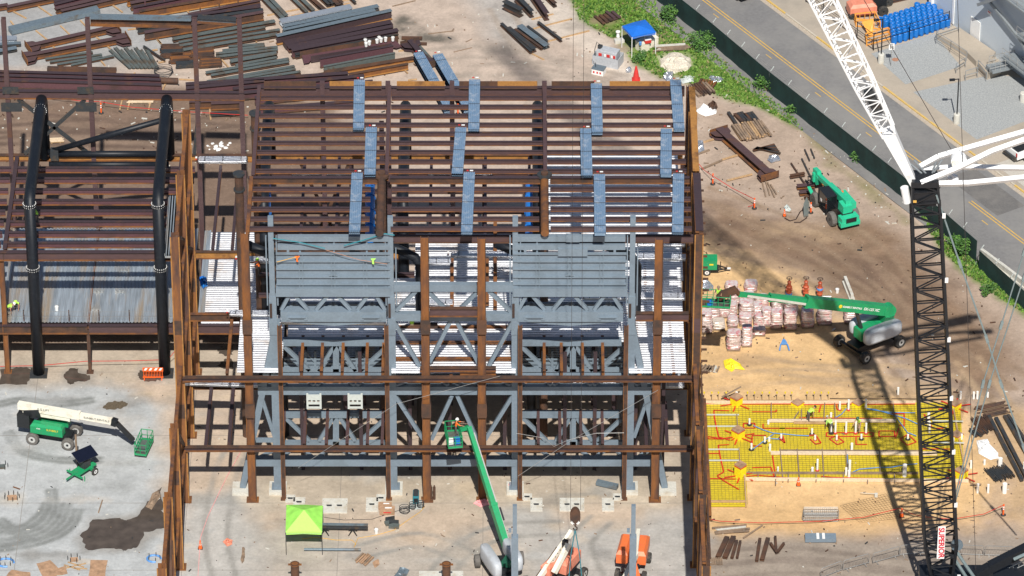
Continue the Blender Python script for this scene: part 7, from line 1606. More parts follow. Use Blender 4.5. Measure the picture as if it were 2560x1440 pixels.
# 1: cream boom, left
c = G(137,1099); ang = R_(-15.3); t = thing('boom_lift', 'boom lift with long cream boom and green hood on the slab at the left', 'boom lift', tuple(c))
d, n = chassis(t, c, ang, 3.15, 2.2, .56, .42, tyre='tyre_dusty')
m = M(); m.tube(c+Vector((0,0,1.0)), c+Vector((0,0,1.35)), .8, 16); m.build('turntable', MT['lift_black'], t)
def hood(name, cx, L, W, H, z, ang, mt, parent, ch=.18):
    d = Vector((math.cos(ang), math.sin(ang), 0)); n = Vector((-d.y, d.x, 0)); m = M(); vs = []
    for zz, k in ((0, 0), (H*.75, 0), (H, ch)):
        for sx_, sy in ((-1,-1),(1,-1),(1,1),(-1,1)): vs.append(Vector(cx)+d*sx_*(L/2-k)+n*sy*(W/2-k*.8)+Vector((0,0,z+zz)))
    m.add(vs, [(3,2,1,0)]+[(i*4+k, i*4+(k+1) % 4, i*4+4+(k+1) % 4, i*4+4+k) for i in range(2) for k in range(4)]+[(8,9,10,11)]); return m.build(name, MT[mt], parent)
h1 = hood('hood', c-n*.75-d*.3, 2.85, .75, .95, 1.15, ang, 'lift_green', t); hood('hood', c+n*.75-d*.2, 2.6, .7, .9, 1.15, ang, 'lift_green', t)
q = c-n*1.13-d*.3+Vector((0,0,1.7)); text(h1, "SUNBELT", q+d*.55, d, (0,0,1), .26, MT['yellow']); text(h1, "600S", q-d*.7, d, (0,0,1), .18, MT['white'])
m = M(); e = c-d*2.55; m.bar(e-n*.55+Vector((0,0,1.75)), e+n*.55+Vector((0,0,1.75)), 1.1, 1.3); m.build('counterweight', MT['lift_black'], t)
m = M(); a = e+Vector((0,0,2.3)); m.bar(a+d*.0, a+d*1.4+Vector((0,0,.3)), .5, .8); m.build('boom_mount', MT['lift_black'], t)
B0 = c-d*3.1+Vector((0,0,3.0)); B1 = c+d*5.2+Vector((0,0,2.85))
boom([(B0, B0+d*5.5+Vector((0,0,-.1)), .46, .62, 'lift_cream', 'boom_section'), (B0+d*.4+Vector((0,0,-.62)), B0+d*4.6+Vector((0,0,-.62)), .3, .3, 'lift_cream', 'boom_section'), (B0+d*5.3+Vector((0,0,-.1)), B1, .38, .5, 'lift_cream', 'boom_section')], t)
lm = B0-n*.245; bo = [k for k in t.children if k.name.startswith('boom_section')]
text(bo[0], "JLG LIFT", B0+d*2.3-n*.235+Vector((0,0,.05)), d, (0,0,1), .30, MT['lift_black']); text(bo[2], "SUNBELT RENTALS", B0+d*7.0-n*.195+Vector((0,0,-.09)), d, (0,0,1), .27, MT['lift_black'])
m = M(); m.bar(B1, B1+d*.45+Vector((0,0,-.1)), .5, .6); m.build('boom_tip', MT['lift_black'], t)
K0 = V(303,1052,c.y-1.4); K1 = G(333,1100,.9); m = M(); m.bar(B1+d*.4+Vector((0,0,-.1)), K1, .3, .38); m.build('jib_arm', MT['lift_black'], t)
basket(G(360,1120,.35), 2.3, 1.0, 1.1, R_(78), 'lift_green', t)
# 2: long green boom beside the bags
c = G(2173,866); ang = R_(39); t = thing('boom_lift', 'large boom lift with long green lettered boom reaching over the wrapped bags', 'boom lift', tuple(c))
d, n = chassis(t, c, ang, 4.0, 3.4, .56, .48)
m = M(); m.tube(c+Vector((0,0,1.0)), c+Vector((0,0,1.3)), 1.1, 18); m.build('turntable', MT['lift_black'], t)
P0 = Vector((32.45, -9.1, 3.75)); P1 = V(1846, 735, -15.6); bd = Vector((P1.x-P0.x, P1.y-P0.y, 0)).normalized(); ba = math.atan2(bd.y, bd.x); bn_ = Vector((-bd.y, bd.x, 0))
tc = c+Vector((.25,-.0,0))
def hood_r(name, cx, L, W, H, z, ang, mt, parent):
    d = Vector((math.cos(ang), math.sin(ang), 0)); n = Vector((-d.y, d.x, 0)); m = M(); N = 24; vs = []
    for zz, g in ((0,.94),(H*.15,1),(H*.7,1),(H*.9,.94),(H,.82)):
        for k in range(N):
            a = 2*math.pi*k/N; x = math.copysign(abs(math.cos(a))**.45, math.cos(a))*L/2*g; y = math.copysign(abs(math.sin(a))**.6, math.sin(a))*W/2*g; vs.append(Vector(cx)+d*x+n*y+Vector((0,0,z+zz)))
    m.add(vs, [(i*N+k, i*N+(k+1) % N, (i+1)*N+(k+1) % N, (i+1)*N+k) for i in range(4) for k in range(N)]+[tuple(reversed(range(N))), tuple(range(4*N,5*N))]); return m.build(name, MT[mt], parent, smooth=True)
hn = R_(33); hd = Vector((math.cos(hn), math.sin(hn), 0)); hnn = Vector((-hd.y, hd.x, 0))
hood_r('hood', tc-hnn*1.0+hd*.3, 3.9, .95, 1.3, 1.35, hn, 'lift_grey', t); hood_r('hood', tc+hnn*1.05+hd*.2, 3.7, .9, 1.3, 1.35, hn, 'lift_grey', t)
m = M(); m.obox(tc+hd*.2+Vector((0,0,1.4)), 3.7, 1.1, 1.0, hn); m.bar(tc+hd*1.2+Vector((0,0,2.4)), P0+Vector((0,0,-.2)), .9, .9); m.build('mount', MT['lift_green'], t)
m = M(); m.bar(tc-hd*1.2+Vector((0,0,2.2)), P0.lerp(P1, .22)+Vector((0,0,-.35)), .22, .25); m.build('lift_cylinder', MT['charcoal'], t)
Q1 = P0.lerp(P1, .56); Q2 = P0.lerp(P1, .80)
boom([(P0, Q1, .6, .95, 'lift_green', 'boom_section'), (Q1-(P1-P0)*.02, Q2, .45, .60, 'lift_green', 'boom_section'), (Q2-(P1-P0)*.02, P1, .32, .38, 'lift_green', 'boom_section')], t)
m = M(); m.tube(P0+bn_*.35, P0-bn_*.35, .6, 16); m.build('boom_pivot', MT['lift_green'], t)
bs = [k for k in t.children if k.name.startswith('boom_section')]
xd_ = (P0-P1).normalized(); fn = xd_.cross(Vector((0,0,1))).normalized(); 
if fn.y > 0: fn = -fn
bc = P0.lerp(P1, .125)+fn*.305; text(bs[0], "SX-125 XC", bc, xd_, (0,0,1), .36, MT['white'], bold=.008); text(bs[0], "SUNBELT RENTALS", P0.lerp(P1, .255)+fn*.305, xd_, (0,0,1), .24, MT['white'], bold=.006)
c_ = P0.lerp(P1, .335)+fn*.31; m = M(); m.tube(c_, c_+fn*.02, .17, 12); m.build('logo', MT['yellow'], bs[0])
m = M(); m.bar(P0.lerp(P1,.54)+fn*.24+Vector((0,0,-.2)), P0.lerp(P1,.95)+fn*.3+Vector((0,0,.05)), .08, .2); m.build('cable_carrier', MT['concrete_block'], t)
bkc = V(1789, 752, -16.6); bkc.z -= .35
J1 = P1+Vector((-.3,-.2,-.1)); m = M(); m.bar(P1, V(1838,722,-15.9), .3, .3); m.bar(V(1838,722,-15.9), bkc+Vector((.9,.4,.5)), .28, .3); m.build('jib_arm', MT['rust'], t)
m = M(); m.plate([V(1790,745,-16.9), V(1800,732,-16.9), V(1838,718,-16.9), V(1846,733,-16.9), V(1800,752,-16.9)], (0,1,0), .3); m.build('jib_cover', MT['rust_dark'], t)
basket(bkc, 2.5, 1.15, 1.1, R_(-6), 'lift_green', t)
crate_c = bkc+Vector((-.5,-.1,.05)); m = M(); m.obox(crate_c, .5, .4, .4, .2); tag(m.build('tool_box', MT['blue'], loc=crate_c), 'blue tool box on the floor of the basket over the bags', 'tool box')
person(bkc+Vector((.25,.15,.03)), R_(170), 'reach', 'worker in lime vest and brown hard hat standing in the basket over the bags', shirt='dark_shirt', vest='hivis', hat='lumber_old')
for k in range(1): m = M(); m.path([bkc+Vector((-1.3,0,.2)), bkc+Vector((-1.7,.3,.0)), bkc+Vector((-1.5,.1,-.3))], .05, 5); tag(m.build('hose', MT['charcoal'], loc=bkc), 'black hose hanging off the left end of the basket over the bags', 'hose')
# 3: green boom in front of the frame
c = G(1254,1443); ang = R_(97); t = thing('boom_lift', 'boom lift with steep green boom reaching up into the front of the frame', 'boom lift', tuple(c))
d, n = chassis(t, c, ang, 3.4, 3.6, .56, .45, tyre='tyre_dusty')
m = M(); m.tube(c+Vector((0,0,1.0)), c+Vector((0,0,1.3)), 1.0, 18); m.build('turntable', MT['lift_black'], t)
a_ = R_(112); dd = Vector((math.cos(a_), math.sin(a_), 0)); nn = Vector((-dd.y, dd.x, 0))
hood_r('hood', c+nn*.85+dd*.2, 3.6, .85, 1.3, 1.2, a_, 'lift_grey', t); hood_r('hood', c-nn*1.1+dd*.3, 3.4, .8, 1.3, 1.2, a_, 'lift_grey', t)
R0 = V(1273,1390,-41.6); R1 = V(1172,1068,-33.3)
m = M(); m.bar(c+Vector((.3,-.4,1.3)), R0+Vector((.1,-.4,-.1)), .8, .8); m.build('mount', MT['green_dark'], t)
S1 = R0.lerp(R1, .40); S2 = R0.lerp(R1, .72)
boom([(R0-(R1-R0)*.08, S1, .5, .75, 'lift_green', 'boom_section'), (S1, S2, .42, .58, 'lift_green', 'boom_section'), (S2, R1, .34, .42, 'lift_green', 'boom_section')], t)
m = M(); m.bar(R0.lerp(R1,.1)+Vector((.32,-.1,.2)), R0.lerp(R1,.95)+Vector((.26,-.1,.15)), .09, .16); m.build('cable_carrier', MT['steel_bar'], t)
m = M(); m.bar(R0.lerp(R1,.28)+Vector((.42,-.1,0)), R0.lerp(R1,.38)+Vector((.42,-.1,0)), .3, .12); m.build('hose_guard', MT['lift_black'], t)
bk3 = V(1134,1100,-33.4); m = M(); m.bar(R1, bk3+Vector((.6,.2,.9)), .28, .3); m.build('jib_arm', MT['lift_green'], t)
basket(bk3, 1.15, 2.4, 1.1, R_(8), 'lift_green', t)
person(bk3+Vector((.18,.55,.03)), R_(-90), 'reach', 'worker in orange shirt and white hard hat in the basket of the steep green boom', shirt='hivis_orange', legs='trousers', hat='white')
for o, mt, lb in ((Vector((.3,-.5,.05)),'blue','blue bin in the basket of the steep green boom'),(Vector((-.25,-.6,.05)),'white','white cylinder case in the basket of the steep green boom')): m = M(); m.obox(bk3+o, .45, .45, .5, .1); tag(m.build('bin', MT[mt], loc=bk3+o), lb, 'bin')
# 4: orange lift and 5: salmon lift at the bottom edge
c = G(1583,1425); t = thing('boom_lift', 'orange lift with folded cream boom at the bottom, behind a grey steel post', 'boom lift', tuple(c))
d, n = chassis(t, c, R_(80), 2.6, 2.2, .45, .35)
m = M(); m.tube(c+Vector((0,0,.8)), c+Vector((0,0,1.1)), .8, 16); m.build('turntable', MT['lift_black'], t)
hood('hood', c+Vector((-.72,.9,0)), 2.8, .95, 1.15, 1.0, R_(80), 'lift_orange', t, .25); hood('hood', c+Vector((.72,.75,0)), 2.8, .95, 1.15, 1.0, R_(82), 'lift_orange', t, .25)
m = M(); m.bar(G(1596,1328,2.4), G(1590,1385,2.9), .3, .5); m.build('boom_mount', MT['lift_cream'], t)
boom([(G(1591,1385,3.0), G(1560,1450,3.1), .36, .5, 'lift_cream', 'boom_section'), (G(1580,1400,2.3), G(1600,1470,1.6), .5, .35, 'lift_orange', 'boom_section')], t)
c = G(1410,1455); t = thing('boom_lift', 'faded salmon lift with cream and maroon booms at the bottom edge below the hook', 'boom lift', tuple(c))
d, n = chassis(t, c, R_(60), 2.6, 2.2, .5, .38)
hood('hood', c+Vector((.35,.9,0)), 2.6, 1.0, 1.2, 1.0, R_(62), 'salmon', t, .3); hood('hood', c+Vector((-.9,.5,0)), 2.4, .9, 1.1, 1.0, R_(58), 'salmon', t, .3)
e0 = V(1345,1450,-44.6); e1_ = V(1430,1328,-41.5)
boom([(e0, e1_, .3, .45, 'lift_cream', 'boom_section'), (V(1335,1455,-44.4), V(1395,1370,-42.4), .2, .3, 'rust_dark', 'boom_section'), (V(1385,1432,-44.5), V(1422,1360,-43.2), .35, .45, 'lift_cream', 'boom_section')], t)
m = M(); m.obox(V(1413,1358,-43)-Vector((0,0,.2)), .35, .4, .5, 1); m.build('motor', MT['lift_black'], t)
m = M()
for k in range(7): p = e0.lerp(e1_, .3+k*.07)+Vector((0,-.24,0)); m.tube(p, p+Vector((0,-.02,0)), .05, 6)
m.build('holes', MT['charcoal'], t)
# two upright grey posts in the foreground
for px, lb in ((1287,'upright grey steel post at the bottom edge beside the green lift'),(1584,'upright grey steel post at the bottom edge in front of the orange lift')):
    tpz = V(px, 1263, -52); t = thing('steel_post', lb, 'post', (tpz.x, -52, 0)); m = M(); m.box(tpz.x-.17, tpz.x+.17, -52.17, -51.83, tpz.z-3.0, tpz.z); m.build('upper_post', GP, t)
    m = M(); m.box(tpz.x-.27, tpz.x+.27, -52.3, -51.7, 0, tpz.z-3.0); m.box(tpz.x-.5, tpz.x-.27, -52.1, -51.9, tpz.z-2.6, tpz.z-2.3); m.build('lower_post', GP, t)
# ================================================================ TELEHANDLER
c = G(2086,532); an = R_(113); d = Vector((math.cos(an), math.sin(an), 0)); n = Vector((-d.y, d.x, 0)); t = thing('telehandler', 'green telehandler with its fork arm lowered, standing on the dirt near the fence', 'telehandler', tuple(c)); U = Vector((0,0,1))
for s in (-1, 1):
    for q in (-1, 1): wheel('wheel', c+d*s*1.75+n*q*1.1+U*.68, n, .68, .48, t, 'tyre_dusty', 'tyre_dusty')
m = M(); m.bar(c-d*2.6+U*1.1, c+d*2.3+U*1.1, 1.1, .75); m.build('chassis', MT['lift_black'], t)
m = M(); m.bar(c-d*3.25+U*1.0, c-d*2.4+U*1.0, 1.7, .75); m.bar(c-d*3.3+U*.75, c-d*2.8+U*.75, 1.9, .4); m.build('counterweight', MT['tele_green'], t)
m = M(); m.bar(c-d*1.9-n*.85+U*1.5, c+d*.4-n*.85+U*1.5, .7, .9); m.bar(c-d*2.6+U*1.8, c-d*1.6+U*1.9, .9, .9); m.build('engine_hood', MT['tele_green'], t); m = M(); m.bar(c-d*3.42-n*.5+U*1.25, c-d*3.42+n*.5+U*1.25, .04, .4); m.bar(c-d*1.2-n*1.21+U*1.55, c-d*.2-n*1.21+U*1.55, .03, .5); m.build('grille', MT['lift_black'], t)
m = M(); m.bar(c-d*.9+n*.75+U*1.7, c+d*.8+n*.75+U*1.7, .9, 1.3); cab = m.build('cab', MT['glass_dark'], t)
m = M()
for x in (-.9,.8):
    for y in (.3,1.2): m.tube(c+d*x+n*y+U*1.0, c+d*x+n*y+U*2.45, .05, 5)
m.bar(c-d*.95+n*.75+U*2.42, c+d*.85+n*.75+U*2.42, 1.0, .08); m.build('roll_cage', MT['lift_black'], cab)
m = M(); m.bar(c+d*.2+n*1.21+U*1.5, c+d*.45+n*1.21+U*1.5, .02, .25); m.build('label_plate', MT['white'], cab)
A0 = c-d*2.4+n*(-.15)+U*2.35; A1 = c+d*3.6-n*.15+U*1.75; dn = (A1-A0).normalized()
m = M(); m.bar(A0, A0+dn*3.9, .5, .62); m.bar(A0+dn*3.8, A1, .38, .46); m.build('boom', MT['tele_green'], t)
m = M(); m.bar(A1, A1+d*.3-U*.9, .45, .4); m.bar(A1+U*.25, A1+d*.9+U*.15, .4, .5); m.bar(A1+d*.5-n*.4-U*.3, A1+d*.5+n*.4-U*.3, .3, .9); m.build('boom_head', MT['tele_green'], t)
m = M(); f0 = A1+d*.8-U*1.0
for z in (-.25, .25, .65): m.bar(f0-n*.75+U*z, f0+n*.75+U*z, .07, .09)
for y in (-.7,-.25,.25,.7): m.bar(f0+n*y-U*.3, f0+n*y+U*.7, .07, .07)
m.build('carriage', MT['lift_black'], t)
for y in (-.35,.35): m = M(); m.bar(f0+n*y-U*.45, f0+n*y+d*1.25-U*.5, .12, .06); m.build('fork', MT['lift_black'], t)
m = M(); m.bar(c+d*2.0+n*1.3+U*1.2, c+d*2.9+n*1.2+U*1.35, .3, .12); m.build('fender', MT['tele_green'], t)
m = M(); m.tube(A0+dn*2.2-n*.45, A0+dn*2.2-n*.45+U*.15, .12, 8); m.build('beacon', MT['orange'], t)
# ================================================================ TOWED COMPRESSOR AND SOLAR LIGHT TRAILER
c = G(1770,688); t = thing('compressor', 'green box compressor on a single axle trailer beside the east wall', 'compressor', tuple(c))
m = M(); m.box(c.x-.75, c.x+.78, c.y-.1, c.y+.95, .62, 1.5); m.build('housing', MT['lift_green'], t); m = M(); m.box(c.x-.77, c.x+.80, c.y-.12, c.y+.97, 1.505, 1.58); m.build('roof_panel', MT['lift_green'], t)
m = M(); m.box(c.x+.1, c.x+.45, c.y-.112, c.y-.102, 1.1, 1.25); m.build('decal', MT['yellow'], t)
m = M(); m.bar(c+Vector((-.9,.42,.5)), c+Vector((.95,.42,.5)), .9, .1); m.bar(c+Vector((.9,.05,.5)), c+Vector((1.75,.42,.45)), .08, .1); m.bar(c+Vector((.9,.8,.5)), c+Vector((1.75,.42,.45)), .08, .1); m.bar(c+Vector((1.1,.42,.5)), c+Vector((1.1,.42,1.15)), .07, .07); m.build('trailer_frame', MT['lift_black'], t)
m = M(); m.bar(c+Vector((1.7,.42,.45)), c+Vector((2.0,.42,.45)), .14, .12); m.build('hitch', MT['white'], t)
for s in (-.05, .95): wheel('wheel', c+Vector((-.1,s,.34)), (0,1,0), .34, .2, t, 'tyre', 'white')
c = G(212,1182); an = R_(50); d = Vector((math.cos(an), math.sin(an), 0)); n = Vector((-d.y, d.x, 0)); t = thing('light_tower_trailer', 'green trailer with tilted black solar panel in front of the left lift', 'trailer', tuple(c))
m = M(); m.bar(c-d*1.3+U*.55, c+d*1.0+U*.55, .9, .12); m.bar(c-d*1.2-n*.9+U*.5, c-d*1.2+n*.9+U*.5, .12, .12); m.bar(c+d*.3-n*.9+U*.5, c+d*.3+n*.9+U*.5, .14, .3); m.bar(c-d*2.2+U*.5, c-d*1.2+U*.55, .12, .1); m.bar(c+d*.2+n*.2+U*.6, c+d*.2+n*.2+U*1.4, .12, .12); m.build('trailer_frame', MT['lift_green'], t)
m = M(); m.bar(c-d*.3+U*.95, c+d*.45+U*.95, .6, .7); m.build('battery_box', MT['charcoal'], t)
pc = c+U*1.75+d*.15; pd = (d*.8+Vector((0,0,0))).normalized(); m = M(); m.bar(pc-Vector((.8,.55,-.05)), pc+Vector((.75,.55,.12)), 1.25, .06, up=(-.15,-.45,.9)); m.build('solar_panel', MT['solar'], t)
m = M(); q = G(193,1165); m.tube(q+U*.5, q+U*3.2, .09, 8); m.build('mast', MT['lumber_old'], t)
for s in (-1, 1): wheel('wheel', c+d*.35+n*s*.85+U*.34, n, .34, .2, t, 'tyre', 'white')
for s in (-1, 1): m = M(); m.bar(c-d*.9+n*s*.85+U*.02, c-d*.9+n*s*.85+U*.5, .08, .08); m.build('jack', MT['lift_green'], t)
# ================================================================ ACROSS THE ROAD
ZS = .145
TD = lambda x, y: (1920+x/3, y/3)
def GS(x, y, z=ZS): return G(*TD(x, y), z)
# warehouse wall
w0 = GS(1235,70); w1 = GS(1235+900, 70+900*.76); wd = (w1-w0); wd.z = 0; wd.normalize(); wn_ = Vector((-wd.y, wd.x, 0))
if wn_.y < 0: wn_ = -wn_
wh = thing('warehouse', 'pale blue grey metal warehouse wall with outside stairs in the top right corner', 'building', tuple(w0))
pp = [w0, w0+wd*45, w0+wd*45+wn_*25, w0+wn_*25]; m = M(); m.prism([(p.x, p.y) for p in pp], .1, 14); m.build('wall', MT['wall_panel'], wh)
m = M(); m.prism([((p.x), (p.y)) for p in (w0-wn_*.3-wd*.25, w0+wd*.15-wn_*.3, w0+wd*.15, w0-wd*.25)], .12, 14); m.build('corner_trim', MT['white'], wh)
for f, a, b, h, mt, nm in ((0,6.2,7.7,2.3,'white','door'),(0,3.2,3.5,5,'white','downpipe'),(0,12.0,12.25,.7,'charcoal','socket')):
    m = M(); q = w0+wd*a-wn_*.06; r = w0+wd*b-wn_*.06; m.bar(q+U*(ZS+h/2), r+U*(ZS+h/2), .08, h); m.build(nm, MT[mt], wh)
q = w0+wd*9.0-wn_*.05+U*4.2; m = M(); m.bar(q-wd*.3, q+wd*.3, .03, .45); so_ = m.build('wall_sign', MT['white'], wh); m = M(); m.bar(q-wd*.2-wn_*.02+U*.08, q+wd*.2-wn_*.02+U*.08, .02, .12); m.build('sign_print', MT['red'], so_)
m = M(); m.bar(w0+wd*4.5-wn_*.5+U*7.4, w0+wd*20-wn_*.5+U*(-1.0)+U*3.5, .22, .25); m.build('stair_stringer', MT['stair_steel'], wh)
for z, s0, s1 in ((5.6, 15.5, 24), (8.5, 13.0, 22), (2.2, 13.5, 26)):
    m = M(); a = w0+wd*s0-wn_*1.0+U*z; b = w0+wd*s1-wn_*1.0+U*z; m.bar(a, b, 1.5, .2); m.build('stair_landing', MT['stair_steel'], wh)
    m = M()
    for h in (.5, 1.0): m.tube(a-wn_*.7+U*h, b-wn_*.7+U*h, .03, 5)
    k = 0
    while k < (b-a).length: p = a+wd*k-wn_*.7; m.tube(p, p+U*1.0, .025, 4); k += 1.2
    m.build('handrail', MT['steel_bar'], wh)
for s0, z0, s1, z1 in ((13,8.5,9,5.5),(15.5,5.6,19,2.2)):
    m = M()
    for o in (.4, 1.5): m.bar(w0+wd*s0-wn_*o+U*z0, w0+wd*s1-wn_*o+U*z1, .08, .3)
    for k in range(12): f = k/12; p = (w0+wd*s0+U*z0).lerp(w0+wd*s1+U*z1, f); m.bar(p-wn_*.4, p-wn_*1.5, .28, .05)
    m.build('stair_flight', MT['stair_steel'], wh)
# raised concrete walk with rails
wk = thing('raised_walkway', 'raised concrete walkway with thin steel handrails in front of the warehouse wall', 'walkway', tuple(GS(1450,400)))
m = M(); m.prism([tuple(GS(x, y)[:2]) for x, y in ((1258,290),(1430,245),(1705,430),(1660,500),(1560,500),(1490,430))], .1, .75); m.build('platform', MT['walk'], wk)
m = M(); m.prism([tuple(GS(x, y)[:2]) for x, y in ((1575,520),(1690,480),(1745,560),(1640,600))], .1, .9); m.build('step_block', MT['walk'], wk)
def rail(pts, h=1.0, z=.75, par=wk, mt='stair_steel'):
    P = [GS(x, y, z) for x, y in pts]; m = M()
    for a, b in zip(P, P[1:]):
        for q in (h*.5, h): m.tube(a+U*q, b+U*q, .03, 5)
        N = max(1, int((b-a).length/1.6))
        for k in range(N+1): p = a.lerp(b, k/N); m.tube(p, p+U*h, .03, 5)
    m.build('handrail', MT[mt], par)
rail([(1262,300),(1430,245)]); rail([(1265,310),(1370,375),(1490,455)]); rail([(1410,545),(1480,500)], z=.3); rail([(1480,600),(1570,575)], z=.3); rail([(1575,520),(1640,590)]); 
m = M(); a = GS(1660,520,1.4); b = GS(2000,440,1.4); m.bar(a, b, 1.4, .25); m.build('catwalk', MT['stair_steel'], wk)
m = M()
for o in (-.7, .7):
    for h in (.5, 1.0): m.tube(a+Vector((0,o,h)), b+Vector((0,o,h)), .035, 5)
    for k in range(9): p = a.lerp(b, k/9)+Vector((0,o,0)); m.tube(p, p+U, .03, 4)
m.build('handrail', MT['steel_bar'], wk)
c = GS(1915,760); m = M(); m.lathe(c, [(.35,0),(.35,.9),(.3,.95)], 14); tag(m.build('bollard', MT['concrete_block'], loc=c), 'short concrete bollard at the right edge below the catwalk', 'bollard')
# black fence round the barrel yard
bf = thing('fence', 'black open metal fence around the blue barrels across the road', 'fence', tuple(GS(790,375)))
for pts in ([(285,15),(545,200),(790,378)], [(790,378),(1060,300),(1355,208)]):
    P = [GS(x, y) for x, y in pts]
    for a, b in zip(P, P[1:]):
        N = max(1, int((b-a).length/2.4)); m = M()
        for h in (.15, 1.0, 1.75): m.tube(a+U*h, b+U*h, .03, 5)
        m.build('rail', MT['black_crane'], bf)
        for k in range(N+1): p = a.lerp(b, k/N); m = M(); m.bar(p, p+U*1.85, .08, .08); m.build('post', MT['black_crane'], bf)
P = [GS(790,372), GS(1355,204)]; m = M(); m.bar(P[0]+U*.0, P[1]+U*.0, .15, .12); m.build('kerb', MT['walk'], bf)
# barrels
bar0 = thing('barrel', 'blue plastic barrel standing in the fenced group across the road', 'barrel', (0,0,0), 'blue barrels across the road'); m = M()
m.lathe((0,0,0), [(.26,0),(.285,.05),(.285,.30),(.295,.32),(.285,.34),(.285,.58),(.295,.60),(.285,.62),(.285,.85),(.25,.90),(.25,.875),(.0,.875)], 14); m.build('drum', MT['barrel_blue'], bar0)
m = M(); m.tube((.12,.05,.876), (.12,.05,.90), .05, 8); m.build('bung', MT['steel_bar'], bar0)
poly = [tuple(GS(x, y)[:2]) for x, y in ((940,330),(1365,205),(1300,125),(1200,70),(1090,75),(1075,110),(850,170),(835,215),(900,235),(905,290))]
u_ = (GS(1340,212)-GS(985,322)); u_.z = 0; u_.normalize(); v__ = Vector((-u_.y, u_.x, 0)); o_ = GS(985,312); nb = 0; rows_b = {}
for j in range(0, 16):
    for i in range(-3, 16):
        p = o_+u_*(i*.60+(j % 2)*.30)+v__*(j*.55)+Vector((random.uniform(-.02,.02), random.uniform(-.02,.02), 0))
        if in_poly((p.x, p.y), poly):
            if nb == 0: bar0.location = (p.x, p.y, ZS); b_ = bar0
            else: b_ = dup(bar0, (p.x, p.y, ZS), random.uniform(0, 6))
            nb += 1; rows_b.setdefault(j, []).append(b_)
for j_, (jj, bl_) in enumerate(sorted(rows_b.items())):
    for i_, b_ in enumerate(bl_): b_['label'] = 'blue plastic barrel, %s from the left in the %s row behind the black fence' % (ORD[i_], ORD[j_])
# lamps
for x, y, lb in ((847,470,'black street lamp on a round concrete base beside the speed sign'),(1414,922,'black street lamp on a round concrete base standing alone in the gravel')):
    c = GS(x, y); t = thing('street_lamp', lb, 'street lamp', tuple(c)); m = M(); m.lathe(c, [(.30,0),(.30,.95),(.27,1.0)], 16); m.build('concrete_base', MT['concrete_block'], t)
    m = M(); m.bar(c+U*1.0, c+U*4.75, .11, .11); m.box(c.x-.16, c.x+.16, c.y-.16, c.y+.16, 1.0, 1.06); m.build('pole', MT['black_crane'], t); m = M(); m.bar(c+U*4.72, c+Vector((-.5,-.05,4.70)), .07, .07); m.bar(c+Vector((-.35,0,4.66)), c+Vector((-.85,0,4.62)), .3, .12); m.build('lamp_head', MT['black_crane'], t)
c = GS(921,496); t = thing('speed_sign', 'white speed limit sign reading 15 on a thin post by the gravel', 'road sign', tuple(c)); m = M(); m.tube(c, c+U*2.55, .03, 6); m.build('post', MT['steel_bar'], t)
m = M(); m.box(c.x-.26, c.x+.26, c.y-.06, c.y-.04, 1.95, 2.65); sp = m.build('sign_plate', MT['white'], t); text(sp, "15", (c.x, c.y-.062, 2.20), (1,0,0), (0,0,1), .42, MT['lift_black'], bold=.01); text(sp, "SPEED", (c.x, c.y-.062, 2.55), (1,0,0), (0,0,1), .11, MT['lift_black']); text(sp, "LIMIT", (c.x, c.y-.062, 2.44), (1,0,0), (0,0,1), .11, MT['lift_black'])
c = GS(955,447,.155); m = M(); m.tube(c, c+U*.012, .32, 18); m.tube(c+U*.012, c+U*.016, .22, 12); tag(m.build('manhole_cover', MT['copper'], loc=c), 'round rusty manhole cover in the gravel beside the speed sign', 'manhole cover')
# orange racks and pink machine
def rack(pts, h, label, mesh=False):
    P = [GS(x, y) for x, y in pts]; t = thing('steel_rack', label, 'rack', tuple(P[0])); m = M(); n_ = len(P)
    for i in range(n_):
        a, b = P[i], P[(i+1) % n_]
        for z in (.1, h): m.bar(a+U*z, b+U*z, .09, .09)
        m.bar(a, a+U*h, .09, .09)
        for k in range(1, 4): q = a.lerp(b, k/4); m.bar(q+U*.1, q+U*h, .05, .05)
    m.build('frame', MT['orange_frame'], t); return t
rack([(740,345),(935,290),(900,245),(730,290)], .55, 'long low orange steel rack beside the black fence corner'); rack([(660,200),(840,225),(800,150),(650,165)], .9, 'taller orange steel rack under the crane jib')
c = GS(750,240); m = M(); m.plate([c+Vector((-.6,.3,.9)), c+Vector((.5,.1,1.3)), c+Vector((.4,-1.0,.3)), c+Vector((0,-1.0,.25))], (0,.3,1), .05); tag(m.build('orange_panel', MT['orange_frame'], loc=c), 'orange flat panel lying against the taller orange rack', 'panel')
c = GS(700,110); t = thing('forklift', 'salmon and black forklift partly behind the crane jib at the top edge', 'forklift', tuple(c)); hood('body', c, 2.6, 1.5, 1.1, .35, R_(12), 'salmon', t, .3); m = M(); m.obox(c+Vector((1.6,.9,.5)), 1.3, 1.4, 1.5, R_(12)); m.build('cab', MT['lift_black'], t)
for q in (Vector((2.05,-.15,.5)), Vector((2.6,1.6,.5)), Vector((-.9,-.8,.35))): wheel('wheel', c+q, (.2,-1,0), q.z, .35, t, 'tyre', 'charcoal')
c = GS(905,30); m = M(); m.bar(c, c+Vector((2.6,1.2,0)), .15, .12); m.bar(c+Vector((0,.9,0)), c+Vector((2.4,2.0,0)), .15, .12); m.bar(c+U*.3, c+Vector((2.6,1.2,.3)), .12, .1); m.bar(c, c+U*2.2, .15, .15); m.bar(c+Vector((2.6,1.2,0)), c+Vector((2.6,1.2,.4)), .12, .12); m.bar(c, c+Vector((0,.9,0)), .12, .1); m.bar(c+Vector((2.5,1.15,0)), c+Vector((2.4,2.0,0)), .12, .1); tag(m.build('pallet_rack', MT['rust_dark'], loc=c), 'rusty brown steel rack above the barrels at the top edge', 'rack')
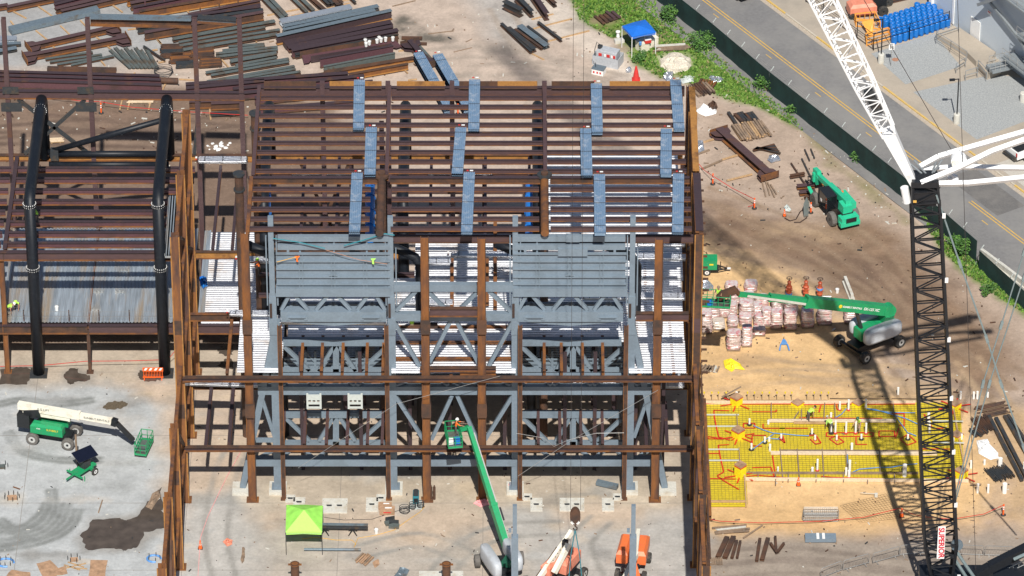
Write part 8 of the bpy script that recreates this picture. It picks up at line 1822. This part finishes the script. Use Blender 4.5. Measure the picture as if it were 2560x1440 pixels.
# vehicles
def car(c, hd, L, W, H, mt, label, pickup=False, cat='car', name='parked_car'):
    c = Vector(c); d = Vector(hd).normalized(); n = Vector((-d.y, d.x, 0)); t = thing(name, label, cat, tuple(c)); m = M()
    def sec(prof, wf, nm, mats, off=0):
        m = M(); vs = []; N = len(prof)
        for s in (-1, 1):
            for x, z, k in prof: vs.append(c+d*(x*L/2)+n*(s*W/2*wf*k)+U*z)
        m.add(vs, [tuple(range(N)), tuple(reversed(range(N, 2*N)))]+[(i, N+i, N+(i+1) % N, (i+1) % N) for i in range(N)]); return m.build(nm, mats, t)
    if pickup:
        sec([(-1,.45,1),(-1,1.15,1),(-.22,1.2,1),(-.2,1.2,1),(.45,1.15,1),(.95,1.0,1),(1,.5,1)], 1, 'body', MT[mt]); sec([(-.22,1.2,.95),(-.15,1.85,.8),(.25,1.85,.8),(.48,1.2,.95)], 1, 'cabin', MT['glass_dark']); sec([(-.14,1.84,.8),(-.12,1.92,.76),(.2,1.92,.76),(.24,1.84,.8)], 1, 'roof', MT[mt])
        m = M(); a = c-d*(L/2-.15); m.bar(a+U*1.17, c-d*(L*.13)+U*1.17, W*.84, .09); m.build('bed', MT['lift_black'], t)
        m = M(); m.bar(c-d*(L/2+.1)-n*W*.45+U*.55, c-d*(L/2+.1)+n*W*.45+U*.55, .2, .25); m.build('bumper', MT['charcoal'], t)
        for s in (-1, 1): m = M(); q = c-d*(L/2+.01)+n*s*W*.45+U*.95; m.bar(q, q-d*.03, .16, .38); m.build('tail_light', MT['tail_red'], t)
    else:
        sec([(-1,.4,1),(-1,1.0,1),(-.9,1.08,1),(.55,1.0,1),(1,.8,.95),(1,.4,.95)], 1, 'body', MT[mt]); sec([(-.93,1.05,.94),(-.78,1.65,.78),(.15,1.68,.78),(.5,1.02,.92)], 1, 'cabin', MT['glass_dark']); sec([(-.77,1.645,.77),(-.72,1.72,.74),(.1,1.74,.74),(.14,1.68,.77)], 1, 'roof', MT[mt])
        for s in (-1, 1): m = M(); q = c-d*(L/2+.01)+n*s*W*.4+U*.85; m.bar(q, q-d*.03, .2, .2); m.build('tail_light', MT['tail_red'], t)
    for s in (-.62, .62):
        for q in (-1, 1): wheel('wheel', c+d*s*L/2+n*q*(W/2-.1)+U*.36, n, .36, .24, t)
    return t
rc = G(2524,400,ZS); car(rc+RN*3.0, RN, 5.8, 1.98, 1.9, 'white', 'white pickup truck cut by the right edge behind the white crane struts', True, 'pickup truck', 'pickup_truck')
car(G(1838,-22,.04), RD, 4.6, 1.85, 1.7, 'lift_black', 'black car on the road cut by the top edge', name='car')
# short white box by the jib
# number the repeats that stand in rows so that each label points to one
def number(group, stem_in, axis_key=lambda o: (o.matrix_basis.translation.x)):
    L_ = [o for o in bpy.data.objects if o.get('group') == group and o.get('label') == stem_in and o.parent is None]; L_.sort(key=axis_key)
    for i, o in enumerate(L_): o['label'] = (ORD[i]+' from the left: '+stem_in) if i < len(L_)-1 else 'rightmost: '+stem_in
for g_, l_ in (('white pipe risers on the yellow slab', LBb), ('white pipe risers on the yellow slab', LBr), ('white pipe risers on the yellow slab', LBp), ('white pipe risers on bare sand', LBs), ('white buckets on the girder', 'white plastic bucket standing on the purple haunched girder')): number(g_, l_)
seen_ = {}
for o in bpy.data.objects:
    if o.parent is None and o.name.startswith('timber') and o.get('group'): seen_.setdefault((o['group'], o['label']), 0)
for g_, l_ in seen_: number(g_, l_)
for o in list(bpy.data.objects):
    if '_o' in o: del o['_o']
